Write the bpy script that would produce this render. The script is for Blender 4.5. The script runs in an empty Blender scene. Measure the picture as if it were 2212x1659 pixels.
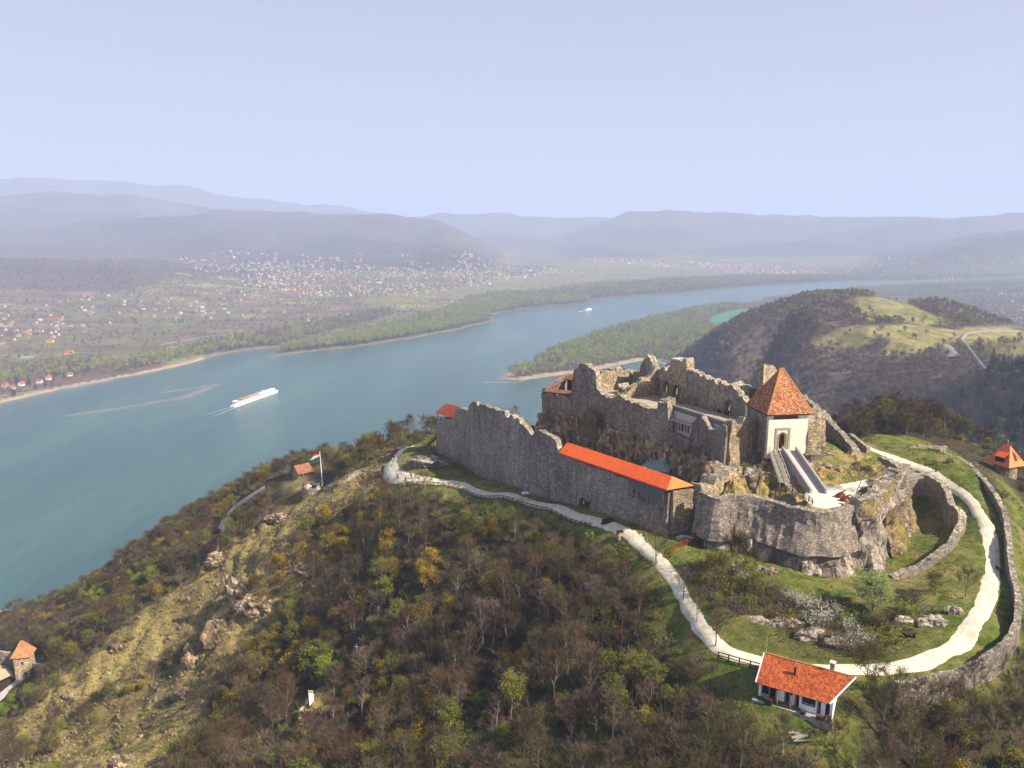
import bpy, bmesh, math, random
import numpy as np
from mathutils import Vector, Matrix
random.seed(7)
RNG = np.random.default_rng(11)
SC = bpy.context.scene
COL = SC.collection

# ------------------------------------------------------------------ camera, world, sun, exposure
CAM_Z = 280.0
PITCH = math.radians(11.27)
FOC = 1703.0                      # focal length for a picture 2212 wide
cam_data = bpy.data.cameras.new('camera')
cam_data.sensor_width = 36.0
cam_data.lens = FOC / 2212.0 * 36.0
cam_data.clip_start = 1.0
cam_data.clip_end = 60000.0
camera = bpy.data.objects.new('camera', cam_data)
camera.location = (0, 0, CAM_Z)
camera.rotation_euler = (math.radians(90) - PITCH, 0, 0)
COL.objects.link(camera)
SC.camera = camera

SUN_EL = math.radians(40.0)
SUN_H = Vector((0.885, -0.465, 0)).normalized()          # horizontal direction towards the sun
world = bpy.data.worlds.new('World')
SC.world = world
world.use_nodes = True
wn = world.node_tree.nodes; wl = world.node_tree.links
wn.clear()
wo = wn.new('ShaderNodeOutputWorld'); wb = wn.new('ShaderNodeBackground')
sky = wn.new('ShaderNodeTexSky'); sky.sky_type = 'NISHITA'; sky.sun_disc = False
sky.sun_elevation = SUN_EL
sky.sun_rotation = math.atan2(SUN_H.x, SUN_H.y)
sky.altitude = 300; sky.air_density = 1.2; sky.dust_density = 3.5; sky.ozone_density = 1.0
smix = wn.new('ShaderNodeMixRGB'); smix.blend_type = 'MIX'; 
tcw = wn.new('ShaderNodeTexCoord'); sxyz = wn.new('ShaderNodeSeparateXYZ'); wl.new(tcw.outputs['Generated'], sxyz.inputs[0])
v1 = wn.new('ShaderNodeMath'); v1.operation = 'SUBTRACT'; v1.use_clamp = True; v1.inputs[0].default_value = 1.0; wl.new(sxyz.outputs[2], v1.inputs[1])
v2 = wn.new('ShaderNodeMath'); v2.operation = 'POWER'; v2.inputs[1].default_value = 1.1; wl.new(v1.outputs[0], v2.inputs[0])
v3 = wn.new('ShaderNodeMath'); v3.operation = 'MULTIPLY'; v3.inputs[1].default_value = 0.92; wl.new(v2.outputs[0], v3.inputs[0]); wl.new(v3.outputs[0], smix.inputs[0])
smix.inputs[2].default_value = (6.15, 6.25, 8.1, 1)      # thin even veil of high haze over the whole sky
wl.new(sky.outputs[0], smix.inputs[1]); wl.new(smix.outputs[0], wb.inputs[0])
wb.inputs[1].default_value = 0.0535
wl.new(wb.outputs[0], wo.inputs[0])

sun_data = bpy.data.lights.new('sun', 'SUN')
sun_data.energy = 5.0; sun_data.angle = math.radians(0.6); sun_data.color = (1.0, 0.90, 0.73)
sun = bpy.data.objects.new('sun', sun_data)
sv = Vector((SUN_H.x * math.cos(SUN_EL), SUN_H.y * math.cos(SUN_EL), math.sin(SUN_EL)))
sun.rotation_euler = sv.to_track_quat('Z', 'Y').to_euler()
sun.location = (200, -60, 500)
COL.objects.link(sun)

SC.view_settings.view_transform = 'Standard'
SC.view_settings.look = 'None'
SC.view_settings.exposure = 0.97
SC.view_settings.gamma = 1.0
SC.view_settings.use_curve_mapping = False
SC.render.engine = 'CYCLES'
SC.cycles.max_bounces = 5
SC.cycles.diffuse_bounces = 2
SC.cycles.glossy_bounces = 2
SC.cycles.transmission_bounces = 2
SC.cycles.volume_bounces = 2
SC.cycles.use_denoising = True

# ------------------------------------------------------------------ projection helpers (photo points -> places on the ground)
CP, SP = math.cos(PITCH), math.sin(PITCH)
def ray(u, v):
    a = (u - 1106.0) / FOC; b = (829.5 - v) / FOC
    return Vector((a, CP + b * SP, -SP + b * CP))
def P(u, v, z):
    d = ray(u, v); t = (z - CAM_Z) / d.z
    return Vector((d.x * t, d.y * t, z))
def PY(u, v, y):
    d = ray(u, v); t = y / d.y
    return Vector((d.x * t, y, CAM_Z + d.z * t))
def onplane(A, B, u, v):
    """where the view ray meets the upright plane through A and B: (metres along A->B, height)"""
    d = ray(u, v); ab = Vector((B.x - A.x, B.y - A.y)); L = ab.length; ab /= L
    n = Vector((-ab.y, ab.x)); t = (n.x * A.x + n.y * A.y) / (n.x * d.x + n.y * d.y)
    return ((d.x * t - A.x) * ab.x + (d.y * t - A.y) * ab.y, CAM_Z + d.z * t)
def project(x, y, z):
    dx, dy, dz = x, y, z - CAM_Z
    depth = dy * CP - dz * SP
    depth = np.where(depth < 1, 1, depth)
    up = dy * SP + dz * CP
    return 1106 + FOC * dx / depth, 829.5 - FOC * up / depth

# ------------------------------------------------------------------ noise
def _hash(ix, iy, iz, s):
    h = (ix.astype(np.int64) * 374761393 + iy.astype(np.int64) * 668265263 + iz.astype(np.int64) * 2147483647 + s * 974711) & 0xffffffff
    h = ((h ^ (h >> 13)) * 1274126177) & 0xffffffff
    h = ((h ^ (h >> 16)) * 2246822519) & 0xffffffff
    return ((h ^ (h >> 15)) & 0xffffff) / float(0xffffff) * 2 - 1
def vnoise(x, y, z, s=0):
    x, y, z = np.broadcast_arrays(np.asarray(x, float), np.asarray(y, float), np.asarray(z, float))
    ix, iy, iz = np.floor(x), np.floor(y), np.floor(z)
    fx, fy, fz = x - ix, y - iy, z - iz
    fx = fx * fx * (3 - 2 * fx); fy = fy * fy * (3 - 2 * fy); fz = fz * fz * (3 - 2 * fz)
    r = 0
    for a in (0, 1):
        for b in (0, 1):
            for c in (0, 1):
                r = r + _hash(ix + a, iy + b, iz + c, s) * (fx if a else 1 - fx) * (fy if b else 1 - fy) * (fz if c else 1 - fz)
    return r
def fbm(x, y, z=0.0, s=0, octs=4):
    r = 0; a = 1.0; f = 1.0
    for o in range(octs):
        r = r + a * vnoise(np.asarray(x) * f, np.asarray(y) * f, np.asarray(z) * f, s + o * 17); a *= 0.5; f *= 2.03
    return r
def inpoly(x, y, poly):
    x = np.asarray(x, float); y = np.asarray(y, float)
    inside = np.zeros(x.shape, bool); n = len(poly)
    for i in range(n):
        x1, y1 = poly[i][0], poly[i][1]; x2, y2 = poly[(i + 1) % n][0], poly[(i + 1) % n][1]
        if y1 == y2: continue
        c = ((y1 > y) != (y2 > y)) & (x < (x2 - x1) * (y - y1) / (y2 - y1) + x1)
        inside ^= c
    return inside
def seg_dist(x, y, pts, closed=False):
    x = np.asarray(x, float); y = np.asarray(y, float)
    best = np.full(x.shape, 1e9)
    n = len(pts)
    for i in range(n if closed else n - 1):
        ax, ay = pts[i][0], pts[i][1]; bx, by = pts[(i + 1) % n][0], pts[(i + 1) % n][1]
        dx, dy = bx - ax, by - ay
        t = np.clip(((x - ax) * dx + (y - ay) * dy) / (dx * dx + dy * dy + 1e-9), 0, 1)
        best = np.minimum(best, np.hypot(x - ax - t * dx, y - ay - t * dy))
    return best
def sstep(a, b, x):
    t = np.clip((x - a) / (b - a), 0, 1); return t * t * (3 - 2 * t)

# ------------------------------------------------------------------ shape of the land
PATH_PIX = [(895, 964, 213.2), (868, 972, 213), (852, 990, 213), (850, 1008, 213), (872, 1027, 213), (930, 1037, 213.5), (1000, 1046, 214.5), (1100, 1068, 216.3),
            (1200, 1093, 218), (1300, 1125, 219.6), (1370, 1155, 220.4), (1420, 1200, 220.2), (1462, 1255, 219.6), (1500, 1315, 218.8), (1540, 1375, 218),
            (1600, 1418, 217.4), (1700, 1440, 217), (1850, 1446, 216.8), (1945, 1440, 217), (2030, 1415, 217.4), (2090, 1372, 218.2), (2125, 1310, 219),
            (2143, 1240, 220), (2140, 1170, 221), (2118, 1110, 222), (2078, 1060, 223.2), (2020, 1022, 224.2), (1960, 998, 225), (1900, 977, 225.8), (1862, 962, 226.3)]
NEAR = PATH_PIX + [
    (950, 975, 215), (1023, 1028, 214.6), (1091, 1040, 216), (1156, 1063, 217), (1216, 1080, 218.2), (1286, 1102, 219.8), (1403, 1140, 221), (1447, 1148, 221.3),
    (1510, 1140, 221), (1640, 1225, 219.5), (1820, 1255, 218.2), (1890, 1232, 217.6), (1955, 1140, 217), (1980, 1100, 217), (2030, 1150, 217.2), (1940, 1215, 217.4),
    (1700, 1290, 219), (1850, 1300, 218.4), (1660, 1350, 217.8), (1980, 1300, 218.6), (2050, 1290, 219.2), (2080, 1200, 220.2), (1560, 1250, 219.6), (1480, 1180, 220.6),
    (2105, 1080, 223.0), (2150, 1100, 222.5), (2180, 1290, 219.5), (2100, 1430, 217.0), (1960, 1460, 216.6),
    (1640, 1505, 216.3), (1740, 1530, 216.2), (1845, 1545, 216.0), (1780, 1460, 216.8),
    (1100, 1200, 209), (1100, 1300, 206), (1100, 1400, 203), (1300, 1300, 212.5), (1300, 1450, 209), (1300, 1600, 205.5), (1450, 1380, 214), (1500, 1500, 213), (1550, 1620, 210.5),
    (1200, 1180, 213), (1350, 1220, 216.5), (900, 1120, 207.5), (1000, 1110, 210), (1000, 1659, 198), (1500, 1659, 209), (2212, 1659, 206), (2000, 1600, 211), (2212, 1500, 211), (1850, 1620, 212.5),
    (2205, 1150, 216), (2250, 1050, 212), (2300, 1300, 209), (2140, 1010, 214), (2170, 1030, 213),
    (400, 1659, 177), (0, 1659, 150), (900, 1200, 203), (900, 1500, 192), (800, 1400, 189), (650, 1659, 186),
    (840, 1010, 209), (800, 1040, 207), (760, 1040, 204.5), (800, 1100, 203), (700, 1080, 199.5), (650, 1150, 192.5), (600, 1115, 190.5), (500, 1175, 183), (430, 1245, 174.5), (330, 1300, 166.5),
    (200, 1400, 156), (100, 1475, 148), (0, 1560, 140), (700, 1300, 184), (600, 1250, 184), (520, 1310, 175), (440, 1400, 163), (300, 1500, 151.5), (150, 1600, 142),
    (600, 1450, 173), (670, 1520, 181), (500, 1600, 167), (690, 1052, 200), (640, 1050, 197.5), (655, 1028, 196), (720, 1020, 199), (720, 1010, 198),
    (570, 1060, 184), (530, 1092, 179.5), (495, 1130, 173.5), (560, 1100, 180), (50, 1468, 133.5), (0, 1500, 131), (110, 1440, 138), (-60, 1560, 124),
    (0, 1360, 95), (-120, 1420, 84), (100, 1330, 104), (200, 1270, 119), (300, 1200, 134), (400, 1130, 149), (500, 1080, 164), (600, 1030, 179), (750, 995, 195), (850, 962, 206), (920, 945, 210),
    (1990, 965, 224), (1920, 955, 225.5), (1880, 940, 225), (2060, 985, 221), (2110, 960, 208), (1960, 940, 214), (1860, 915, 218), (2170, 1000, 207),
    (1175, 962, 216.5), (1300, 1010, 217), (1450, 1070, 219.5), (1250, 985, 216.5), (1110, 930, 213.5), (1150, 960, 215)] + [(p[0], p[1], p[2] - 0.7) for p in [(2045, 978, 225.3), (2140, 1052, 224.0), (2178, 1150, 222.4), (2200, 1290, 220.4), (2172, 1385, 218.9), (2085, 1440, 218.1), (1975, 1470, 217.6)]] + [(2085, 965, 218), (2185, 1045, 218.5), (2215, 1150, 218.5), (2238, 1290, 216.5), (2225, 1390, 215.5), (2150, 1445, 215.6), (2040, 1485, 215.4), (1950, 1500, 215.4)]
HILL = [(1760, 638, 176), (1640, 676, 150), (1560, 722, 114), (1500, 756, 82), (1465, 778, 58), (1435, 798, 32), (1700, 700, 160), (1800, 750, 146), (1600, 780, 98), (1500, 805, 62), (1700, 800, 122),
        (1900, 850, 118), (1800, 870, 100), (1640, 850, 85), (2000, 900, 112), (2100, 950, 130), (1950, 920, 100), (1850, 645, 178), (1950, 670, 172), (2050, 702, 160), (1900, 700, 160), (1900, 640, 178),
        (2000, 760, 150), (2100, 780, 150), (2080, 730, 152), (2212, 720, 142), (2150, 712, 148), (2212, 800, 152), (2300, 850, 156), (2212, 900, 150), (2150, 850, 142), (2050, 660, 160), (2350, 740, 135), (2300, 960, 165)]
XYZ = [(0, 60, 184), (0, 20, 172), (-100, 60, 152), (-100, 110, 168), (100, 55, 200), (160, 60, 196), (220, 110, 198), (-200, 60, 118), (-220, 130, 122), (-330, 150, 80), (-330, 60, 60),
       (80, 20, 190), (200, 20, 180), (250, 170, 200), (260, 60, 170), (240, 240, 190), (330, 200, 165), (330, 100, 150),
       (30, 190, 222), (45, 195, 224), (60, 180, 228), (75, 170, 230), (40, 210, 224), (20, 225, 220), (60, 205, 226), (80, 190, 228), (60, 152, 223), (75, 150, 221), (80, 160, 223),
       (30, 245, 205), (60, 235, 208), (90, 215, 214), (0, 260, 195), (60, 280, 180), (110, 270, 170), (0, 330, 150), (60, 380, 120), (130, 330, 140), (180, 300, 140), (150, 400, 110),
       (-450, 470, 4), (-340, 540, 4), (-240, 600, 4), (-120, 660, 4), (0, 720, 4), (120, 800, 4), (240, 900, 4), (330, 1050, 4),
       (-550, 550, -14), (-400, 680, -14), (-200, 760, -14), (-50, 850, -14), (100, 960, -14), (220, 1100, -14), (250, 1300, -14), (300, 1500, -14), (500, 1750, -14), (800, 1800, -14), (1100, 1750, -14),
       (-600, 400, -14), (-500, 250, 0), (0, 550, 50), (120, 600, 52), (250, 700, 50), (400, 600, 75), (250, 500, 85), (-150, 500, 55), (500, 450, 120), (700, 500, 150), (900, 700, 150), (1000, 1000, 130), (1200, 900, 120),
       (1100, 1350, 60), (1300, 1200, 50), (1500, 1500, -14), (1700, 1000, -8), (900, 1500, 20), (500, 1500, 15), (700, 200, 170), (500, 100, 150), (450, 250, 150)]
def _ctrl():
    beyond = []
    for u, y, z in [(1470, 1380, 38), (1500, 1370, 55), (1540, 1350, 76), (1560, 1350, 86), (1600, 1340, 104), (1640, 1330, 124), (1700, 1330, 140), (1560, 1480, 22), (1640, 1480, 60), (1720, 1450, 90), (2050, 1180, 144), (2050, 1080, 155), (2150, 1150, 128), (2150, 1050, 142), (1950, 1210, 163), (1850, 1300, 145)]:
        d = ray(u, 700); beyond.append((y * d.x / d.y, y, z))
    r = [tuple(P(*p)) for p in NEAR] + [tuple(P(*p)) for p in HILL] + XYZ + beyond
    return np.array(r, float)
CT = _ctrl()
SCL = 100.0
def _phi(r2): return np.where(r2 > 0, 0.5 * r2 * np.log(r2 + 1e-12), 0)
def _tps_fit(c, lam=2e-4):
    n = len(c); X = c[:, :2] / SCL
    K = _phi(((X[:, None] - X[None]) ** 2).sum(-1)) + lam * np.eye(n)
    Q = np.hstack([np.ones((n, 1)), X]); A = np.zeros((n + 3, n + 3)); A[:n, :n] = K; A[:n, n:] = Q; A[n:, :n] = Q.T
    return np.linalg.solve(A, np.concatenate([c[:, 2], np.zeros(3)])), X
TW, TX = _tps_fit(CT)
def tps(x, y):
    sh = np.shape(x); x = np.ravel(x) / SCL; y = np.ravel(y) / SCL; out = np.empty(x.shape)
    for i in range(0, len(x), 40000):
        a, b = x[i:i + 40000], y[i:i + 40000]
        r2 = (a[:, None] - TX[None, :, 0]) ** 2 + (b[:, None] - TX[None, :, 1]) ** 2
        out[i:i + 40000] = _phi(r2) @ TW[:-3] + TW[-3] + TW[-2] * a + TW[-1] * b
    return out.reshape(sh)

def W0(u, v): p = P(u, v, 0); return (p.x, p.y)
NEARBANK = [W0(*p) for p in [(1085, 818), (1092, 806), (1130, 792), (1165, 772), (1200, 757), (1290, 722), (1400, 692), (1500, 670), (1600, 654), (1700, 643), (1850, 624), (2000, 616), (2212, 609), (2400, 604)]] + \
           [(7000, 4200), (7000, 600), (900, 700), W0(1480, 800), W0(1400, 776), W0(1300, 797), W0(1240, 807), W0(1170, 815), W0(1125, 822)]
FARBANK = [(-4000, -600)] + [W0(*p) for p in [(-300, 925), (0, 872), (150, 838), (300, 810), (410, 785), (470, 766), (560, 753), (606, 751), (600, 768), (700, 757), (800, 745), (900, 728), (1000, 710), (1066, 693), (1060, 681),
           (1100, 672), (1180, 662), (1270, 655), (1287, 649), (1340, 642), (1450, 634), (1600, 620), (1800, 609), (1950, 607), (2100, 604), (2212, 599), (2400, 592), (2800, 585)]] + [(20000, 15000), (20000, 26000), (-22000, 26000), (-22000, 0)]
# far ridges: (photo column, photo height of the crest, distance)
RIDGES = [
    ([(-300, 402), (0, 410), (200, 405), (420, 416), (600, 437), (750, 451), (950, 475), (1300, 500), (2500, 520)], 11800, 1800, 2500),
    ([(-300, 452), (0, 440), (150, 428), (330, 433), (450, 446), (560, 462), (800, 500), (2500, 560)], 8300, 1200, 1500),
    ([(-300, 500), (0, 482), (120, 488), (300, 476), (520, 463), (850, 463), (950, 478), (1040, 512), (1120, 560), (2500, 620)], 6700, 1900, 1500),
    ([(-300, 560), (0, 545), (200, 553), (370, 558), (520, 575), (700, 590), (2500, 640)], 4000, 900, 900),
    ([(-300, 520), (600, 520), (850, 480), (950, 462), (1100, 466), (1210, 472), (1300, 474), (1500, 500), (2500, 540)], 10300, 1500, 2000),
    ([(-300, 620), (1100, 540), (1260, 490), (1350, 459), (1450, 463), (1600, 467), (1720, 472), (1850, 475), (2050, 470), (2250, 472), (2500, 470)], 9000, 1700, 2000),
    ([(-300, 640), (1700, 600), (1900, 535), (2050, 510), (2212, 492), (2500, 480)], 6400, 1300, 1500),
    ([(-300, 640), (1250, 600), (1500, 548), (1750, 548), (1950, 560), (2500, 560)], 7300, 700, 1500)]
def land(x, y, near_only=False):
    """height of the ground; the river bed lies below 0"""
    x = np.asarray(x, float); y = np.asarray(y, float)
    z = tps(x, y)
    far = np.hypot(x, y) > 3000
    z = np.where(far, -14, z)
    z = z + sstep(350, 700, np.hypot(x, y)) * fbm(x / 90, y / 90, s=3) * 3.5 * sstep(5, 40, z)
    d = seg_dist(x, y, NEARBANK, True) * np.where(inpoly(x, y, NEARBANK), 1, -1)
    z = np.maximum(z, np.clip(d * 0.10, -4, 3.0) - 0.0)
    if near_only: return z
    d = seg_dist(x, y, FARBANK, True) * np.where(inpoly(x, y, FARBANK), 1, -1) + fbm(x / 60, y / 60, s=9, octs=3) * 5
    f = np.clip(d * 0.18, -4, 3.5) + np.clip((d - 150) / 2600, 0, 1) ** 1.3 * 46
    r = np.hypot(x, y); uu = 1106 + FOC * x / np.maximum(y, 1)  # bearing expressed as a photo column
    uu = np.where(y > 50, 1106 + FOC * (x / np.maximum(y, 50)) / 1.02, np.where(x > 0, 3000, -800))
    for pts, dist, wf, wbk in RIDGES:
        us = [p[0] for p in pts]; cz = [CAM_Z + dist * (490 - p[1]) / FOC for p in pts]
        c = np.interp(uu, us, cz); c = c + fbm(uu / 60, uu * 0, s=int(dist)) * dist * 0.0012
        rr = r + fbm(x / 1500, y / 1500, s=int(dist) + 5, octs=3) * wf * 0.35
        g = np.where(rr < dist, np.exp(-((rr - dist) / wf) ** 2), np.exp(-((rr - dist) / wbk) ** 2))
        f = np.where(d > 100, np.maximum(f, c * g * sstep(100, 500, d) + (1 - g) * np.minimum(f, 50) * 0.3), f)
    f = f + sstep(200, 900, d) * sstep(2500, 5000, r) * fbm(x / 420, y / 420, s=41, octs=4) * np.clip(f * 0.09, 0, 26)
    return np.maximum(z, f)

# ------------------------------------------------------------------ mesh helpers
class MB:
    """collects vertices and faces; build() links them as one mesh object"""
    def __init__(self): self.v = []; self.f = []; self.mi = []
    def add(self, vs, fs, mi=0):
        o = len(self.v); self.v += [tuple(p) for p in vs]; self.f += [tuple(i + o for i in f) for f in fs]; self.mi += [mi] * len(fs)
    def box(self, c, s, rz=0.0, mi=0, taper=1.0, M=None):
        hx, hy, hz = s[0] / 2, s[1] / 2, s[2] / 2
        vs = [(x * (taper if z > 0 else 1), y * (taper if z > 0 else 1), z) for z in (-hz, hz) for (x, y) in ((-hx, -hy), (hx, -hy), (hx, hy), (-hx, hy))]
        cr, sr = math.cos(rz), math.sin(rz)
        if M is None: vs = [(c[0] + x * cr - y * sr, c[1] + x * sr + y * cr, c[2] + z) for x, y, z in vs]
        else: vs = [tuple(M @ Vector(p)) for p in vs]
        self.add(vs, [(0, 3, 2, 1), (4, 5, 6, 7), (0, 1, 5, 4), (1, 2, 6, 5), (2, 3, 7, 6), (3, 0, 4, 7)], mi)
    def bar(self, a, b, w, h=None, mi=0, w2=None):
        a = Vector(a); b = Vector(b); h = h or w; d = b - a
        if d.length < 1e-6: return
        q = d.to_track_quat('Z', 'Y').to_matrix(); X = q @ Vector((1, 0, 0)); Y = q @ Vector((0, 1, 0)); k = 1.0 if w2 is None else w2 / w
        vs = [p + X * (sx * w / 2 * s) + Y * (sy * h / 2 * s) for p, s in ((a, 1), (b, k)) for sx, sy in ((-1, -1), (1, -1), (1, 1), (-1, 1))]
        self.add(vs, [(0, 3, 2, 1), (4, 5, 6, 7), (0, 1, 5, 4), (1, 2, 6, 5), (2, 3, 7, 6), (3, 0, 4, 7)], mi)
    def tube(self, pts, rs, n=6, mi=0, cap=True):
        rings = []
        o = len(self.v)
        for i, p in enumerate(pts):
            p = Vector(p); d = (Vector(pts[min(i + 1, len(pts) - 1)]) - Vector(pts[max(i - 1, 0)])).normalized()
            q = d.to_track_quat('Z', 'Y').to_matrix(); r = rs[i] if hasattr(rs, '__len__') else rs
            for k in range(n):
                a = 2 * math.pi * k / n; self.v.append(tuple(p + q @ Vector((math.cos(a) * r, math.sin(a) * r, 0))))
        for i in range(len(pts) - 1):
            for k in range(n):
                self.f.append((o + i * n + k, o + i * n + (k + 1) % n, o + (i + 1) * n + (k + 1) % n, o + (i + 1) * n + k)); self.mi.append(mi)
        if cap:
            self.f.append(tuple(o + k for k in reversed(range(n)))); self.mi.append(mi)
            self.f.append(tuple(o + (len(pts) - 1) * n + k for k in range(n))); self.mi.append(mi)
    def prism(self, poly, z0, z1, mi=0):
        n = len(poly); vs = [(p[0], p[1], z0) for p in poly] + [(p[0], p[1], z1) for p in poly]
        self.add(vs, [tuple(range(n))[::-1], tuple(range(n, 2 * n))] + [(i, (i + 1) % n, n + (i + 1) % n, n + i) for i in range(n)], mi)
    def mesh(self, name, mats, smooth=False):
        me = bpy.data.meshes.new(name); me.from_pydata(self.v, [], self.f)
        for m in (mats if isinstance(mats, (list, tuple)) else [mats]): me.materials.append(m)
        if len(me.polygons) == len(self.mi): me.polygons.foreach_set('material_index', self.mi)
        if smooth: me.polygons.foreach_set('use_smooth', [True] * len(me.polygons))
        me.update(); return me
    def build(self, name, mats, parent=None, smooth=False, loc=None):
        return link(name, self.mesh(name, mats, smooth), parent, loc)
def link(name, me, parent=None, loc=None):
    o = bpy.data.objects.new(name, me); COL.objects.link(o)
    if parent is not None: o.parent = parent
    if loc is not None: o.location = loc
    return o
def np_mesh(name, V, F, mats, mi=None, smooth=False):
    me = bpy.data.meshes.new(name); V = np.asarray(V, np.float32); F = np.asarray(F, np.int32)
    me.vertices.add(len(V)); me.vertices.foreach_set('co', V.ravel())
    k = F.shape[1]; me.loops.add(F.size); me.loops.foreach_set('vertex_index', F.ravel())
    me.polygons.add(len(F)); me.polygons.foreach_set('loop_start', np.arange(len(F)) * k)
    for m in (mats if isinstance(mats, (list, tuple)) else [mats]): me.materials.append(m)
    if mi is not None: me.polygons.foreach_set('material_index', np.asarray(mi, np.int32))
    me.update(calc_edges=True)
    me.polygons.foreach_set('use_smooth', np.full(len(F), bool(smooth)))
    me.validate(); return me
def tag(o, label=None, cat=None, group=None, kind=None):
    if label: o['label'] = label
    if cat: o['category'] = cat
    if group: o['group'] = group
    if kind: o['kind'] = kind
    return o
def thing(name, label, cat, loc=(0, 0, 0), rz=0.0, group=None):
    o = bpy.data.objects.new(name, None); COL.objects.link(o); o.location = loc; o.rotation_euler = (0, 0, rz)
    o.empty_display_size = 0.3
    return tag(o, label, cat, group)

# ------------------------------------------------------------------ materials
def mat(name):
    m = bpy.data.materials.new(name); m.use_nodes = True; nt = m.node_tree
    return m, nt, nt.nodes['Principled BSDF']
def N(nt, t, **kw):
    n = nt.nodes.new(t)
    for k, v in kw.items():
        if k.startswith('i_'):
            key = k[2:]; key = int(key) if key.isdigit() else key.replace('_', ' ')
            n.inputs[key].default_value = v
        else: setattr(n, k, v)
    return n
def ramp(nt, stops, src, interp='LINEAR'):
    r = nt.nodes.new('ShaderNodeValToRGB'); e = r.color_ramp.elements; r.color_ramp.interpolation = interp
    while len(e) < len(stops): e.new(0.5)
    for i, (p, c) in enumerate(stops): e[i].position = p; e[i].color = (c[0], c[1], c[2], 1)
    nt.links.new(src, r.inputs[0]); return r
def mixc(nt, f, a, b, blend='MIX'):
    m = nt.nodes.new('ShaderNodeMixRGB'); m.blend_type = blend
    for i, s in enumerate((f, a, b)):
        if isinstance(s, bpy.types.NodeSocket): nt.links.new(s, m.inputs[i])
        else: m.inputs[i].default_value = s if i == 0 else (s[0], s[1], s[2], 1)
    return m.outputs[0]
def coords(nt, scale=(1, 1, 1), obj=False):
    if obj: s = nt.nodes.new('ShaderNodeTexCoord').outputs['Object']
    else: s = nt.nodes.new('ShaderNodeNewGeometry').outputs['Position']
    if scale == (1, 1, 1): return s
    mp = nt.nodes.new('ShaderNodeMapping'); mp.inputs['Scale'].default_value = scale; nt.links.new(s, mp.inputs[0]); return mp.outputs[0]
def noise(nt, co, scale, detail=4, rough=0.55):
    n = N(nt, 'ShaderNodeTexNoise'); n.inputs['Scale'].default_value = scale; n.inputs['Detail'].default_value = detail; n.inputs['Roughness'].default_value = rough
    nt.links.new(co, n.inputs['Vector']); return n.outputs['Fac']
def bump(nt, h, b, strength, dist):
    n = N(nt, 'ShaderNodeBump'); n.inputs['Strength'].default_value = strength; n.inputs['Distance'].default_value = dist
    nt.links.new(h, n.inputs['Height']); nt.links.new(n.outputs[0], b.inputs['Normal'])

def simple(name, col, rough=0.8, var=0.15, scale=3.0, metal=0.0, bmp=0.0, spec=0.3):
    m, nt, b = mat(name); b.inputs['Roughness'].default_value = rough; b.inputs['Metallic'].default_value = metal
    b.inputs['Specular IOR Level'].default_value = spec
    f = noise(nt, coords(nt), scale, 5, 0.6)
    r = ramp(nt, [(0.25, tuple(c * (1 - var * 1.6) for c in col)), (0.75, tuple(min(1, c * (1 + var)) for c in col))], f)
    nt.links.new(r.outputs[0], b.inputs['Base Color'])
    if bmp: bump(nt, f, b, 0.6, bmp)
    return m

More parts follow.
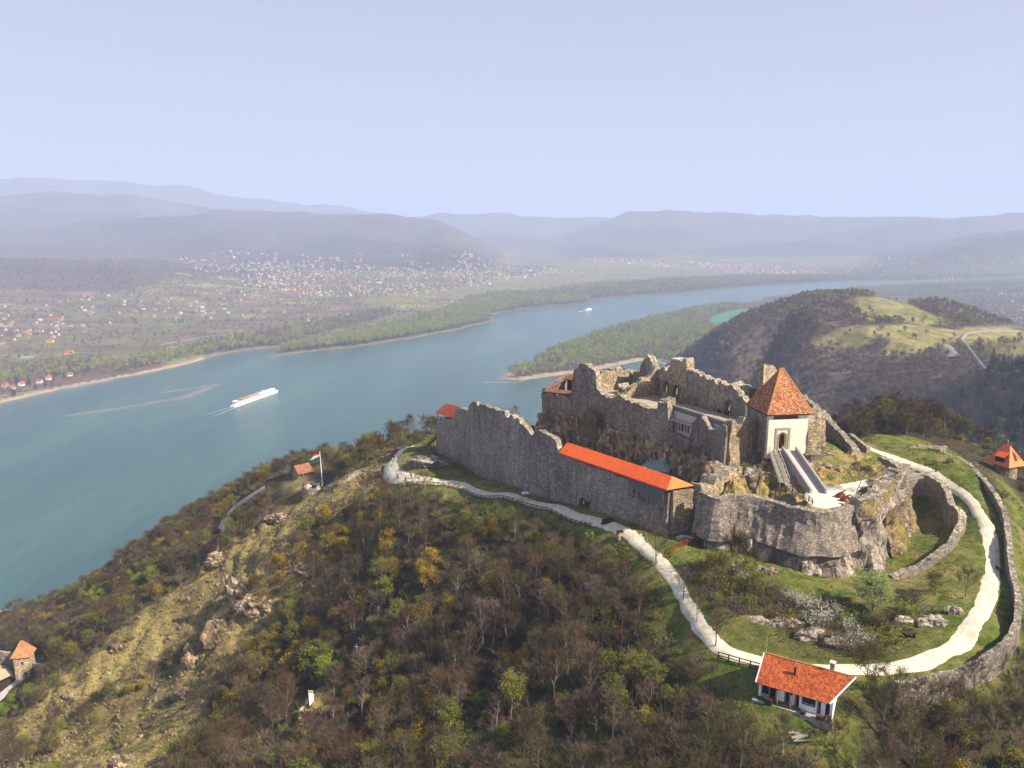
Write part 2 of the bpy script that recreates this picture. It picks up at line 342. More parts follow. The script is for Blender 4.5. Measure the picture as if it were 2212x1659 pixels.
def stone(name, c1, c2, c3, sz=2.6, warp=0.0, jstr=1.0, lichen=0.35, lcol=(0.33, 0.17, 0.03), blotch=0.07, white=0.0, joint=(0.11, 0.095, 0.075), flat=1.6):
    """rubble masonry: coloured stones, recessed joints, damp and lichen blotches"""
    m, nt, b = mat(name); b.inputs['Roughness'].default_value = 0.92; b.inputs['Specular IOR Level'].default_value = 0.2
    co = coords(nt, (1, 1, flat)); cp = coords(nt)
    if warp:
        nz = N(nt, 'ShaderNodeTexNoise'); nz.inputs['Scale'].default_value = 0.9; nz.inputs['Detail'].default_value = 5; nt.links.new(cp, nz.inputs['Vector'])
        co = mixc(nt, warp, co, nz.outputs['Color'], 'ADD')
    vo = N(nt, 'ShaderNodeTexVoronoi'); vo.inputs['Scale'].default_value = sz; vo.inputs['Randomness'].default_value = 0.9; nt.links.new(co, vo.inputs['Vector'])
    ve = N(nt, 'ShaderNodeTexVoronoi', feature='DISTANCE_TO_EDGE'); ve.inputs['Scale'].default_value = sz; ve.inputs['Randomness'].default_value = 0.9; nt.links.new(co, ve.inputs['Vector'])
    sep = N(nt, 'ShaderNodeSeparateColor'); nt.links.new(vo.outputs['Color'], sep.inputs[0])
    base = ramp(nt, [(0.0, c1), (0.45, c2), (0.8, c3), (1.0, tuple(min(1, c * 1.45) for c in c3))], sep.outputs[0]).outputs[0]
    big = noise(nt, cp, blotch, 6, 0.65)
    base = mixc(nt, 0.8, base, ramp(nt, [(0.3, (0.5, 0.47, 0.48)), (0.46, (0.92, 0.9, 0.9)), (0.56, (1.12, 1.1, 1.06)), (0.7, (1.55, 1.48, 1.38))], big).outputs[0], 'MULTIPLY')
    sm = noise(nt, cp, 1.1, 6, 0.7)
    base = mixc(nt, 0.75, base, ramp(nt, [(0.32, (0.5, 0.5, 0.52)), (0.55, (1, 1, 1)), (0.75, (1.35, 1.32, 1.28))], sm).outputs[0], 'MULTIPLY')
    jf = ramp(nt, [(0.0, (jstr, jstr, jstr)), (0.07, (0, 0, 0))], ve.outputs['Distance']).outputs[0]
    base = mixc(nt, jf, base, joint)
    # streaks running down the wall
    st = noise(nt, coords(nt, (0.9, 0.9, 0.09)), 1.0, 4, 0.6)
    base = mixc(nt, 0.6, base, ramp(nt, [(0.38, (0.62, 0.6, 0.6)), (0.55, (1, 1, 1)), (0.7, (1.12, 1.1, 1.06))], st).outputs[0], 'MULTIPLY')
    if lichen > 0:
        lf = noise(nt, cp, 0.16, 7, 0.7)
        lr = ramp(nt, [(0.66 - lichen * 0.28, (0, 0, 0)), (0.78 - lichen * 0.2, (0.75, 0.75, 0.75))], lf).outputs[0]
        base = mixc(nt, lr, base, lcol)
    if white > 0:
        wf = noise(nt, cp, 0.22, 6, 0.7)
        wr = ramp(nt, [(0.62 - white * 0.2, (0, 0, 0)), (0.74 - white * 0.1, (0.6, 0.6, 0.6))], wf).outputs[0]
        base = mixc(nt, wr, base, (0.50, 0.47, 0.43))
    nt.links.new(base, b.inputs['Base Color'])
    hh = mixc(nt, 0.5, ramp(nt, [(0.0, (0, 0, 0)), (0.15, (1, 1, 1))], ve.outputs['Distance']).outputs[0], sm, 'ADD')
    bump(nt, hh, b, 0.85, 0.10)
    return m

M = {}
M['masonry'] = stone('weathered_masonry', (0.235, 0.198, 0.158), (0.32, 0.272, 0.215), (0.42, 0.36, 0.285), sz=3.4, lichen=0.12, jstr=0.55)
M['masonry_warm_lit'] = stone('warm_sunlit_masonry', (0.25, 0.18, 0.11), (0.41, 0.315, 0.20), (0.54, 0.44, 0.30), sz=3.0, jstr=0.7, lichen=0.3, lcol=(0.36, 0.22, 0.05))  # brighter warm stone; on sunlit faces some sunlight is put into the colour
M['masonry_lichen'] = stone('lichened_masonry', (0.10, 0.08, 0.065), (0.22, 0.17, 0.12), (0.34, 0.27, 0.18), lichen=0.75, lcol=(0.27, 0.19, 0.03))
M['rock'] = stone('pale_cliff_rock', (0.14, 0.12, 0.10), (0.26, 0.22, 0.18), (0.37, 0.315, 0.25), sz=0.8, warp=2.2, jstr=0.55, lichen=0.3, lcol=(0.34, 0.17, 0.03), white=0.3, flat=0.45, joint=(0.08, 0.06, 0.055), blotch=0.12)
M['crag'] = stone('brown_crag_rock', (0.12, 0.085, 0.055), (0.27, 0.20, 0.13), (0.42, 0.33, 0.21), sz=1.0, warp=1.8, jstr=0.5, lichen=0.35, lcol=(0.30, 0.15, 0.05), flat=0.6, joint=(0.06, 0.045, 0.03))
M['coping'] = stone('wall_top_rubble', (0.20, 0.17, 0.13), (0.36, 0.32, 0.25), (0.47, 0.42, 0.33), sz=2.2, lichen=0.15, flat=1.0)
M['plaster'] = simple('lime_plaster', (0.74, 0.66, 0.50), 0.85, 0.10, 0.9, bmp=0.02)
M['whitewash'] = simple('whitewash', (0.82, 0.81, 0.79), 0.85, 0.10, 1.4)
M['wood_dark'] = simple('dark_timber', (0.045, 0.028, 0.02), 0.8, 0.35, 4)
M['wood_slat'] = simple('grey_slat_timber', (0.15, 0.135, 0.125), 0.85, 0.3, 3)
M['wood_brown'] = simple('brown_rail_timber', (0.07, 0.03, 0.018), 0.8, 0.3, 4)
M['wood_red'] = simple('red_stained_timber', (0.20, 0.035, 0.015), 0.7, 0.2, 4)
M['wood_grey'] = simple('sun_bleached_timber', (0.42, 0.36, 0.30), 0.85, 0.2, 4)
M['black'] = simple('deep_dark', (0.012, 0.010, 0.010), 0.9, 0.1, 4)
M['iron'] = simple('black_iron', (0.02, 0.018, 0.018), 0.55, 0.2, 6)
M['gravel'] = simple('white_gravel', (0.66, 0.60, 0.48), 0.95, 0.10, 0.8, bmp=0.03)
M['floor'] = simple('courtyard_gravel', (0.40, 0.34, 0.25), 0.95, 0.2, 0.7, bmp=0.03)
M['concrete'] = simple('grey_concrete', (0.34, 0.32, 0.31), 0.9, 0.08, 1.2)
M['pale_concrete'] = simple('pale_render', (0.50, 0.46, 0.42), 0.9, 0.10, 0.8)
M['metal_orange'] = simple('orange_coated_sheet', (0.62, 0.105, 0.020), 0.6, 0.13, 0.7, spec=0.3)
M['metal_light'] = simple('orange_sheet_sunny', (0.80, 0.19, 0.05), 0.5, 0.04, 2.0, spec=0.4)  # brighter copy of the orange sheet, sunshine on the hip put into the colour
M['copper'] = simple('green_copper', (0.20, 0.34, 0.31), 0.6, 0.12, 1.5)
M['window'] = simple('dark_window_glass', (0.02, 0.022, 0.026), 0.15, 0.2, 3, spec=0.6)
M['ship_white'] = simple('white_hull_paint', (0.82, 0.82, 0.80), 0.4, 0.03, 1)
M['ship_deck'] = simple('orange_brown_deck', (0.42, 0.27, 0.19), 0.8, 0.25, 0.4)
M['ship_glass'] = simple('ship_window_glass', (0.05, 0.07, 0.09), 0.2, 0.2, 0.5, spec=0.6)
M['asphalt'] = simple('worn_asphalt', (0.21, 0.20, 0.20), 0.9, 0.12, 0.5)
M['skin'] = simple('skin', (0.50, 0.30, 0.21), 0.6, 0.05, 5)
M['white_marble'] = simple('white_marble', (0.85, 0.86, 0.88), 0.5, 0.03, 1.5)

def roof_tiles(name, c1, c2, c3, sx=4.2, rows=3.2, moss=0.0):
    """clay tiles; needs a 'tile_uv' map in metres: x along the eave, y up the slope"""
    m, nt, b = mat(name); b.inputs['Roughness'].default_value = 0.85; b.inputs['Specular IOR Level'].default_value = 0.25
    uv = N(nt, 'ShaderNodeUVMap', uv_map='tile_uv')
    br = N(nt, 'ShaderNodeTexBrick'); br.inputs['Scale'].default_value = 1.0
    br.inputs['Brick Width'].default_value = 1 / sx; br.inputs['Row Height'].default_value = 1 / rows; br.inputs['Mortar Size'].default_value = 0.018
    br.inputs['Color1'].default_value = (0, 0, 0, 1); br.inputs['Color2'].default_value = (1, 1, 1, 1); br.inputs['Mortar'].default_value = (0, 0, 0, 1); br.inputs['Bias'].default_value = 0
    nt.links.new(uv.outputs[0], br.inputs['Vector'])
    n2 = noise(nt, uv.outputs[0], 1.6, 4, 0.7)
    f = mixc(nt, 0.45, br.outputs['Color'], n2)
    base = ramp(nt, [(0.15, c1), (0.45, c2), (0.75, c3)], f).outputs[0]
    patch = noise(nt, uv.outputs[0], 0.35, 5, 0.7)
    base = mixc(nt, 0.6, base, ramp(nt, [(0.33, (0.5, 0.5, 0.5)), (0.5, (1, 1, 1)), (0.7, (1.2, 1.15, 1.05))], patch).outputs[0], 'MULTIPLY')
    base = mixc(nt, br.outputs['Fac'], base, tuple(c * 0.45 for c in c1))
    if moss:
        ms = noise(nt, uv.outputs[0], 0.9, 6, 0.75)
        base = mixc(nt, ramp(nt, [(0.66, (0, 0, 0)), (0.72, (moss, moss, moss))], ms).outputs[0], base, (0.50, 0.36, 0.10))
    nt.links.new(base, b.inputs['Base Color'])
    # rows overlap like shingles
    sp = N(nt, 'ShaderNodeSeparateXYZ'); nt.links.new(uv.outputs[0], sp.inputs[0])
    mu = N(nt, 'ShaderNodeMath', operation='MULTIPLY'); mu.inputs[1].default_value = rows; nt.links.new(sp.outputs[1], mu.inputs[0])
    fr = N(nt, 'ShaderNodeMath', operation='FRACT'); nt.links.new(mu.outputs[0], fr.inputs[0])
    bump(nt, mixc(nt, 0.6, fr.outputs[0], br.outputs['Color'], 'ADD'), b, 0.7, 0.05)
    return m
M['tile_tower'] = roof_tiles('gate_tower_tiles', (0.20, 0.055, 0.022), (0.37, 0.13, 0.05), (0.58, 0.31, 0.15), 3.5, 3.6)
M['tile_red'] = roof_tiles('cottage_tiles', (0.28, 0.05, 0.015), (0.50, 0.105, 0.030), (0.62, 0.17, 0.055), 4.0, 3.0, moss=0.6)
M['tile_brown'] = roof_tiles('old_brown_tiles', (0.16, 0.06, 0.03), (0.30, 0.12, 0.06), (0.42, 0.2, 0.10), 4.0, 3.2)

def quad_roof(name, faces, mtl, parent, thick=0.18):
    """sloping roof planes with real thickness and a tile map; each face: corner points, the first two on the eave"""
    bm = bmesh.new(); lay = bm.loops.layers.uv.new('tile_uv')
    for pts in faces:
        pts = [Vector(p) for p in pts]
        ex = (pts[1] - pts[0]).normalized(); nn = (pts[1] - pts[0]).cross(pts[2] - pts[1]).normalized()
        if nn.z < 0: nn = -nn
        ey = nn.cross(ex).normalized()
        if ey.z < 0: ey = -ey
        top = [bm.verts.new(p + nn * thick * 0.5) for p in pts]; bot = [bm.verts.new(p - nn * thick * 0.5) for p in pts]
        fs = [bm.faces.new(top), bm.faces.new(bot[::-1])]
        n = len(pts)
        for i in range(n): fs.append(bm.faces.new([top[i], bot[i], bot[(i + 1) % n], top[(i + 1) % n]]))
        for f in fs:
            for lp in f.loops:
                d = lp.vert.co - pts[0]; lp[lay].uv = (d.dot(ex), d.dot(ey))
    bmesh.ops.recalc_face_normals(bm, faces=bm.faces)
    me = bpy.data.meshes.new(name); bm.to_mesh(me); bm.free()
    me.materials.append(mtl)
    return link(name, me, parent)

# ground of the castle hill: colour comes from painted masks + noise
def ground_material():
    m, nt, b = mat('castle_hill_soil'); b.inputs['Roughness'].default_value = 0.95; b.inputs['Specular IOR Level'].default_value = 0.15
    co = coords(nt)
    at = N(nt, 'ShaderNodeAttribute', attribute_name='mask'); sep = N(nt, 'ShaderNodeSeparateColor'); nt.links.new(at.outputs['Color'], sep.inputs[0])
    n1 = noise(nt, co, 0.35, 7, 0.68); n2 = noise(nt, co, 2.4, 5, 0.65); n3 = noise(nt, co, 0.09, 5, 0.6)
    leafmould = ramp(nt, [(0.32, (0.022, 0.015, 0.010)), (0.5, (0.052, 0.036, 0.022)), (0.62, (0.030, 0.040, 0.008)), (0.72, (0.07, 0.05, 0.03))], n1).outputs[0]
    grass = ramp(nt, [(0.30, (0.035, 0.065, 0.008)), (0.46, (0.085, 0.115, 0.018)), (0.56, (0.15, 0.14, 0.035)), (0.70, (0.23, 0.18, 0.075))], n1).outputs[0]
    rockc = ramp(nt, [(0.30, (0.08, 0.055, 0.025)), (0.42, (0.22, 0.165, 0.065)), (0.50, (0.33, 0.25, 0.10)), (0.57, (0.14, 0.13, 0.03)), (0.66, (0.42, 0.32, 0.16))], n1).outputs[0]
    dry = ramp(nt, [(0.3, (0.15, 0.115, 0.04)), (0.5, (0.28, 0.22, 0.10)), (0.7, (0.38, 0.31, 0.17))], n1).outputs[0]
    fine = ramp(nt, [(0.3, (0.55, 0.55, 0.55)), (0.5, (1, 1, 1)), (0.72, (1.5, 1.45, 1.35))], n2).outputs[0]
    c = mixc(nt, sep.outputs[0], leafmould, grass)
    c = mixc(nt, sep.outputs[1], c, rockc)
    c = mixc(nt, sep.outputs[2], c, dry)
    c = mixc(nt, 0.85, c, fine, 'MULTIPLY')
    nt.links.new(c, b.inputs['Base Color'])
    bump(nt, mixc(nt, 0.5, n1, n2), b, 0.9, 0.5)
    return m
M['ground'] = ground_material()

def land_material():
    m, nt, b = mat('valley_land'); b.inputs['Roughness'].default_value = 0.95; b.inputs['Specular IOR Level'].default_value = 0.1
    co = coords(nt)
    at = N(nt, 'ShaderNodeAttribute', attribute_name='mask'); sep = N(nt, 'ShaderNodeSeparateColor'); nt.links.new(at.outputs['Color'], sep.inputs[0])
    mp = N(nt, 'ShaderNodeMapping'); mp.inputs['Rotation'].default_value = (0, 0, math.radians(24)); mp.inputs['Scale'].default_value = (1 / 260, 1 / 70, 0.0001); nt.links.new(co, mp.inputs[0])
    vo = N(nt, 'ShaderNodeTexVoronoi'); vo.inputs['Scale'].default_value = 1.0; vo.distance = 'CHEBYCHEV'; nt.links.new(mp.outputs[0], vo.inputs['Vector'])
    s2 = N(nt, 'ShaderNodeSeparateColor'); nt.links.new(vo.outputs['Color'], s2.inputs[0])
    fields = ramp(nt, [(0.0, (0.20, 0.15, 0.09)), (0.25, (0.13, 0.092, 0.06)), (0.42, (0.155, 0.185, 0.05)), (0.60, (0.15, 0.10, 0.07)), (0.74, (0.25, 0.24, 0.095)), (0.9, (0.165, 0.085, 0.06))], s2.outputs[0], 'CONSTANT').outputs[0]
    n1 = noise(nt, co, 0.006, 8, 0.68); n2 = noise(nt, co, 0.05, 6, 0.7); n3 = noise(nt, co, 0.0018, 6, 0.6)
    scrub = ramp(nt, [(0.35, (0.07, 0.052, 0.036)), (0.5, (0.115, 0.083, 0.058)), (0.62, (0.16, 0.15, 0.055)), (0.75, (0.21, 0.165, 0.095))], n1).outputs[0]
    base = mixc(nt, ramp(nt, [(0.42, (0, 0, 0)), (0.52, (0.75, 0.75, 0.75))], n1).outputs[0], fields, scrub)
    wood = ramp(nt, [(0.3, (0.055, 0.040, 0.034)), (0.55, (0.095, 0.070, 0.058)), (0.72, (0.14, 0.115, 0.075))], n2).outputs[0]
    wood = mixc(nt, 0.8, wood, ramp(nt, [(0.32, (0.6, 0.6, 0.65)), (0.5, (1, 1, 1)), (0.66, (1.35, 1.3, 1.2)), (0.73, (2.2, 2.0, 1.7))], n3).outputs[0], 'MULTIPLY')
    c = mixc(nt, sep.outputs[0], base, wood)
    meadow = ramp(nt, [(0.3, (0.12, 0.125, 0.035)), (0.5, (0.22, 0.20, 0.075)), (0.7, (0.30, 0.25, 0.11))], n2).outputs[0]
    c = mixc(nt, sep.outputs[1], c, meadow)
    c = mixc(nt, sep.outputs[2], c, (0.38, 0.29, 0.19))
    c = mixc(nt, 0.6, c, ramp(nt, [(0.3, (0.6, 0.6, 0.6)), (0.5, (1, 1, 1)), (0.7, (1.4, 1.35, 1.3))], n2).outputs[0], 'MULTIPLY')
    nt.links.new(c, b.inputs['Base Color'])
    bump(nt, n2, b, 0.8, 6.0)
    return m
M['land'] = land_material()

def water_material():
    m, nt, b = mat('river_water')
    co = coords(nt)
    mp = N(nt, 'ShaderNodeMapping'); mp.inputs['Rotation'].default_value = (0, 0, math.radians(-58)); mp.inputs['Scale'].default_value = (1, 0.22, 1); nt.links.new(co, mp.inputs[0])
    cur = noise(nt, mp.outputs[0], 0.006, 6, 0.62)
    c = ramp(nt, [(0.30, (0.022, 0.070, 0.078)), (0.5, (0.038, 0.104, 0.100)), (0.68, (0.062, 0.138, 0.120))], cur).outputs[0]
    at = N(nt, 'ShaderNodeAttribute', attribute_name='shallow')
    st = noise(nt, mp.outputs[0], 0.03, 5, 0.6)
    sh = mixc(nt, 1.0, at.outputs['Color'], ramp(nt, [(0.3, (0.2, 0.2, 0.2)), (0.6, (1, 1, 1))], st).outputs[0], 'MULTIPLY')
    c = mixc(nt, sh, c, (0.28, 0.20, 0.15))
    nt.links.new(c, b.inputs['Base Color'])
    b.inputs['Roughness'].default_value = 0.22; b.inputs['IOR'].default_value = 1.333; b.inputs['Specular IOR Level'].default_value = 0.5
    w1 = noise(nt, coords(nt, (1, 0.5, 1)), 0.16, 6, 0.7); w2 = noise(nt, mp.outputs[0], 0.05, 4, 0.6)
    bump(nt, mixc(nt, 0.4, w1, w2), b, 1.0, 3.2)
    return m
M['water'] = water_material()

def foliage(name, cols, var=0.35, trans=True, nsc=0.5):
    m, nt, b = mat(name); b.inputs['Roughness'].default_value = 0.85; b.inputs['Specular IOR Level'].default_value = 0.15
    oi = N(nt, 'ShaderNodeObjectInfo'); k = len(cols)
    base = ramp(nt, [(i / max(1, k - 1), c) for i, c in enumerate(cols)], oi.outputs['Random']).outputs[0]
    f = noise(nt, coords(nt), nsc, 3, 0.6)
    base = mixc(nt, 0.9, base, ramp(nt, [(0.3, (1 - var,) * 3), (0.7, (1 + var,) * 3)], f).outputs[0], 'MULTIPLY')
    nt.links.new(base, b.inputs['Base Color'])
    return m
M['bark'] = foliage('grey_brown_bark', [(0.10, 0.075, 0.055), (0.20, 0.165, 0.14), (0.14, 0.10, 0.07)], 0.25)
M['bark_pale'] = foliage('pale_bark', [(0.34, 0.29, 0.24), (0.26, 0.21, 0.17)], 0.2)
M['twigs'] = foliage('bare_twigs', [(0.095, 0.056, 0.034), (0.078, 0.051, 0.036), (0.145, 0.108, 0.078), (0.105, 0.058, 0.028), (0.075, 0.060, 0.024), (0.105, 0.076, 0.048), (0.088, 0.075, 0.03)], 0.3, nsc=0.2)
M['bud_leaves'] = foliage('budding_leaves', [(0.13, 0.15, 0.015), (0.17, 0.16, 0.02), (0.09, 0.12, 0.02), (0.18, 0.13, 0.02)], 0.35)
M['green_leaves'] = foliage('fresh_leaves', [(0.12, 0.17, 0.012), (0.17, 0.20, 0.02), (0.09, 0.13, 0.015)], 0.35)
M['yellow_bloom'] = foliage('mustard_blossom', [(0.46, 0.30, 0.008), (0.36, 0.25, 0.010), (0.26, 0.21, 0.012)], 0.35)
M['white_bloom'] = foliage('white_blossom', [(0.60, 0.58, 0.52), (0.52, 0.50, 0.42)], 0.2)
M['cream_bloom'] = foliage('cream_green_blossom', [(0.66, 0.70, 0.30), (0.62, 0.68, 0.28)], 0.15)
M['needles'] = foliage('dark_needles', [(0.012, 0.03, 0.012), (0.02, 0.042, 0.02), (0.016, 0.028, 0.018)], 0.3)
M['far_green'] = foliage('riverside_foliage', [(0.21, 0.25, 0.03), (0.27, 0.28, 0.045), (0.16, 0.21, 0.04), (0.22, 0.20, 0.055), (0.18, 0.24, 0.035)], 0.3, nsc=0.12)
M['far_brown'] = foliage('far_bare_crowns', [(0.14, 0.092, 0.062), (0.11, 0.072, 0.055), (0.18, 0.13, 0.095), (0.13, 0.115, 0.05), (0.10, 0.062, 0.048)], 0.3, nsc=0.12)

# ------------------------------------------------------------------ the ground of the castle hill (1 m mesh)
GX0, GX1, GY0, GY1 = -330, 250, 22, 430
STEP = 1.0
gx = np.arange(GX0, GX1 + 0.5, STEP); gy = np.arange(GY0, GY1 + 0.5, STEP)
XX, YY = np.meshgrid(gx, gy)
ZZ = tps(XX, YY)
PATH = [P(*p) for p in PATH_PIX]
def catmull(pts, n=8, closed=False):
    out = []; m = len(pts)
    for i in range(m if closed else m - 1):
        g = (lambda k: pts[k % m]) if closed else (lambda k: pts[max(0, min(m - 1, k))])
        p0, p1, p2, p3 = g(i - 1), g(i), g(i + 1), g(i + 2)
        for j in range(n):
            t = j / n; out.append(tuple(0.5 * (2 * b + (c - a) * t + (2 * a - 5 * b + 4 * c - d) * t * t + (3 * b - a - 3 * c + d) * t ** 3) for a, b, c, d in zip(p0, p1, p2, p3)))
    if not closed: out.append(tuple(pts[-1]))
    return out
PATHC = catmull([tuple(p) for p in PATH], 6)
UU, VV = project(XX, YY, ZZ)
RIDGE_PIX = [(838, 960), (800, 1005), (735, 1035), (690, 1062), (600, 1112), (530, 1180), (440, 1245), (330, 1305), (230, 1395), (150, 1475), (50, 1555), (-60, 1610), (-60, 1960), (300, 1960), (390, 1640), (450, 1520),
             (505, 1440), (560, 1380), (620, 1300), (690, 1210), (750, 1110), (800, 1060), (852, 1020), (850, 985)]
BUSHBAND = [(-60, 1670), (60, 1600), (200, 1520), (330, 1450), (430, 1395), (470, 1400), (440, 1450), (330, 1505), (200, 1575), (60, 1660), (-60, 1730)]
BUSHBAND2 = [(480, 1330), (560, 1250), (640, 1180), (700, 1120), (720, 1130), (660, 1220), (590, 1290), (540, 1340), (480, 1400), (430, 1380)]
DPATH = seg_dist(XX, YY, PATHC)
PLATEAU = [(p[0], p[1]) for p in PATHC] + [tuple(P(1880, 930, 226).xy), tuple(P(1730, 850, 232).xy), tuple(P(1450, 800, 236).xy), tuple(P(1170, 880, 222).xy), tuple(P(950, 940, 213).xy)]
OUTERW_PIX = [(2005, 972, 225.6), (2045, 978, 225.3), (2090, 1000, 224.8), (2140, 1052, 224.0), (2168, 1100, 223.3), (2178, 1150, 222.4), (2186, 1220, 221.3), (2200, 1290, 220.4), (2196, 1345, 219.5), (2172, 1385, 218.9),
              (2130, 1418, 218.4), (2085, 1440, 218.1), (2030, 1457, 217.9), (1975, 1470, 217.6), (1935, 1477, 217.4)]
OUTERW = catmull([tuple(P(*p)) for p in OUTERW_PIX], 6)
inplat = inpoly(XX, YY, PLATEAU)
ridge = inpoly(UU, VV, RIDGE_PIX) & (YY < 262) & (YY > 120)
bushb = (inpoly(UU, VV, BUSHBAND) | inpoly(UU, VV, BUSHBAND2)) & (YY < 262)
def soft(m, k=3):
    m = m.astype(float)
    for _ in range(k):
        m = (m + np.roll(m, 1, 0) + np.roll(m, -1, 0) + np.roll(m, 1, 1) + np.roll(m, -1, 1)) / 5
    return m
mR = soft(ridge & ~bushb, 4)
mG = np.zeros(XX.shape); mD = np.zeros(XX.shape)
mG = np.maximum(mG, soft(inplat, 2))
mG = np.maximum(mG, sstep(9, 3.5, DPATH))
OUT_GRASS = inpoly(UU, VV, [(2130, 1000), (2212, 1080), (2300, 1200), (2300, 1420), (2205, 1400), (2215, 1290), (2190, 1150), (2160, 1050)]) & (YY < 260)
mG = np.maximum(mG, soft(OUT_GRASS, 3) * 0.9)
mG = np.maximum(mG, soft(inpoly(UU, VV, [(1870, 930), (1960, 940), (2060, 975), (2130, 1050), (1990, 1010), (1880, 970)]) & (YY < 260), 3))
mG = np.maximum(mG, soft(inpoly(UU, VV, [(1560, 1440), (1660, 1440), (1870, 1560), (1900, 1659), (1720, 1659), (1560, 1600)]) & (YY < 140), 3) * 0.85)
FLATM = inpoly(UU, VV, [(610, 1040), (660, 1030), (690, 1045), (665, 1070), (610, 1060)]) & (YY < 300)
mD = np.maximum(mD, soft(FLATM, 2))
gpatch = fbm(XX / 11, YY / 11, s=77, octs=4)
mG = np.maximum(mG, sstep(0.4, 0.9, gpatch) * 0.7 * (mR < 0.3))
DULL = soft(inpoly(UU, VV, [(1480, 1220), (1560, 1210), (1640, 1240), (1700, 1290), (1850, 1300), (1980, 1330), (2000, 1400), (1940, 1432), (1750, 1432), (1600, 1405), (1540, 1350)]) & (YY < 200), 4)
mG = mG * (1 - .5 * DULL)
mR2 = mR * (0.55 + 0.45 * sstep(-0.3, 0.3, fbm(XX / 6, YY / 6, s=5)))
mD = np.maximum(mD, sstep(0.2, 0.9, fbm(XX / 18, YY / 18, s=15)) * 0.5 * (inplat | (mG > 0.5)))
# relief
keep = np.clip(sstep(2.5, 9, DPATH), 0, 1) * np.clip(sstep(0, 6, seg_dist(XX, YY, OUTERW)), 0.05, 1)
rel = fbm(XX / 7, YY / 7, s=21, octs=5) * 0.35
crag = np.abs(fbm(XX / 9 + 0.5 * YY / 9, YY / 14, s=33, octs=5))
CRAGS = [(535, 1300, 15, 4.5), (440, 1420, 9, 4.0), (560, 1170, 12, 2.0), (480, 1205, 10, 2.2), (665, 1535, 6, 3.0), (720, 1260, 9, 2.2), (640, 1270, 8, 2.0), (800, 1075, 12, 1.6), (300, 1420, 14, 1.8), (120, 1530, 12, 1.8)]
ZR = ZZ + (rel + mR * (crag * 2.2 - 0.8)) * keep
for cu, cv, cr, ch in CRAGS:
    q = (inpoly(UU, VV, [(cu - 400, cv - 400), (cu + 400, cv - 400), (cu + 400, cv + 400), (cu - 400, cv + 400)]) & (YY < 262))
    i = np.argmin(np.where(q, (UU - cu) ** 2 + (VV - cv) ** 2, 1e9)); px, py = XX.flat[i], YY.flat[i]
    dd = np.hypot((XX - px), (YY - py))
    ZR += np.exp(-(dd / cr) ** 2) * ch * (0.35 + np.abs(fbm(XX / 4.5, YY / 4.5, s=int(cu), octs=4))) * keep
    mR2 = np.maximum(mR2, np.exp(-(dd / cr * 0.9) ** 4) * 0.95)
_a, _b = P(950, 972, 215.0), P(1447, 1148, 221.2)
ZR = ZR - 0.8 * sstep(5.0, 1.0, seg_dist(XX, YY, [(_a.x, _a.y), (_b.x, _b.y)]))
ZR = ZR + inplat * (fbm(XX / 3, YY / 3, s=52, octs=3) * 0.12) * keep
ZGRID = ZR
def gz(x, y):
    """height of the built near ground"""
    fx = (np.asarray(x, float) - GX0) / STEP; fy = (np.asarray(y, float) - GY0) / STEP
    ix = np.clip(np.floor(fx).astype(int), 0, ZGRID.shape[1] - 2); iy = np.clip(np.floor(fy).astype(int), 0, ZGRID.shape[0] - 2)
    tx = fx - ix; ty = fy - iy
    return (ZGRID[iy, ix] * (1 - tx) * (1 - ty) + ZGRID[iy, ix + 1] * tx * (1 - ty) + ZGRID[iy + 1, ix] * (1 - tx) * ty + ZGRID[iy + 1, ix + 1] * tx * ty)
def hit(u, v, t0=80):
    d = ray(u, v); t = np.arange(t0, 480, 0.5); x, y, z = d.x * t, d.y * t, CAM_Z + d.z * t
    ok = (x > GX0 + 2) & (x < GX1 - 2) & (y > GY0 + 2) & (y < GY1 - 2)
    below = ok & (z < gz(x, y))
    if not below.any(): return None
    i = int(np.argmax(below)); return Vector((x[i], y[i], float(gz(x[i], y[i]))))
ny, nx = XX.shape
idx = np.arange(nx * ny).reshape(ny, nx)
F = np.stack([idx[:-1, :-1], idx[:-1, 1:], idx[1:, 1:], idx[1:, :-1]], -1).reshape(-1, 4)
me = np_mesh('castle_hill', np.stack([XX, YY, ZR], -1).reshape(-1, 3), F, M['ground'], smooth=True)
ca = me.color_attributes.new('mask', 'FLOAT_COLOR', 'POINT')
ca.data.foreach_set('color', np.stack([np.clip(mG, 0, 1), np.clip(mR2, 0, 1), np.clip(mD, 0, 1), np.ones_like(mG)], -1).astype(np.float32).ravel())
tag(link('castle_hill', me), 'steep castle hill ground of soil, grass and rock above the river', kind='structure')

# ------------------------------------------------------------------ valley, hills and far mountains (fan-shaped mesh, finer near the camera)
az = np.radians(np.linspace(-47, 47, 620)); rr = np.concatenate([np.linspace(60, 420, 50)[:-1], np.geomspace(420, 19000, 620)])
AZ, RR = np.meshgrid(az, rr); LX, LY = RR * np.sin(AZ), RR * np.cos(AZ)
LZ = land(LX, LY)
innear = (LX > GX0 + 3) & (LX < GX1 - 3) & (LY > GY0 + 3) & (LY < GY1 - 3)
LZ = np.where(innear, LZ - 4.0, LZ)
LU, LV = project(LX, LY, LZ)
dn = seg_dist(LX, LY, NEARBANK, True)
onnear = (RR < 2600) & (tps(LX, LY) > 6)
wood = np.where(onnear, 1.0, 0.0)
HM = [(1840, 645), (1900, 640), (1960, 655), (2030, 688), (2060, 700), (2010, 703), (1940, 695), (1860, 690), (1850, 665)]
HM2 = [(1870, 705), (1960, 700), (2060, 712), (2180, 708), (2212, 720), (2180, 735), (2100, 745), (2050, 740), (1990, 760), (1900, 770), (1930, 735), (1880, 725)]
HM3 = [(1740, 735), (1860, 700), (1890, 730), (1850, 760), (1780, 755)]
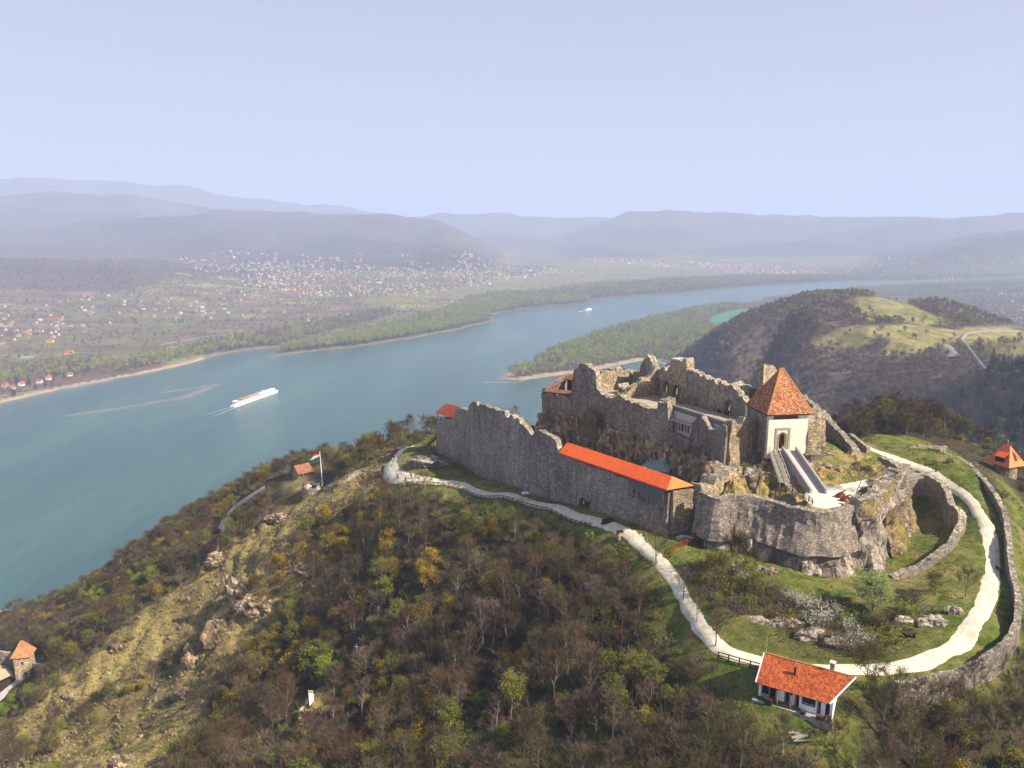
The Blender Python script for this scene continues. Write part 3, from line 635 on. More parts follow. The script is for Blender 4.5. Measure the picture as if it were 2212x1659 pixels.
HM4 = [(2080, 705), (2400, 700), (2400, 790), (2180, 790), (2120, 745)]
hm = (inpoly(LU, LV, HM) | inpoly(LU, LV, HM2)) & onnear & (RR > 600)
hm3 = (inpoly(LU, LV, HM3) | inpoly(LU, LV, HM4)) & onnear & (RR > 500)
meadow = np.where(hm, 1.0, 0) + np.where(hm3, 0.55, 0)
greenf = inpoly(LU, LV, [(1530, 690), (1560, 678), (1640, 664), (1660, 668), (1600, 690), (1540, 697)]) & (RR > 1300) & ~onnear
farwood = (RR > 3600) & (LZ > 60)
farwood |= (RR > 2500) & inpoly(LU, LV, [(-400, 470), (700, 470), (1100, 540), (900, 548), (640, 545), (360, 560), (380, 600), (250, 630), (0, 625), (-400, 640)])
wood = np.maximum(wood, farwood * 1.0)
def soft2(m, k): return soft(m, k)
wood = np.maximum(wood, (LZ > .4) & (LZ < 3.6) & (RR > 1350) & (LU > 440) & ~onnear)
wood = soft2(wood, 3); meadow = np.clip(soft2(meadow, 1), 0, 1)
openf = inpoly(LU, LV, [(1300, 560), (1500, 575), (1800, 590), (1780, 598), (1400, 600), (1270, 610), (1000, 645), (800, 660), (760, 650), (1000, 620), (1150, 590)]) & (RR > 2200)
meadow = np.maximum(meadow, soft2(openf * 0.4, 2))
sand = np.where((LZ < 2.2) & (LZ > -1.0) & (RR < 2600), 1.0, 0) * np.where(LU < 440, 1.0, np.where((LX > -50) & (RR < 1700), .9, .25))
ny, nx = LX.shape; idx = np.arange(nx * ny).reshape(ny, nx)
F = np.stack([idx[:-1, :-1], idx[1:, :-1], idx[1:, 1:], idx[:-1, 1:]], -1)
cut = (innear[:-1, :-1] & innear[1:, 1:] & innear[:-1, 1:] & innear[1:, :-1]) & (LY[:-1, :-1] < GY1 - 14) & (np.abs(LX[:-1, :-1] + 40) < 270) & (LY[:-1, :-1] > GY0 + 14)
F = F[~cut].reshape(-1, 4)
me = np_mesh('valley_terrain', np.stack([LX, LY, LZ], -1).reshape(-1, 3), F, M['land'], smooth=True)
ca = me.color_attributes.new('mask', 'FLOAT_COLOR', 'POINT')
ca.data.foreach_set('color', np.stack([wood, meadow, sand, np.ones_like(wood)], -1).astype(np.float32).ravel())
tag(link('valley_terrain', me), 'river valley with fields, wooded hills and far blue mountains', kind='structure')
LANDPT = (LX, LY, LZ)

# ------------------------------------------------------------------ river
wx = np.linspace(-3200, 7200, 210); wy = np.linspace(150, 7000, 200)
WX, WY = np.meshgrid(wx, wy)
def near_line(pix, w):
    pts = [W0(*p) for p in pix]; return sstep(w, w * 0.25, seg_dist(WX, WY, pts))
wx = np.concatenate([np.linspace(-4000, -900, 30)[:-1], np.linspace(-900, 500, 260)[:-1], np.linspace(500, 9000, 90)]); wy = np.concatenate([np.linspace(150, 850, 20)[:-1], np.linspace(850, 1500, 200)[:-1], np.linspace(1500, 8000, 80)])
WX, WY = np.meshgrid(wx, wy)
shallow = np.maximum(near_line([(150, 897), (260, 882), (400, 858), (450, 838)], 14) * 0.6, near_line([(350, 848), (430, 836), (470, 830)], 8) * 0.8)
shallow = np.maximum(shallow, near_line([(1050, 826), (1085, 826), (1120, 826)], 9) * 0.7)
shallow = np.maximum(shallow, sstep(26, 4, seg_dist(WX, WY, FARBANK[1:14])) * 0.45)
shallow = np.maximum(shallow, sstep(20, 4, seg_dist(WX, WY, NEARBANK[:4] + NEARBANK[-4:])) * 0.4)
ny, nx = WX.shape; idx = np.arange(nx * ny).reshape(ny, nx)
F = np.stack([idx[:-1, :-1], idx[:-1, 1:], idx[1:, 1:], idx[1:, :-1]], -1).reshape(-1, 4)
me = np_mesh('river', np.stack([WX, WY, WX * 0], -1).reshape(-1, 3), F, M['water'])
ca = me.color_attributes.new('shallow', 'FLOAT_COLOR', 'POINT')
ca.data.foreach_set('color', np.repeat(shallow.ravel()[:, None], 4, 1).astype(np.float32).ravel())
tag(link('river', me), 'broad blue-green river curving past the castle hill', kind='structure')

# ------------------------------------------------------------------ haze
mh = bpy.data.materials.new('valley_haze'); mh.use_nodes = True; nt = mh.node_tree; nt.nodes.clear()
ho = nt.nodes.new('ShaderNodeOutputMaterial'); hv = nt.nodes.new('ShaderNodeVolumePrincipled')
hv.inputs['Color'].default_value = (0.60, 0.71, 1.0, 1); hv.inputs['Density'].default_value = 1.45e-4; hv.inputs['Anisotropy'].default_value = 0.0
nt.links.new(hv.outputs[0], ho.inputs['Volume'])
hb = MB(); hb.box((1500, 10000, 477), (40000, 24000, 1006))
HAZE = hb.build('haze', mh); tag(HAZE, 'pale blue spring haze filling the valley', kind='stuff')

# ------------------------------------------------------------------ masonry: thick rough walls built cell by cell, with openings and broken tops
def masonry(name, line, mtl, parent=None, thick=1.2, cell=0.6, rough=0.12, jag=0.0, jagw=1.6, top=None, base=None, holes=(), batter=0.0, bulge=0.0, bulge_len=7.0, side=1, seed=0, top_mat=None, keepfn=None, toprough=None, foot=0.0):
    """line: (x, y, base z, top z) along the wall; top/base: (s, z) profiles that replace them; holes: (s0, s1, z0, z1[, arch]); side: which side is the outer face"""
    L = np.array([p[:4] for p in line], float)
    seg = np.hypot(np.diff(L[:, 0]), np.diff(L[:, 1])); S = np.concatenate([[0], np.cumsum(seg)])
    n = max(2, int(S[-1] / cell) + 1); s = np.linspace(0, S[-1], n)
    x = np.interp(s, S, L[:, 0]); y = np.interp(s, S, L[:, 1]); zb = np.interp(s, S, L[:, 2]); zt = np.interp(s, S, L[:, 3])
    if top is not None: zt = np.interp(s, [p[0] for p in top], [p[1] for p in top])
    if base is not None: zb = np.interp(s, [p[0] for p in base], [p[1] for p in base])
    if jag:
        j = fbm(s / jagw, s * 0 + seed, s=seed + 3, octs=3); j2 = np.round(j * 2.2) / 2.2
        zt = zt + jag * (0.5 * j + 0.5 * j2)
    zt = np.maximum(zt, zb + 0.3)
    tx = np.gradient(x); ty = np.gradient(y); ln = np.hypot(tx, ty); nxv = ty / ln * side; nyv = -tx / ln * side
    m = max(2, int((zt - zb).max() / cell) + 1); t = np.linspace(0, 1, m)
    Z = zb[:, None] + (zt - zb)[:, None] * t[None]
    SS = np.repeat(s[:, None], m, 1)
    if toprough is None: toprough = rough
    verts = []
    fd = fbm(SS / 1.3 + seed, Z / 1.3, s=seed + 1, octs=3) * rough
    gl = fbm(SS / bulge_len + seed, Z / (bulge_len * 1.3), s=seed + 7, octs=4) * bulge if bulge else 0
    if bulge: gl = gl + (np.abs(fbm(SS / (bulge_len * 0.45) + seed, Z / (bulge_len * 1.1), s=seed + 8, octs=4)) - 0.4) * bulge * -0.7
    fade = np.clip((1 - t[None]) * 3.0, 0, 1) if bulge else 1
    out_f = thick / 2 + fd + gl * fade + batter * (1 - t[None]) ** 1.3
    out_b = -thick / 2 + fbm(SS / 1.3 + 9 + seed, Z / 1.3, s=seed + 2, octs=3) * rough
    ZF = Z + fbm(SS / 0.9, Z, s=seed + 4, octs=2) * toprough * 0.7; ZF[:, 0] = Z[:, 0] - foot
    A = np.stack([x[:, None] + nxv[:, None] * out_f, y[:, None] + nyv[:, None] * out_f, ZF], -1)
    B = np.stack([x[:, None] + nxv[:, None] * out_b, y[:, None] + nyv[:, None] * out_b, ZF + fbm(SS / 0.9 + 5, Z, s=seed + 5, octs=2) * toprough * (t[None] > 0.99)], -1)
    ia = np.arange(n * m).reshape(n, m); ib = ia + n * m
    sc = (s[:-1] + s[1:])[:, None] / 2 + 0 * t[None, 1:]; zc = (Z[:-1, :-1] + Z[1:, 1:]) / 2
    keep = np.ones((n - 1, m - 1), bool)
    for h in holes:
        inside = (sc > h[0]) & (sc < h[1]) & (zc > h[2]) & (zc < h[3])
        if len(h) > 4:   # round-arched head
            r = (h[1] - h[0]) / 2; cx = (h[0] + h[1]) / 2
            inside &= (zc < h[3] - r) | (((sc - cx) ** 2 + (zc - (h[3] - r)) ** 2) < r * r)
        keep &= ~inside
    if keepfn is not None: keep &= keepfn(sc, zc)
    k = np.pad(keep, 1)
    Fs = []; mi = []
    def put(mask, quad, mid=0):
        q = [a[mask] for a in quad]
        if len(q[0]): Fs.append(np.stack(q, -1)); mi.append(np.full(len(q[0]), mid))
    a00, a10, a11, a01 = ia[:-1, :-1], ia[1:, :-1], ia[1:, 1:], ia[:-1, 1:]
    b00, b10, b11, b01 = ib[:-1, :-1], ib[1:, :-1], ib[1:, 1:], ib[:-1, 1:]
    put(keep, (a00, a10, a11, a01)); put(keep, (b00, b01, b11, b10))
    tm = 1 if top_mat is not None else 0
    up = keep & ~k[1:-1, 2:]; put(up, (a01, a11, b11, b01), tm)
    dn_ = keep & ~k[1:-1, :-2]; put(dn_, (a00, b00, b10, a10))
    lf = keep & ~k[:-2, 1:-1]; put(lf, (a00, a01, b01, b00))
    rt = keep & ~k[2:, 1:-1]; put(rt, (a10, b10, b11, a11))
    mats = [mtl] + ([top_mat] if top_mat is not None else [])
    me = np_mesh(name, np.concatenate([A.reshape(-1, 3), B.reshape(-1, 3)]), np.concatenate(Fs), mats, np.concatenate(mi))
    bm = bmesh.new(); bm.from_mesh(me); bmesh.ops.recalc_face_normals(bm, faces=bm.faces)
    loose = [v for v in bm.verts if not v.link_faces]; bmesh.ops.delete(bm, geom=loose, context='VERTS'); bm.to_mesh(me); bm.free()
    o = link(name, me, parent); return o

def prof(A, B, pix, dz=0.0):
    r = sorted([(s, z + dz) for s, z in (onplane(A, B, u, v) for u, v in pix)])
    return r
def lerp(A, B, t): return A + (B - A) * t

# ================================================================== outer long wall
A1 = P(950, 972, 215.0); B1 = P(1447, 1148, 221.2)
L1 = (Vector((B1.x, B1.y)) - Vector((A1.x, A1.y))).length
outer_wall = thing('curtain_wall', 'long grey rubble outer curtain wall with broken battlements above the path and fence', 'castle wall')
top1 = prof(A1, B1, [(948, 904), (985, 905), (987, 884), (1002, 881), (1016, 889), (1018, 876), (1024, 869), (1033, 868), (1038, 876), (1041, 872), (1052, 872), (1056, 879), (1062, 877), (1070, 880), (1078, 887), (1083, 884), (1096, 889), (1098, 900), (1104, 902), (1106, 897), (1114, 896), (1117, 905), (1122, 899), (1126, 902), (1128, 914), (1138, 921), (1147, 932), (1153, 942), (1158, 940), (1161, 928), (1175, 931), (1195, 943), (1206, 951), (1212, 978), (1260, 996), (1340, 1026), (1441, 1062)])
bas1 = prof(A1, B1, [(950, 972), (975, 995), (1000, 1018), (1023, 1030), (1091, 1041), (1156, 1064), (1216, 1080), (1286, 1101), (1403, 1140), (1447, 1150)], -1.2)
sd0, zd0 = onplane(A1, B1, 1262, 1096); sd1, zd1 = onplane(A1, B1, 1285, 1100); _, zd2 = onplane(A1, B1, 1262, 1071)
masonry('wall_face', [(A1.x, A1.y, 0, 0), (B1.x, B1.y, 0, 0)], M['masonry'], outer_wall, thick=1.5, cell=0.5, rough=0.14, jag=0.25, jagw=1.4, top=top1, base=bas1, bulge=0.35, bulge_len=9, side=1, seed=11, batter=0.7,
        holes=[(sd0, sd1, zd0 - 2, zd2)], top_mat=M['coping'])
W1D = (Vector((B1.x - A1.x, B1.y - A1.y, 0))).normalized(); W1N = Vector((W1D.y, -W1D.x, 0))     # outward (towards the path)
def w1(s, z, out=0.0): return Vector((A1.x, A1.y, 0)) + W1D * s + W1N * out + Vector((0, 0, z))
g = MB(); zg = zd0 - 0.3
for k in range(6):
    a = sd0 + (sd1 - sd0) * (k + 0.03) / 6; b_ = sd0 + (sd1 - sd0) * (k + 0.97) / 6
    d = MB(); d.add([w1(a, zg, 0.1), w1(b_, zg, 0.1), w1(b_, zd2, 0.1), w1(a, zd2, 0.1), w1(a, zg, -0.1), w1(b_, zg, -0.1), w1(b_, zd2, -0.1), w1(a, zd2, -0.1)],
                    [(0, 1, 2, 3), (7, 6, 5, 4), (0, 4, 5, 1), (3, 2, 6, 7), (0, 3, 7, 4), (1, 5, 6, 2)]); d.build('gate_plank', M['wood_dark'], outer_wall)
# the lit end face round the corner, towards the bastion
C1 = P(1512, 1136, 221.2)
end1 = prof(B1, C1, [(1441, 1060), (1470, 1057), (1499, 1054), (1512, 1056)])
masonry('end_wall', [(B1.x, B1.y, 219.5, 230), (C1.x, C1.y, 219.5, 230)], M['masonry_warm_lit'], outer_wall, thick=1.3, cell=0.5, rough=0.1, top=end1, base=[(0, 219.6), (20, 219.6)], side=1, seed=14, batter=0.5, top_mat=M['coping'])
# covered fighting gallery: orange sheet roof on posts with slatted boarding
gal = thing('covered_gallery', 'long bright orange sheet metal roof over slatted boarding on the outer wall', 'roofed gallery')
e0 = onplane(A1, B1, 1207, 977); e1 = onplane(A1, B1, 1441, 1058)
EW = 1.6                                                 # eave overhang outside the wall
def fitline(u, v, out):                                  # point on the plane parallel to the wall, `out` metres in front
    A = Vector((A1.x + W1N.x * out, A1.y + W1N.y * out, 0)); B = Vector((B1.x + W1N.x * out, B1.y + W1N.y * out, 0)); s, z = onplane(A, B, u, v); return s, z
se0, ze0 = fitline(1207, 978, EW); se1, ze1 = fitline(1441, 1059, EW)
sr0, zr0 = fitline(1226, 956, -1.6); sr1, zr1 = fitline(1451, 1029, -1.6)
E0, E1_, R0, R1 = w1(se0, ze0, EW), w1(se1, ze1, EW), w1(sr0, zr0, -1.6), w1(sr1, zr1, -1.6)
tip = P(1499, 1049, (ze1 + 0.2)); BK0 = w1(se0, ze0, -4.2); 
roofA = quad_roof('roof_panel', [[E0, E1_, R1, R0]], M['metal_orange'], gal, 0.14)
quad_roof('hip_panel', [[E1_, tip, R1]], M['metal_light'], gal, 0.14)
quad_roof('back_roof_panel', [[tip, BK0, R0, R1]], M['metal_orange'], gal, 0.12)
# standing seams
k = 0
for i in range(44):
    t = (i + 0.5) / 44; a = lerp(E0, E1_, t); b_ = lerp(R0, R1, t); mb = MB(); mb.bar(a + Vector((0, 0, .10)), b_ + Vector((0, 0, .10)), 0.05, 0.07); mb.build('seam', M['metal_orange'], gal)
mb = MB(); mb.bar(E0 + Vector((0, 0, -.14)), E1_ + Vector((0, 0, -.14)), 0.14, 0.12); mb.build('gutter', M['metal_orange'], gal)
NSL = 16
for i in range(NSL):
    t = i / (NSL - 1); s0 = se0 + 22 + t * 9; s1 = se1 - 0.9
    za = ze0 + (ze1 - ze0) * ((s0 - se0) / (se1 - se0)) - 0.55 - t * 3.3; zb_ = ze1 - 0.45 - t * 3.3
    mb = MB(); mb.bar(w1(s0, za, 1.42 + t * 0.35), w1(s1, zb_, 1.42 + t * 0.35), 0.07, 0.17); mb.build('slat', M['wood_slat'], gal)
for i in range(7):
    t = i / 6; s0 = se0 + 24 + t * (se1 - se0 - 26); zz = ze0 + (ze1 - ze0) * ((s0 - se0) / (se1 - se0)); mb = MB(); mb.bar(w1(s0, zz - 0.2, 1.3), w1(s0, zz - 4.0, 1.62), 0.14); mb.build('post', M['wood_dark'], gal)
mb = MB(); mb.bar(w1(se1 - 1.2, ze1 - 0.5, 1.3), w1(fitline(1398, 1142, 2.6)[0], 221.2, 2.6), 0.10); tag(mb.build('drain_pipe', simple('pale_pipe', (0.4, 0.36, 0.28))), 'thin pale pipe leaning from the orange gallery roof down to the grass', 'pipe')
# small turret roof at the river end
tur = thing('corner_turret', 'small open turret with orange roof at the river end of the curtain wall', 'turret')
s0t, _ = onplane(A1, B1, 948, 903); s1t, _ = onplane(A1, B1, 985, 903); _, zet = onplane(A1, B1, 965, 898); _, zrt = onplane(A1, B1, 965, 878)
q0 = w1(s0t - 0.6, onplane(A1, B1, 945, 890)[1], 0.9); q1 = w1(s1t, onplane(A1, B1, 984, 903)[1], 0.9); zz = (q0.z + q1.z) / 2
r0 = w1(s0t + 2.6, onplane(A1, B1, 967, 877)[1], -1.3); r1 = w1(s1t + 1.0, onplane(A1, B1, 986, 880)[1], -1.3)
b0 = w1(s0t - 0.6, q0.z, -3.6); b1 = w1(s1t + 1.0, q0.z, -3.6)
quad_roof('roof', [[q0, q1, r1, r0]], M['metal_orange'], tur); quad_roof('back_roof', [[b1, b0, r0, r1]], M['metal_orange'], tur, 0.12); quad_roof('hip', [[b0, q0, r0]], M['metal_orange'], tur, 0.12)
for s_, o_ in ((s0t + 0.2, 0.5), (s1t - 0.4, 0.5), (s0t + 0.2, -3.2), ((s0t + s1t) / 2, 0.5)):
    mb = MB(); mb.bar(w1(s_, top1[0][1] - 0.6, o_), w1(s_, q0.z + 0.05 if o_ < 0 else (q0.z + q1.z) / 2, o_), 0.22); mb.build('post', M['wood_dark'], tur)
mb = MB(); mb.bar(w1(s0t, top1[0][1] + 0.6, 0.5), w1(s1t, top1[1][1] + 0.3, 0.5), 0.5, 0.12); mb.build('parapet_board', M['wood_dark'], tur)
mb = MB(); c_ = w1((s0t + s1t) / 2, top1[0][1] - 5.2, -2.0); mb.box((c_.x, c_.y, c_.z), (4.4, 4.0, 11.0), math.atan2(W1D.y, W1D.x)); mb.build('turret_body', M['masonry'], tur)
# timber stair climbing to the turret
stp = thing('timber_stair', 'dark timber stair climbing to the turret door at the river end of the wall', 'stair')
sa = P(918, 970, 213.6); sb = w1(s0t - 0.5, top1[0][1] - 4.4, -1.0)
for sx in (-0.7, 0.7):
    off = Vector((sx * 0.4, sx, 0)); mb = MB(); mb.bar(sa + off, sb + off, 0.18, 0.35); mb.build('stringer', M['wood_dark'], stp)
    mb = MB(); mb.bar(sa + off + Vector((0, 0, 1)), sb + off + Vector((0, 0, 1)), 0.1); mb.build('handrail', M['wood_dark'], stp)
for i in range(12):
    p = lerp(sa, sb, (i + .5) / 12); mb = MB(); mb.box(p + Vector((0, 0, .12)), (0.42, 1.5, 0.07), math.atan2((sb - sa).y, (sb - sa).x)); mb.build('tread', M['wood_dark'], stp)
for t in (0.3, 0.62, 0.95):
    p = lerp(sa, sb, t)
    for sx in (-0.7, 0.7): mb = MB(); mb.bar(p + Vector((sx * .4, sx, 0)), (p.x + sx * .4, p.y + sx, float(gz(p.x, p.y)) - 0.3), 0.16); mb.build('post', M['wood_dark'], stp)
mb = MB(); pp = P(905, 972, 213.6); mb.box((pp.x, pp.y, pp.z + 0.15), (3.6, 2.4, 0.2), 0.3); mb.build('landing', M['wood_dark'], stp)

# ================================================================== inner castle, front wall
A2 = P(1174, 962, 216.0); C2 = P(1569, 1024, 226.2)
L2 = (Vector((C2.x - A2.x, C2.y - A2.y))).length
W2D = Vector((C2.x - A2.x, C2.y - A2.y, 0)).normalized(); W2N = Vector((W2D.y, -W2D.x, 0))
def w2(s, z, out=0.0): return Vector((A2.x, A2.y, 0)) + W2D * s + W2N * out + Vector((0, 0, z))
castle = thing('castle_ruin', 'ruined stone inner castle high on bedrock with broken walls round a courtyard', 'castle')
top2 = prof(A2, C2, [(1174, 848), (1240, 855), (1241, 803), (1246, 794), (1255, 792), (1262, 787), (1273, 788), (1277, 794), (1284, 796), (1292, 803), (1293, 838), (1300, 846), (1316, 855), (1330, 857), (1336, 852), (1343, 853), (1352, 861), (1361, 866), (1381, 873), (1400, 879), (1418, 884),
                     (1424, 884), (1425, 866), (1448, 867), (1449, 905), (1451, 934), (1480, 944), (1494, 948), (1501, 915), (1512, 903), (1520, 902), (1526, 912), (1540, 920), (1556, 925), (1568, 917)])
front = masonry('front_wall', [(A2.x, A2.y, 0, 0), (C2.x, C2.y, 0, 0)], M['masonry'], castle, thick=1.6, cell=0.5, rough=0.2, jag=0.45, jagw=1.2, top=top2, base=[(0, 226), (L2 * 0.35, 227), (L2, 222.5)], bulge=0.3, bulge_len=7, seed=21, top_mat=M['coping'], foot=2.5)
rocktop = prof(A2, C2, [(1174, 895), (1215, 892), (1250, 905), (1300, 915), (1360, 935), (1420, 950), (1470, 965), (1520, 980), (1569, 1000)])
rk = masonry('bedrock', [(A2.x + 0.6 * W2N.x - W2D.x * 1.0, A2.y + 0.6 * W2N.y - W2D.y, 0, 0), (C2.x + 0.6 * W2N.x, C2.y + 0.6 * W2N.y, 0, 0)], M['crag'], castle, thick=2.0, cell=0.6, rough=0.35, jag=1.0, jagw=3,
        top=rocktop, base=[(0, 213), (L2 * 0.5, 214), (L2, 219)], bulge=1.3, bulge_len=6, seed=23, batter=2.2, foot=1)
# a lichened buttress on the front wall
sb0, zb0 = onplane(A2, C2, 1277, 884); sb1, _ = onplane(A2, C2, 1304, 884)
ax, bx_ = w2(sb0, 0, 1.3), w2(sb1, 0, 1.3)
masonry('buttress', [(ax.x, ax.y, 214, zb0), (bx_.x, bx_.y, 214, zb0)], M['masonry_lichen'], castle, thick=2.2, cell=0.5, rough=0.15, seed=24, batter=0.8)
# river end wall, going back from A2
DB = -W2N                                               # direction towards the river side
D2 = Vector((A2.x, A2.y, 0)) + DB * 9
zA = onplane(A2, C2, 1174, 838)[1]
masonry('river_side_wall', [(A2.x, A2.y, 218, zA), (D2.x, D2.y, 222, zA + 3.6)], M['masonry'], castle, thick=1.4, cell=0.6, rough=0.15, side=-1, seed=25, foot=8, bulge=0.3)
# roofed wall walk at the river end: ring of lean-to roofs
zc0 = top2[0][1]
ww = lambda s, o, z: w2(s, z, o)
s240 = onplane(A2, C2, 1239, 850)[0]
s178 = 0.4
zE = onplane(A2, C2, 1178, 846)[1]; zE2 = onplane(A2, C2, 1239, 852)[1]
o_in = -2.4
RZ = 3.3
quad_roof('front_lean_to_roof', [[ww(s178 - .4, .9, zE), ww(s240, .9, zE2), ww(s240, -1.3, zE2 + .75), ww(s178 + 1.5, -1.3, zE + .75)]], M['tile_brown'], castle, 0.2)
quad_roof('side_lean_to_roof', [[ww(s178 - .6, -9.0, zE + RZ), ww(s178 - .6, .9, zE), ww(s178 + 1.5, -1.3, zE + .75), ww(s178 + 1.8, -7.4, zE + RZ + .5)]], M['tile_brown'], castle, 0.2)
quad_roof('rear_lean_to_roof', [[ww(s178 + 1.2, -6.6, zE + RZ), ww(s240 + 1, -6.6, zE + RZ), ww(s240 + 1, -8.8, zE + RZ + 1.1), ww(s178 - .6, -8.8, zE + RZ + 1.1)]], M['tile_brown'], castle, 0.2)
mb = MB(); a, b_ = ww(s178 + 1.2, -7.3, zE), ww(s240 + 1, -7.3, zE)
mb.add([a - Vector((0, 0, 2.5)), b_ - Vector((0, 0, 2.5)), b_ + Vector((0, 0, RZ)), a + Vector((0, 0, RZ)), a + DB * .3 - Vector((0, 0, 2.5)), b_ + DB * .3 - Vector((0, 0, 2.5)), b_ + DB * .3 + Vector((0, 0, RZ)), a + DB * .3 + Vector((0, 0, RZ))],
       [(0, 1, 2, 3), (7, 6, 5, 4), (0, 4, 5, 1), (3, 2, 6, 7), (0, 3, 7, 4), (1, 5, 6, 2)])
mb.build('inner_boarding', M['wood_dark'], castle)
for sw in (0.40, 0.72):
    p = ww(s178 + (s240 - s178) * sw, -7.25, zE + 2.3); mb = MB(); mb.box(p, (1.0, 0.14, 1.0), math.atan2(W2D.y, W2D.x)); mb.build('shutter_window', M['whitewash'], castle)
mb = MB(); mb.prism([ww(s178, -1, 0)[:2], ww(s240 + 1, -1, 0)[:2], ww(s240 + 1, -9, 0)[:2], ww(s178, -9, 0)[:2]], zE - 3.0, zE - 2.6); mb.build('wall_walk_floor', M['wood_dark'], castle)
for i in range(7):
    sp_ = s178 + (s240 - s178) * (i + .3) / 7; zz = zE + (zE2 - zE) * (i + .3) / 7; mb = MB(); mb.bar(ww(sp_, .55, zz - 1.15), ww(sp_, .55, zz + 0.05), 0.28 if i < 6 else 0.5); mb.build('parapet_post', M['wood_brown'] if i < 6 else M['wood_red'], castle)
mb = MB(); mb.bar(ww(s178, .6, zE - 1.2), ww(s240, .6, zE2 - 1.2), .2, .25); mb.build('parapet_rail', M['wood_dark'], castle)

# courtyard floor
CYZ = 235.0
A3 = P(1375, 872, CYZ); B3 = P(1632, 905, CYZ)
W3D = (Vector((P(1595, 900, CYZ).x - P(1482, 869, CYZ).x, P(1595, 900, CYZ).y - P(1482, 869, CYZ).y, 0))).normalized(); W3N = Vector((W3D.y, -W3D.x, 0))
O3 = P(1482, 869, CYZ)
def w3(s, z, out=0.0): return Vector((O3.x, O3.y, 0)) + W3D * s + W3N * out + Vector((0, 0, z))
def at3(u, v): return onplane(w3(0, 0), w3(10, 0), u, v)
sL3 = at3(1300, 850)[0]; sR3 = at3(1632, 900)[0]
poly = [w2(onplane(A2, C2, 1243, 880)[0], 0, -0.3), w2(L2 - 0.5, 0, -0.3), w3(sR3 + 3, 0, 0.4), w3(sL3 - 4, 0, 0.4)]
mb = MB(); mb.prism([p[:2] for p in poly], CYZ - 0.5, CYZ); mb.build('courtyard_floor', M['floor'], castle)
# rear wall (its inner face in shade, top sunlit)
top3 = sorted([at3(*p) for p in [(1296, 806), (1310, 800), (1322, 795), (1336, 797), (1342, 801), (1360, 800), (1372, 806), (1384, 800), (1388, 806), (1391, 779), (1397, 777), (1400, 783), (1403, 771), (1410, 770), (1415, 778), (1417, 795), (1430, 797), (1447, 797), (1450, 799), (1490, 803), (1493, 799), (1505, 803), (1520, 812), (1528, 808), (1534, 820), (1547, 817), (1556, 826), (1570, 824), (1580, 832), (1592, 836), (1600, 848), (1610, 862), (1632, 868)]])
hs = []
for (u0, v0, u1, v1) in [(1419, 852, 1428, 817), (1440, 852, 1449, 824), (1462, 852, 1472, 830), (1443, 868, 1448, 856)]:
    s0, z0 = at3(u0, v0); s1, z1 = at3(u1, v1); hs.append((s0, s1, z0, z1, 1))
a_ = at3(1574, 895); b_ = at3(1586, 866); hs.append((a_[0], b_[0], CYZ - 1, b_[1], 1))
p0, p1 = w3(sL3, 0), w3(sR3 + 4, 0)
masonry('rear_wall', [(p0.x, p0.y, 222, 0), (p1.x, p1.y, 222, 0)], M['masonry'], castle, thick=2.0, cell=0.45, rough=0.18, jag=0.5, jagw=0.9, top=[(s - sL3, z) for s, z in top3], base=[(0, 222), (90, 222)], holes=[(h[0] - sL3, h[1] - sL3) + h[2:] for h in hs], seed=31, top_mat=M['coping'], side=1, toprough=0.5)
M['brick'] = stone('red_brick_lining', (0.20, 0.07, 0.04), (0.32, 0.12, 0.07), (0.42, 0.2, 0.12), sz=5, lichen=0)
for h in hs[:3] + hs[4:]:
    # red brick lining of each opening
    mb = MB(); cx = (h[0] + h[1]) / 2; r = (h[1] - h[0]) / 2; zt_ = h[3]; pts = []
    for i in range(9):
        an = math.pi * i / 8; pts.append((cx - math.cos(an) * (r + .1), zt_ - r + math.sin(an) * (r + .1)))
    pts = [(cx - r - .1, max(h[2], CYZ))] + pts + [(cx + r + .1, max(h[2], CYZ))]
    for i in range(len(pts) - 1): mb.bar(w3(pts[i][0], pts[i][1], 0.9), w3(pts[i + 1][0], pts[i + 1][1], 0.9), 0.5, 0.45)
    mb.build('brick_arch', M['brick'], castle)
# the hut-like block on the rear wall
sh, zh = at3(1452, 802); sh2, _ = at3(1492, 802)
for (sa_, sb_, zt_, oo) in ((sh, sh2, at3(1470, 784)[1], 0.2),):
    a = w3(sa_, 0, oo); b_ = w3(sb_, 0, oo)
    masonry('rear_block', [(a.x, a.y, 232, zt_), (b_.x, b_.y, 232, zt_)], M['masonry_warm_lit'], castle, thick=2.6, cell=0.5, rough=0.15, jag=0.9, seed=33, base=[(0, zh - 3), (40, zh - 3)], top=sorted([(at3(*p)[0] - sa_, at3(*p)[1]) for p in [(1452, 796), (1458, 786), (1464, 778), (1478, 778), (1488, 776), (1492, 774), (1493, 780)]]))
mb = MB(); c_ = w3((sh * .45 + sh2 * .55), at3(1472, 775)[1], 0.7); mb.box(c_, (3.6, 3.2, 0.35), math.atan2(W3D.y, W3D.x)); mb.build('cap_slab', M['pale_concrete'], castle)
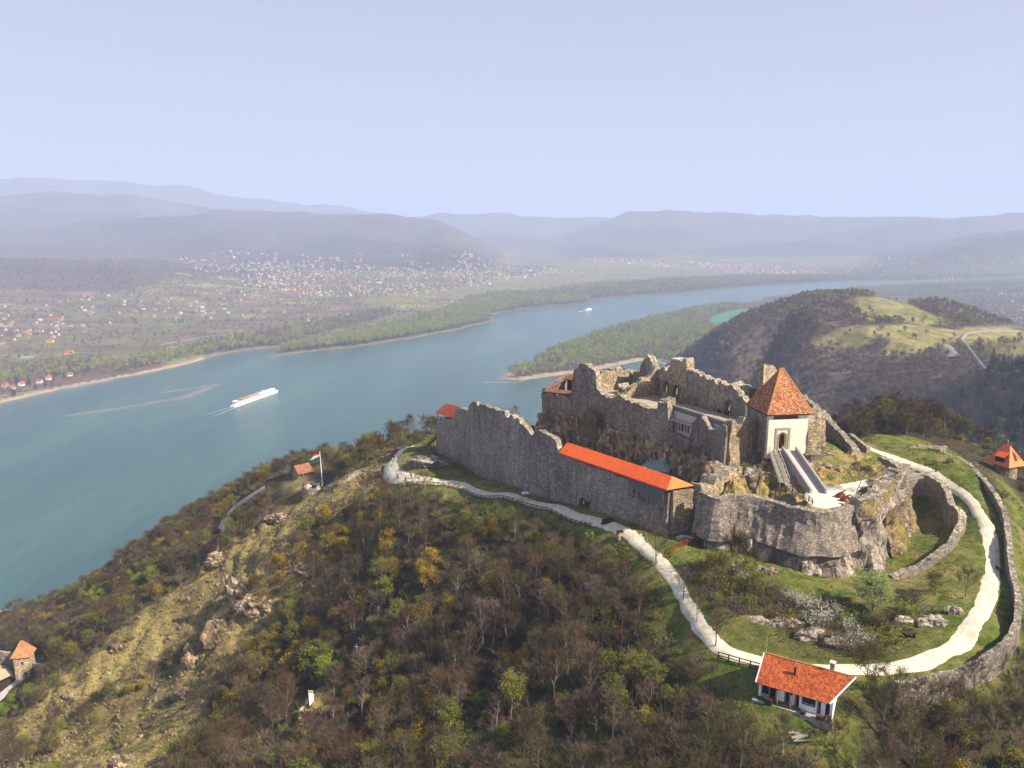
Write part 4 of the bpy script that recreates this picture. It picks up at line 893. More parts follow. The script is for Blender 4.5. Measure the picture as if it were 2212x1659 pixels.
# cross walls whose lit faces look right
def cross(name, s_on3, u_prof, mtl, seed, o0=0.5, o1=18, thick=1.4, jag=0.4, holes=()):
    a = w3(s_on3, 0, o0); b_ = w3(s_on3, 0, o1)
    Lc = o1 - o0
    tp = sorted([onplane(a, b_, u, v) for u, v in u_prof])
    return masonry(name, [(a.x, a.y, 222, 0), (b_.x, b_.y, 222, 0)], mtl, castle, thick=thick, cell=0.45, rough=0.2, jag=jag, jagw=1.1, top=tp, base=[(0, 225), (Lc, 225)], side=-1, seed=seed, top_mat=M['coping'], toprough=0.4, holes=holes)
sX1 = at3(1362, 870)[0]
cross('cross_wall', sX1, [(1362, 806), (1350, 800), (1335, 797), (1322, 800), (1308, 797), (1298, 800), (1293, 808), (1280, 830)], M['masonry_warm_lit'], 41, 0.5, 15.5)
sX2 = at3(1418, 862)[0]
cross('stair_wall', sX2, [(1412, 792), (1404, 806), (1395, 812), (1386, 818), (1378, 826), (1372, 833), (1362, 838), (1352, 846), (1345, 854), (1335, 858)], M['masonry_warm_lit'], 43, 0.5, 14.0)
sX3 = at3(1320, 850)[0]
a = w3(sX2 - 6.0, 0, 7.0); b_ = w3(sX2 - 1.0, 0, 7.0)
masonry('broken_pier', [(a.x, a.y, 230, 237.5), (b_.x, b_.y, 230, 235)], M['masonry_warm_lit'], castle, thick=3.2, cell=0.45, rough=0.35, jag=1.5, seed=48, top_mat=M['coping'])
# small fragments in the court
for (u, v, w_, h_, sd) in [(1482, 872, 3.2, 3.4, 51), (1440, 868, 2.0, 2.2, 52), (1330, 862, 4, 2.0, 53)]:
    p = P(u, v, CYZ); masonry('ruin_fragment', [(p.x - w_ / 2, p.y - .3, CYZ - .2, CYZ + h_ * .6), (p.x, p.y, CYZ - .2, CYZ + h_), (p.x + w_ / 2, p.y + .4, CYZ - .2, CYZ + h_ * .4)], M['masonry_warm_lit'], castle, thick=1.2, cell=0.35, rough=0.25, jag=0.9, seed=sd, top_mat=M['coping'])
# modern wing behind the front wall: pale rendered wall with slit windows, dark parapet
wing = thing('courtyard_wing', 'pale rendered wing with six slit windows set behind the broken front wall', 'building')
q0s, q0z = onplane(w2(0, 0, -1.6), w2(10, 0, -1.6), 1449, 873); q1s, q1z = onplane(w2(0, 0, -1.6), w2(10, 0, -1.6), 1572, 912)
zb_w = CYZ - 8
slit = []
for i in range(6):
    u = 1454 + i * 6.4; s0, z0 = onplane(w2(0, 0, -1.6), w2(10, 0, -1.6), u, 926 + i * 2.0); slit.append((s0 - q0s, s0 - q0s + 0.62, z0, z0 + 2.0))
a = w2(q0s, 0, -1.6); b_ = w2(q1s, 0, -1.6)
masonry('rendered_wall', [(a.x, a.y, zb_w, q0z - 1.12), (b_.x, b_.y, zb_w, q1z - 1.12)], M['pale_concrete'], wing, thick=0.6, cell=0.3, rough=0.01, holes=slit, seed=61)
for h in slit:
    p = w2(q0s + (h[0] + h[1]) / 2, (h[2] + h[3]) / 2, -1.75); mb = MB(); mb.box(p, (h[1] - h[0] + .3, 0.06, 2.4), math.atan2(W2D.y, W2D.x)); mb.build('window', M['window'], wing)
ns = 40
for i in range(ns):
    s0 = q0s + (q1s - q0s) * i / ns; s1 = q0s + (q1s - q0s) * (i + .86) / ns; zt_ = q0z + (q1z - q0z) * i / ns
    mb = MB(); a, b_ = w2(s0, zt_ - 1.15, -1.25), w2(s1, zt_ - 1.15, -1.25); u_ = Vector((0, 0, 1.15)); bk = DB * 0.08
    mb.add([a, b_, b_ + u_, a + u_, a + bk, b_ + bk, b_ + u_ + bk, a + u_ + bk], [(0, 1, 2, 3), (7, 6, 5, 4), (0, 4, 5, 1), (3, 2, 6, 7), (0, 3, 7, 4), (1, 5, 6, 2)]); mb.build('parapet_panel', M['wood_slat'], wing)
mb = MB(); mb.bar(w2(q0s, q0z + .05, -1.3), w2(q1s, q1z + .05, -1.3), 0.12, 0.3); mb.build('parapet_cap', M['pale_concrete'], wing)
mb = MB(); mb.add([w2(q0s, q0z - 1.2, -1.4), w2(q1s, q1z - 1.2, -1.4), w2(q1s, q1z - 1.2, -5.5), w2(q0s, q0z - 1.2, -5.5), w2(q0s, q0z - 1.5, -1.4), w2(q1s, q1z - 1.5, -1.4), w2(q1s, q1z - 1.5, -5.5), w2(q0s, q0z - 1.5, -5.5)], [(0, 1, 2, 3), (7, 6, 5, 4), (0, 4, 5, 1), (3, 2, 6, 7), (0, 3, 7, 4), (1, 5, 6, 2)]); mb.build('terrace_deck', M['floor'], wing)
# lit pier beside the wing
a = P(1431, 925, 0); s0, _ = onplane(A2, C2, 1433, 900); pa = w2(s0 - 0.6, 0, -.2); pb = pa + DB * 3.0
masonry('pier', [(pa.x, pa.y, 226, onplane(A2, C2, 1433, 863)[1]), (pb.x, pb.y, 226, onplane(A2, C2, 1433, 863)[1])], M['masonry_warm_lit'], castle, thick=2.4, cell=0.4, rough=0.12, jag=0.3, seed=63, side=-1, top_mat=M['coping'])
# return wall: from the near corner to the gate tower (sunlit)
G1 = P(1634, 962, 231.4)
tpr = prof(C2, G1, [(1569, 917), (1573, 908), (1584, 907), (1586, 916), (1597, 917), (1600, 903), (1615, 902), (1634, 903)])
bsr = prof(C2, G1, [(1569, 1010), (1600, 978), (1634, 972)], -2.0)
masonry('return_wall', [(C2.x, C2.y, 0, 0), (G1.x, G1.y, 0, 0)], M['masonry_warm_lit'], castle, thick=1.5, cell=0.5, rough=0.15, jag=0.35, jagw=1.2, top=tpr, base=bsr, seed=65, top_mat=M['coping'], bulge=0.25)
mb = MB(); p = P(1624, 968, 229.5); top = PY(1624, 868, p.y + 5); 
mb.tube([(p.x, p.y + 5, 229), (p.x, p.y + 5, top.z)], 0.55, 10); ch = mb.build('flue', M['plaster'], castle)
# standing fin of the fallen keep behind the gate tower
pf = PY(1640, 845, 188); pg = PY(1680, 850, 200)
keep = thing('keep_fragment', 'tall jagged fin of masonry standing behind the pyramid roofed gate tower', 'ruin')
tpk = prof(pf, pg, [(1634, 786), (1640, 780), (1648, 783), (1654, 788), (1664, 789), (1672, 797), (1676, 806), (1674, 822), (1684, 850)])
masonry('fin', [(pf.x, pf.y, 224, 0), (pg.x, pg.y, 224, 0)], M['masonry_warm_lit'], keep, thick=1.5, cell=0.45, rough=0.2, jag=0.3, top=tpk, base=[(0, 226), (30, 226)], seed=67, top_mat=M['coping'])
# lower ruins right of the rear wall
rr0 = PY(1585, 850, 200); rr1 = PY(1632, 852, 196)
masonry('ruined_terrace', [(rr0.x, rr0.y, 226, PY(1585, 828, 200).z), (rr1.x, rr1.y, 226, PY(1632, 842, 196).z)], M['masonry_warm_lit'], castle, thick=6.0, cell=0.6, rough=0.4, jag=0.9, seed=68, top_mat=M['coping'])

# benches and tables standing along the rear wall
for i in range(6):
    u = 1497 + i * 15.5; v = 871 + i * 5.0; p = P(u, v, CYZ)
    b = thing('courtyard_bench', '', 'bench', (p.x, p.y, CYZ), math.atan2(W3D.y, W3D.x), 'dark benches along the courtyard wall')
    b['label'] = 'dark wooden bench against the shaded inner wall of the castle courtyard'
    for (nm, c, s) in (('seat', (0, 0, .45), (2.2, .5, .08)), ('backrest', (0, .24, .8), (2.2, .07, .4)), ('leg', (-.9, 0, .22), (.1, .45, .44)), ('leg', (.9, 0, .22), (.1, .45, .44)), ('table_top', (0, -.7, .75), (2.2, .6, .07)), ('trestle', (0, -.7, .37), (1.4, .1, .72))):
        mb = MB(); mb.box(c, s); mb.build(nm, M['wood_dark'], b)

# ================================================================== gate tower
gt = thing('gate_tower', 'whitewashed gate tower with steep red tiled pyramid roof above stair and ramp', 'tower')
TF0 = P(1657, 972, 232.2); TZ = 232.2; ty0 = TF0.y
TF1 = PY(1741, 968, ty0 + 1.4)
fd = Vector((TF1.x - TF0.x, TF1.y - TF0.y, 0)); TWd = fd.length; fd.normalize(); fb = Vector((-fd.y, fd.x, 0)); TD = TWd * 1.0
zEave = onplane(Vector((TF0.x, TF0.y, 0)), Vector((TF1.x, TF1.y, 0)), 1700, 893)[1]
def tp_(a, b_, z): return Vector((TF0.x, TF0.y, 0)) + fd * a + fb * b_ + Vector((0, 0, z))
sD0 = TWd * 0.325; sD1 = sD0 + 1.65; zArch = TZ + 2.9
ft = lambda u, v: onplane(Vector((TF0.x, TF0.y, 0)), Vector((TF1.x, TF1.y, 0)), u, v)
gd0, gd1 = ft(1682, 955)[0], ft(1697, 955)[0]; gz1 = ft(1690, 935)[1]
gg0, gg1, gh0, gh1 = ft(1671, 900)[0], ft(1724, 900)[0], ft(1700, 906)[1], ft(1700, 893)[1]
mk = lambda nm, a, b_, c, d, mtl, holes=(), th=0.9, seed=0, side=1, cell=0.25: masonry(nm, [(a.x, a.y, c, d), (b_.x, b_.y, c, d)], mtl, gt, thick=th, cell=cell, rough=0.02, holes=holes, seed=seed, side=side)
mk('front_wall', tp_(0, .45, 0), tp_(TWd, .45, 0), TZ - 2.0, zEave, M['plaster'], [(gd0, gd1, TZ - 3, gz1, 1), (gg0, gg1, gh0, gh1 + 3)], 0.9, 71)
mk('side_wall', tp_(.45, .9, 0), tp_(.45, TD, 0), TZ - 3, zEave, M['masonry'], (), 0.9, 72, -1, 0.5)
mk('side_wall', tp_(TWd - .45, .9, 0), tp_(TWd - .45, TD, 0), TZ - 3, zEave, M['plaster'], (), 0.9, 73, 1, 0.5)
mk('back_wall', tp_(.9, TD - .45, 0), tp_(TWd - .9, TD - .45, 0), TZ - 3, zEave, M['plaster'], (), 0.9, 74, -1, 0.5)
mb = MB(); mb.prism([tp_(.9, .95, 0)[:2], tp_(TWd - .9, .95, 0)[:2], tp_(TWd - .9, TD - .9, 0)[:2], tp_(.9, TD - .9, 0)[:2]], gh0 - .3, gh0 - .1); mb.build('gallery_floor', M['wood_dark'], gt)
mb = MB(); mb.prism([tp_(.9, .95, 0)[:2], tp_(TWd - .9, .95, 0)[:2], tp_(TWd - .9, TD - .9, 0)[:2], tp_(.9, TD - .9, 0)[:2]], TZ - .3, TZ); mb.build('entrance_floor', M['floor'], gt)
for i in range(4):
    a = gg0 + (gg1 - gg0) * i / 3; mb = MB(); mb.bar(tp_(a, .3, gh0), tp_(a, .3, zEave), 0.16); mb.build('gallery_post', M['wood_dark'], gt)
    if i < 3:
        b2 = gg0 + (gg1 - gg0) * (i + 1) / 3; mb = MB(); mb.bar(tp_(a, .3, gh0 + .55), tp_(b2, .3, gh0 + .55), 0.12, .5); mb.build('gallery_board', M['wood_red'], gt)
# stone door frame
def arch_frame(s0, s1, z0, z1, w, out, nm, mtl):
    mb = MB(); r = (s1 - s0) / 2; cx = (s0 + s1) / 2; pts = [(s0 - w / 2, z0)] + [(cx - math.cos(math.pi * i / 10) * (r + w / 2), z1 - r + math.sin(math.pi * i / 10) * (r + w / 2)) for i in range(11)] + [(s1 + w / 2, z0)]
    for i in range(len(pts) - 1): mb.bar(tp_(pts[i][0], out, pts[i][1]), tp_(pts[i + 1][0], out, pts[i + 1][1]), w, w * .8)
    mb.build(nm, mtl, gt)
M['sandstone'] = simple('grey_sandstone', (0.34, 0.28, 0.20), 0.9, 0.15, 3)
arch_frame(gd0, gd1, TZ, gz1, 0.28, -0.02, 'door_arch', M['sandstone'])
for (a, b2, c, d) in ((gd0 - .95, gd0 - .45, TZ, gz1 + .7), (gd1 + .45, gd1 + .95, TZ, gz1 + .7), (gd0 - .95, gd1 + .95, gz1 + .7, gz1 + 1.15)):
    mb = MB(); pts = [tp_(a, -.14, c), tp_(b2, -.14, c), tp_(b2, .1, c), tp_(a, .1, c), tp_(a, -.14, d), tp_(b2, -.14, d), tp_(b2, .1, d), tp_(a, .1, d)]
    mb.add(pts, [(0, 3, 2, 1), (4, 5, 6, 7), (0, 1, 5, 4), (1, 2, 6, 5), (2, 3, 7, 6), (3, 0, 4, 7)]); mb.build('door_surround', M['sandstone'], gt)
mb = MB(); cx = (gd0 + gd1) / 2; mb.box(tp_(cx, 1.6, TZ + 1.6), (gd1 - gd0 + 1, .12, 3.6), math.atan2(fd.y, fd.x)); mb.build('door', M['wood_red'], gt)
# roof
ov = 0.75; ap = ft(1686, 795); apex = None
e = [tp_(-ov, -ov, zEave - .1), tp_(TWd + ov, -ov, zEave - .1), tp_(TWd + ov, TD + ov, zEave - .1), tp_(-ov, TD + ov, zEave - .1)]
d_ = ray(1686, 796); cpt = tp_(TWd / 2, TD / 2, 0); t_ = cpt.y / d_.y; apex = Vector((cpt.x, cpt.y, CAM_Z + d_.z * t_)); 
apA = apex - fd * .25; apB = apex + fd * .25
rt_ = thing; 
roofp = quad_roof('roof', [[e[0], e[1], apB, apA], [e[1], e[2], apB], [e[2], e[3], apA, apB], [e[3], e[0], apA]], M['tile_tower'], gt, 0.25)
for (a, b2) in ((e[0], apA), (e[1], apB), (e[2], apB), (e[3], apA)):
    mb = MB(); mb.bar(a + Vector((0, 0, .12)), b2 + Vector((0, 0, .15)), 0.26, 0.2); mb.build('hip_tile_line', M['tile_hip'] if 'tile_hip' in M else M.setdefault('tile_hip', simple('ochre_hip_tiles', (0.48, 0.24, 0.09), .8, .2, 3)), gt)
mb = MB(); mb.tube([apex, apex + Vector((0, 0, .9))], [.12, .02], 6); mb.build('finial', M['iron'], gt)
mb = MB(); mb.prism([p[:2] for p in e], zEave - .32, zEave - .2); mb.build('eave_soffit', M['wood_dark'], gt)
# timber box beside the eave
mb = MB(); c_ = tp_(TWd + .75, 1.6, ft(1737, 905)[1] + .3); mb.box(c_, (1.3, 2.4, 1.9), math.atan2(fd.y, fd.x)); mb.build('timber_box', M['wood_grey'], gt)
# rough buttress right of the tower
bt0 = tp_(TWd - .2, 2.2, 0); bt1 = bt0 + fd * 4.6 + fb * 0.6
tb = prof(bt0, bt1, [(1737, 892), (1760, 886), (1776, 885), (1783, 890), (1786, 920)])
masonry('rubble_buttress', [(bt0.x, bt0.y, 229, 0), (bt1.x, bt1.y, 229, 0)], M['masonry_warm_lit'], gt, thick=4.0, cell=0.45, rough=0.3, jag=0.3, top=tb, base=[(0, 228), (9, 228)], seed=77, batter=0.8, top_mat=M['coping'])

# ================================================================== curtain walls running back right of the tower
def free_wall(name, label, pix, h, th=1.1, mtl=None, cat='castle wall', foot=2.0, seed=1, jag=0.15, smooth=True, cell=0.55, rough=0.1, side=1, top=None, zoff=0.0, bottoms=None, bulge=0.0, batter=0.0):
    """pix: (photo u, photo v, height of the wall top) along the middle of the wall top; h: height of the wall (number or list)"""
    pts = [tuple(P(*p)) for p in pix]; hh = h if hasattr(h, '__len__') else [h] * len(pts)
    rows = [(p[0], p[1], p[2] - k - 0.0, p[2] + zoff) for p, k in zip(pts, hh)]
    if smooth: rows = catmull(rows, 5)
    o = masonry(name, rows, mtl or M['masonry'], None, thick=th, cell=cell, rough=rough, jag=jag, jagw=1.5, seed=seed, top_mat=M['coping'], side=side, foot=foot, toprough=0.25, bulge=bulge, batter=batter)
    return tag(o, label, cat)
free_wall('castle_wall', 'thick wall running down from behind the gate tower to the bare leaning tree', [(1735, 854, 234.5), (1775, 888, 233), (1810, 925, 231.6), (1840, 958, 230.4), (1858, 985, 229.6)], [5, 5, 5.5, 6, 6.5], 1.5, seed=81, foot=5, jag=0.25)
free_wall('castle_wall', 'lower broken wall stub beside the gravel path right of the long sloping wall', [(1838, 936, 229.5), (1850, 946, 229), (1866, 958, 228.2), (1876, 968, 227.4)], 2.6, 1.0, seed=82, jag=0.3)
free_wall('castle_wall', 'short dark wall stub between the gravel path and the moat bridge', [(1902, 984, 226.5), (1915, 992, 226.3), (1930, 1000, 226.0), (1945, 1012, 225.6)], 3.2, 1.4, seed=83, jag=0.4)
free_wall('retaining_wall', 'ochre stained retaining wall under the bushes right of the ramp', [(1733, 975, 231.2), (1752, 982, 231.0), (1778, 981, 230.9), (1804, 984, 230.6)], 4.6, 1.2, seed=84, mtl=M['masonry_lichen'], jag=0.25, batter=0.6)
free_wall('castle_wall', 'curved moat wall between the green moat and the gravel path', [(1957, 1022, 224.8), (1985, 1022, 224.6), (2020, 1033, 224.2), (2046, 1056, 223.6), (2054, 1082, 223.2), (2075, 1105, 222.6), (2079, 1128, 222.2), (2066, 1150, 221.8), (2054, 1172, 221.3), (2036, 1185, 220.8), (2010, 1205, 220.1), (1980, 1222, 219.5), (1950, 1234, 219.0), (1925, 1243, 218.6)],
          [6.5, 6.5, 6.5, 6, 5.5, 5, 4.2, 3.6, 3.0, 2.6, 2.2, 1.6, 1.2, 1.0], 1.35, seed=85, jag=0.15, foot=1.5, batter=0.2)
ow = [(u, v, z + 0.55) for u, v, z in OUTERW_PIX]
free_wall('castle_wall', 'long curving outer wall with dark shadow line beyond the white path', ow, [2.4, 2.6, 2.8, 3, 3.2, 3.2, 3.2, 3.4, 3.6, 4, 4.2, 3.8, 3.2, 2.6, 2.0], 1.0, seed=86, jag=0.08, foot=2.5)
free_wall('castle_wall', 'low rubble wall behind the grass at the top of the white path', [(1962, 966, 226.0), (1990, 964, 226), (2030, 963, 226), (2045, 966, 225.6)], 1.2, 1.0, seed=87, jag=0.3)
# little notched battlement at the start of the outer wall
for i in range(5):
    p = P(2008 + i * 5.4, 971 + i * 0.7, 226.3); mb = MB(); mb.box((p.x, p.y, p.z), (0.5, 0.9, 0.7), 0.4); tag(mb.build('merlon', M['masonry']), 'small squared merlon on the upper end of the outer wall', 'merlon', 'merlons on the outer wall')

# ================================================================== bastion
BT = [(1514, 1060, 230.2), (1532, 1067, 230.0), (1552, 1076, 229.9), (1572, 1069, 230.4), (1590, 1066, 230.7), (1620, 1069, 230.7), (1655, 1077, 230.5), (1690, 1087, 230.2), (1720, 1096, 230.0), (1752, 1102, 229.9), (1785, 1103, 229.9), (1812, 1098, 229.9), (1832, 1092, 230.0), (1852, 1086, 230.3), (1875, 1080, 230.6), (1893, 1062, 231.0), (1906, 1038, 231.4), (1925, 1022, 231.8), (1948, 1014, 232.0)]
BB = [(1510, 1140), (1540, 1160), (1570, 1185), (1600, 1205), (1640, 1228), (1690, 1248), (1740, 1254), (1800, 1256), (1840, 1250), (1880, 1236), (1912, 1205), (1935, 1175), (1950, 1150), (1957, 1125)]
bast = thing('rock_bastion', 'round pale rock bastion with a low parapet wall carrying the gravel yard', 'bastion')
cpts = catmull([tuple(P(*p)) for p in BT], 5)
nb = len(cpts); rows = []
for i, p in enumerate(cpts): rows.append((p[0], p[1], 216.0, p[2] - (6.0 + 1.4 * math.sin(i * .35)) * (1 if i < nb * .72 else .28)))
masonry('cliff', rows, M['rock'], bast, thick=2.4, cell=0.5, rough=0.3, jag=0.5, jagw=3, seed=91, bulge=1.2, bulge_len=4.5, batter=2.6, foot=1.0)
kk = int(nb * 0.70)
masonry('parapet', [(p[0], p[1], p[2] - 7.6, p[2]) for p in cpts[:kk]], M['masonry'], bast, thick=1.5, cell=0.45, rough=0.12, jag=0.12, seed=92, top_mat=M['coping'], batter=2.2, bulge=0.45, bulge_len=5)
masonry('broken_rim', [(p[0], p[1], p[2] - 3.0, p[2] - 0.2) for p in cpts[kk - 1:]], M['masonry_lichen'], bast, thick=2.6, cell=0.5, rough=0.35, jag=0.9, seed=93, top_mat=M['coping'], batter=0.4)
# ochre rock shoulder and the pale diagonal buttress towards the moat
sh0 = P(1880, 1082, 229.5); sh1 = P(1958, 1030, 229); 
masonry('ochre_shoulder', [tuple(P(1900, 1120, 224.6))[:2] + (215.5, 226.0), tuple(P(1925, 1112, 224.6))[:2] + (215.5, 226.5), tuple(P(1945, 1090, 224.6))[:2] + (215.5, 226.0), tuple(P(1950, 1068, 225))[:2] + (215.5, 226.0)], M['masonry_lichen'], bast, thick=3.0, cell=0.5, rough=0.4, jag=0.8, seed=94, bulge=1.0, bulge_len=4, batter=2.2)
mb = MB(); t0_, t1_ = P(1947, 1016, 232.2), P(1902, 1118, 224.5)
for i in range(14):
    a, b_ = lerp(t0_, t1_, i / 14), lerp(t0_, t1_, (i + 1) / 14); mb.bar(a, b_, 1.5, 1.0 + .15 * random.random())
mb.build('diagonal_buttress', M['coping'], bast)
ta = P(1940, 1018, 232); tb_ = P(1950, 1018, 232)
masonry('moat_side_wall', [tuple(P(1948, 1016, 232))[:2] + (217, 231.8), tuple(P(1958, 1000, 231))[:2] + (217, 231.0)], M['masonry'], bast, thick=1.5, cell=0.5, rough=0.12, jag=0.2, seed=95)
# yard surface: the gravel inside the bastion
YZ = 228.9
yc = [(p[0], p[1]) for p in cpts] + [tuple(P(1905, 990, YZ + 1).xy), tuple(P(1860, 985, YZ).xy), tuple(P(1800, 985, YZ).xy), tuple(P(1700, 990, YZ).xy), tuple(P(1640, 985, YZ).xy), tuple(P(1570, 1020, YZ).xy)]
GRAV = [(1738, 1068), (1752, 1092), (1785, 1098), (1812, 1094), (1828, 1080), (1842, 1070), (1862, 1056), (1898, 1045), (1900, 1036), (1880, 1034), (1845, 1042), (1810, 1048), (1790, 1052), (1775, 1050), (1756, 1056)]
gw = [tuple(P(u, v, YZ + .42).xy) for u, v in GRAV]
bx0, bx1, by0, by1 = min(p[0] for p in yc), max(p[0] for p in yc), min(p[1] for p in yc), max(p[1] for p in yc)
yx, yy_ = np.meshgrid(np.arange(bx0, bx1, .5), np.arange(by0, by1, .5)); ins = inpoly(yx, yy_, yc)
dg_ = seg_dist(yx, yy_, gw, True) * np.where(inpoly(yx, yy_, gw), 0, 1)
gul = sstep(0, 1, np.clip((P(1690, 1040, YZ).x - yx) / 8 + .3, 0, 1)) * sstep(.6, 3.5, seg_dist(yx, yy_, [(p[0], p[1]) for p in cpts]))
yz = YZ + 0.25 - 2.6 * gul * sstep(1, 5, dg_) + gul * np.abs(fbm(yx / 3.5, yy_ / 3.5, s=75, octs=4)) * 2.4 + sstep(0.5, 6, dg_) * (fbm(yx / 5, yy_ / 5, s=71, octs=5) * 1.5 - 0.6)
ny, nx = yx.shape; idx = np.arange(nx * ny).reshape(ny, nx); kk2 = ins[:-1, :-1] & ins[1:, 1:] & ins[:-1, 1:] & ins[1:, :-1]
F = np.stack([idx[:-1, :-1], idx[:-1, 1:], idx[1:, 1:], idx[1:, :-1]], -1)[kk2]
me = np_mesh('yard_ground', np.stack([yx, yy_, yz], -1).reshape(-1, 3), F, M['ground'])
ca = me.color_attributes.new('mask', 'FLOAT_COLOR', 'POINT'); gm = sstep(.05, .6, fbm(yx / 4, yy_ / 4, s=72, octs=4)) * (1 - .8 * gul)
ca.data.foreach_set('color', np.stack([gm, 1 - gm * .8, gm * 0, gm * 0 + 1], -1).astype(np.float32).ravel()); link('yard_ground', me, bast)
# white gravel apron and path (follows photo outline)
def sheet(name, pix, z, mtl, label, th=0.06, sub=4, wob=0.25, parent=None, kind='structure'):
    pts = [tuple(P(u, v, z)) for u, v in pix]; pts = catmull(pts, sub, closed=True)
    mb = MB(); poly = [(x + wob * float(vnoise(x * 1.3, y * 1.3, 0, 5)), y + wob * float(vnoise(x * 1.3, y * 1.3, 0, 6))) for x, y, _ in pts]
    mb.prism(poly, z - 0.5, z + th); o = mb.build(name, mtl, parent)
    if parent is None: tag(o, label, kind=kind)
    return o
sheet('gravel_yard', [(1738, 1068), (1752, 1092), (1785, 1098), (1812, 1094), (1828, 1080), (1842, 1070), (1862, 1056), (1898, 1045), (1900, 1036), (1880, 1034), (1845, 1042), (1810, 1048), (1790, 1052), (1775, 1050), (1756, 1056)], YZ + 0.42, M['gravel'], 'bright white gravel yard inside the bastion')

# ramp: white floor between two grey parapets, rising to the gate
ramp_ob = thing('entrance_ramp', 'straight grey ramp with high parapets rising from the yard to the gate door', 'ramp')
RB = P(1768, 1067, YZ + 0.45); RT = Vector((tp_(gd1 + .3, -1.2, 0).x, tp_(gd1 + .3, -1.2, 0).y, TZ - 0.1))
rdv = Vector((RT.x - RB.x, RT.y - RB.y, 0)); RL = rdv.length; rd = rdv.normalized(); rn = Vector((rd.y, -rd.x, 0))
def slab(a, b_, w0, w1_, zt0, zt1, zb0, zb1, nm, mtl, par):
    """a long block from a to b between the side offsets w0..w1"""
    mb = MB(); vs = []
    for p, zt_, zb2 in ((a, zt0, zb0), (b_, zt1, zb1)):
        for w, z in ((w0, zb2), (w1_, zb2), (w1_, zt_), (w0, zt_)): q = p + rn * w; vs.append((q.x, q.y, z))
    mb.add(vs, [(0, 1, 2, 3), (7, 6, 5, 4), (0, 4, 5, 1), (1, 5, 6, 2), (2, 6, 7, 3), (3, 7, 4, 0)]); return mb.build(nm, mtl, par)
slab(RB, RT, -1.25, 1.25, RB.z, RT.z, 226.5, 226.5, 'ramp_floor', M['pale_concrete'], ramp_ob)
slab(RB, RT, -1.65, -1.25, RB.z + 1.0, RT.z + 1.1, 226.0, 227.0, 'parapet', M['concrete'], ramp_ob)
slab(RB, RT, 1.25, 1.65, RB.z + 1.0, RT.z + 1.1, 226.0, 227.0, 'parapet', M['concrete'], ramp_ob)
q = RT + Vector((0, 0, -.1)); mb = MB(); mb.prism([(RT + rn * -3.2 + rd * 1.4)[:2], (RT + rn * 1.6 + rd * 1.4)[:2], (RT + rn * 1.6 - rd * .6)[:2], (RT + rn * -3.2 - rd * .6)[:2]], TZ - 2.5, TZ - 0.02); mb.build('top_landing', M['pale_concrete'], ramp_ob)
# timber stair left of the ramp
st = thing('timber_stair', 'weathered timber stair beside the ramp leading up to the gate tower', 'stair')
S_top = P(1671, 975, TZ - .1); S_bot = P(1695, 1042, 229.6)
sd = Vector((S_top.x - S_bot.x, S_top.y - S_bot.y, 0)); sdl = sd.length; sd.normalize(); sn = Vector((sd.y, -sd.x, 0))
NST = 26
for i in range(NST):
    p = lerp(S_bot, S_top, i / (NST - 1)); mb = MB(); mb.box(p, (0.34, 1.75, 0.09), math.atan2(sd.y, sd.x)); mb.build('step', M['wood_grey'], st)
for w in (-.92, .92):
    mb = MB(); mb.bar(S_bot + sn * w - Vector((0, 0, .2)), S_top + sn * w - Vector((0, 0, .2)), 0.12, 0.35); mb.build('stringer', M['wood_grey'], st)
    mb = MB(); mb.bar(S_bot + sn * w + Vector((0, 0, 1)), S_top + sn * w + Vector((0, 0, 1)), 0.09); mb.build('handrail', M['wood_grey'], st)
    for i in range(7):
        p = lerp(S_bot, S_top, i / 6) + sn * w; mb = MB(); mb.bar(p - Vector((0, 0, 1.2)), p + Vector((0, 0, 1)), 0.10); mb.build('baluster', M['wood_grey'], st)
LB = P(1708, 1052, 229.5)
for i in range(8):
    p = lerp(Vector((S_bot.x + .3, S_bot.y - .6, 229.5)), P(1722, 1070, 229.45), i / 7); mb = MB(); mb.box(p, (0.34, 1.9, .08), math.radians(30) + i * .02); mb.build('landing_board', M['wood_grey'], st)
for w, n_ in ((0, 5), (1, 5)):
    a = P(1680 + w * 14, 970 + w * 3, TZ); b_ = P(1664 + w * 30, 962 + w * 12, TZ + .1)
    for i in range(3): p = lerp(a, b_, i / 2); mb = MB(); mb.bar(p, p + Vector((0, 0, 1.1)), .1); mb.build('landing_post', M['wood_grey'], st)
    mb = MB(); mb.bar(a + Vector((0, 0, 1.05)), b_ + Vector((0, 0, 1.05)), .1); mb.build('landing_rail', M['wood_grey'], st)
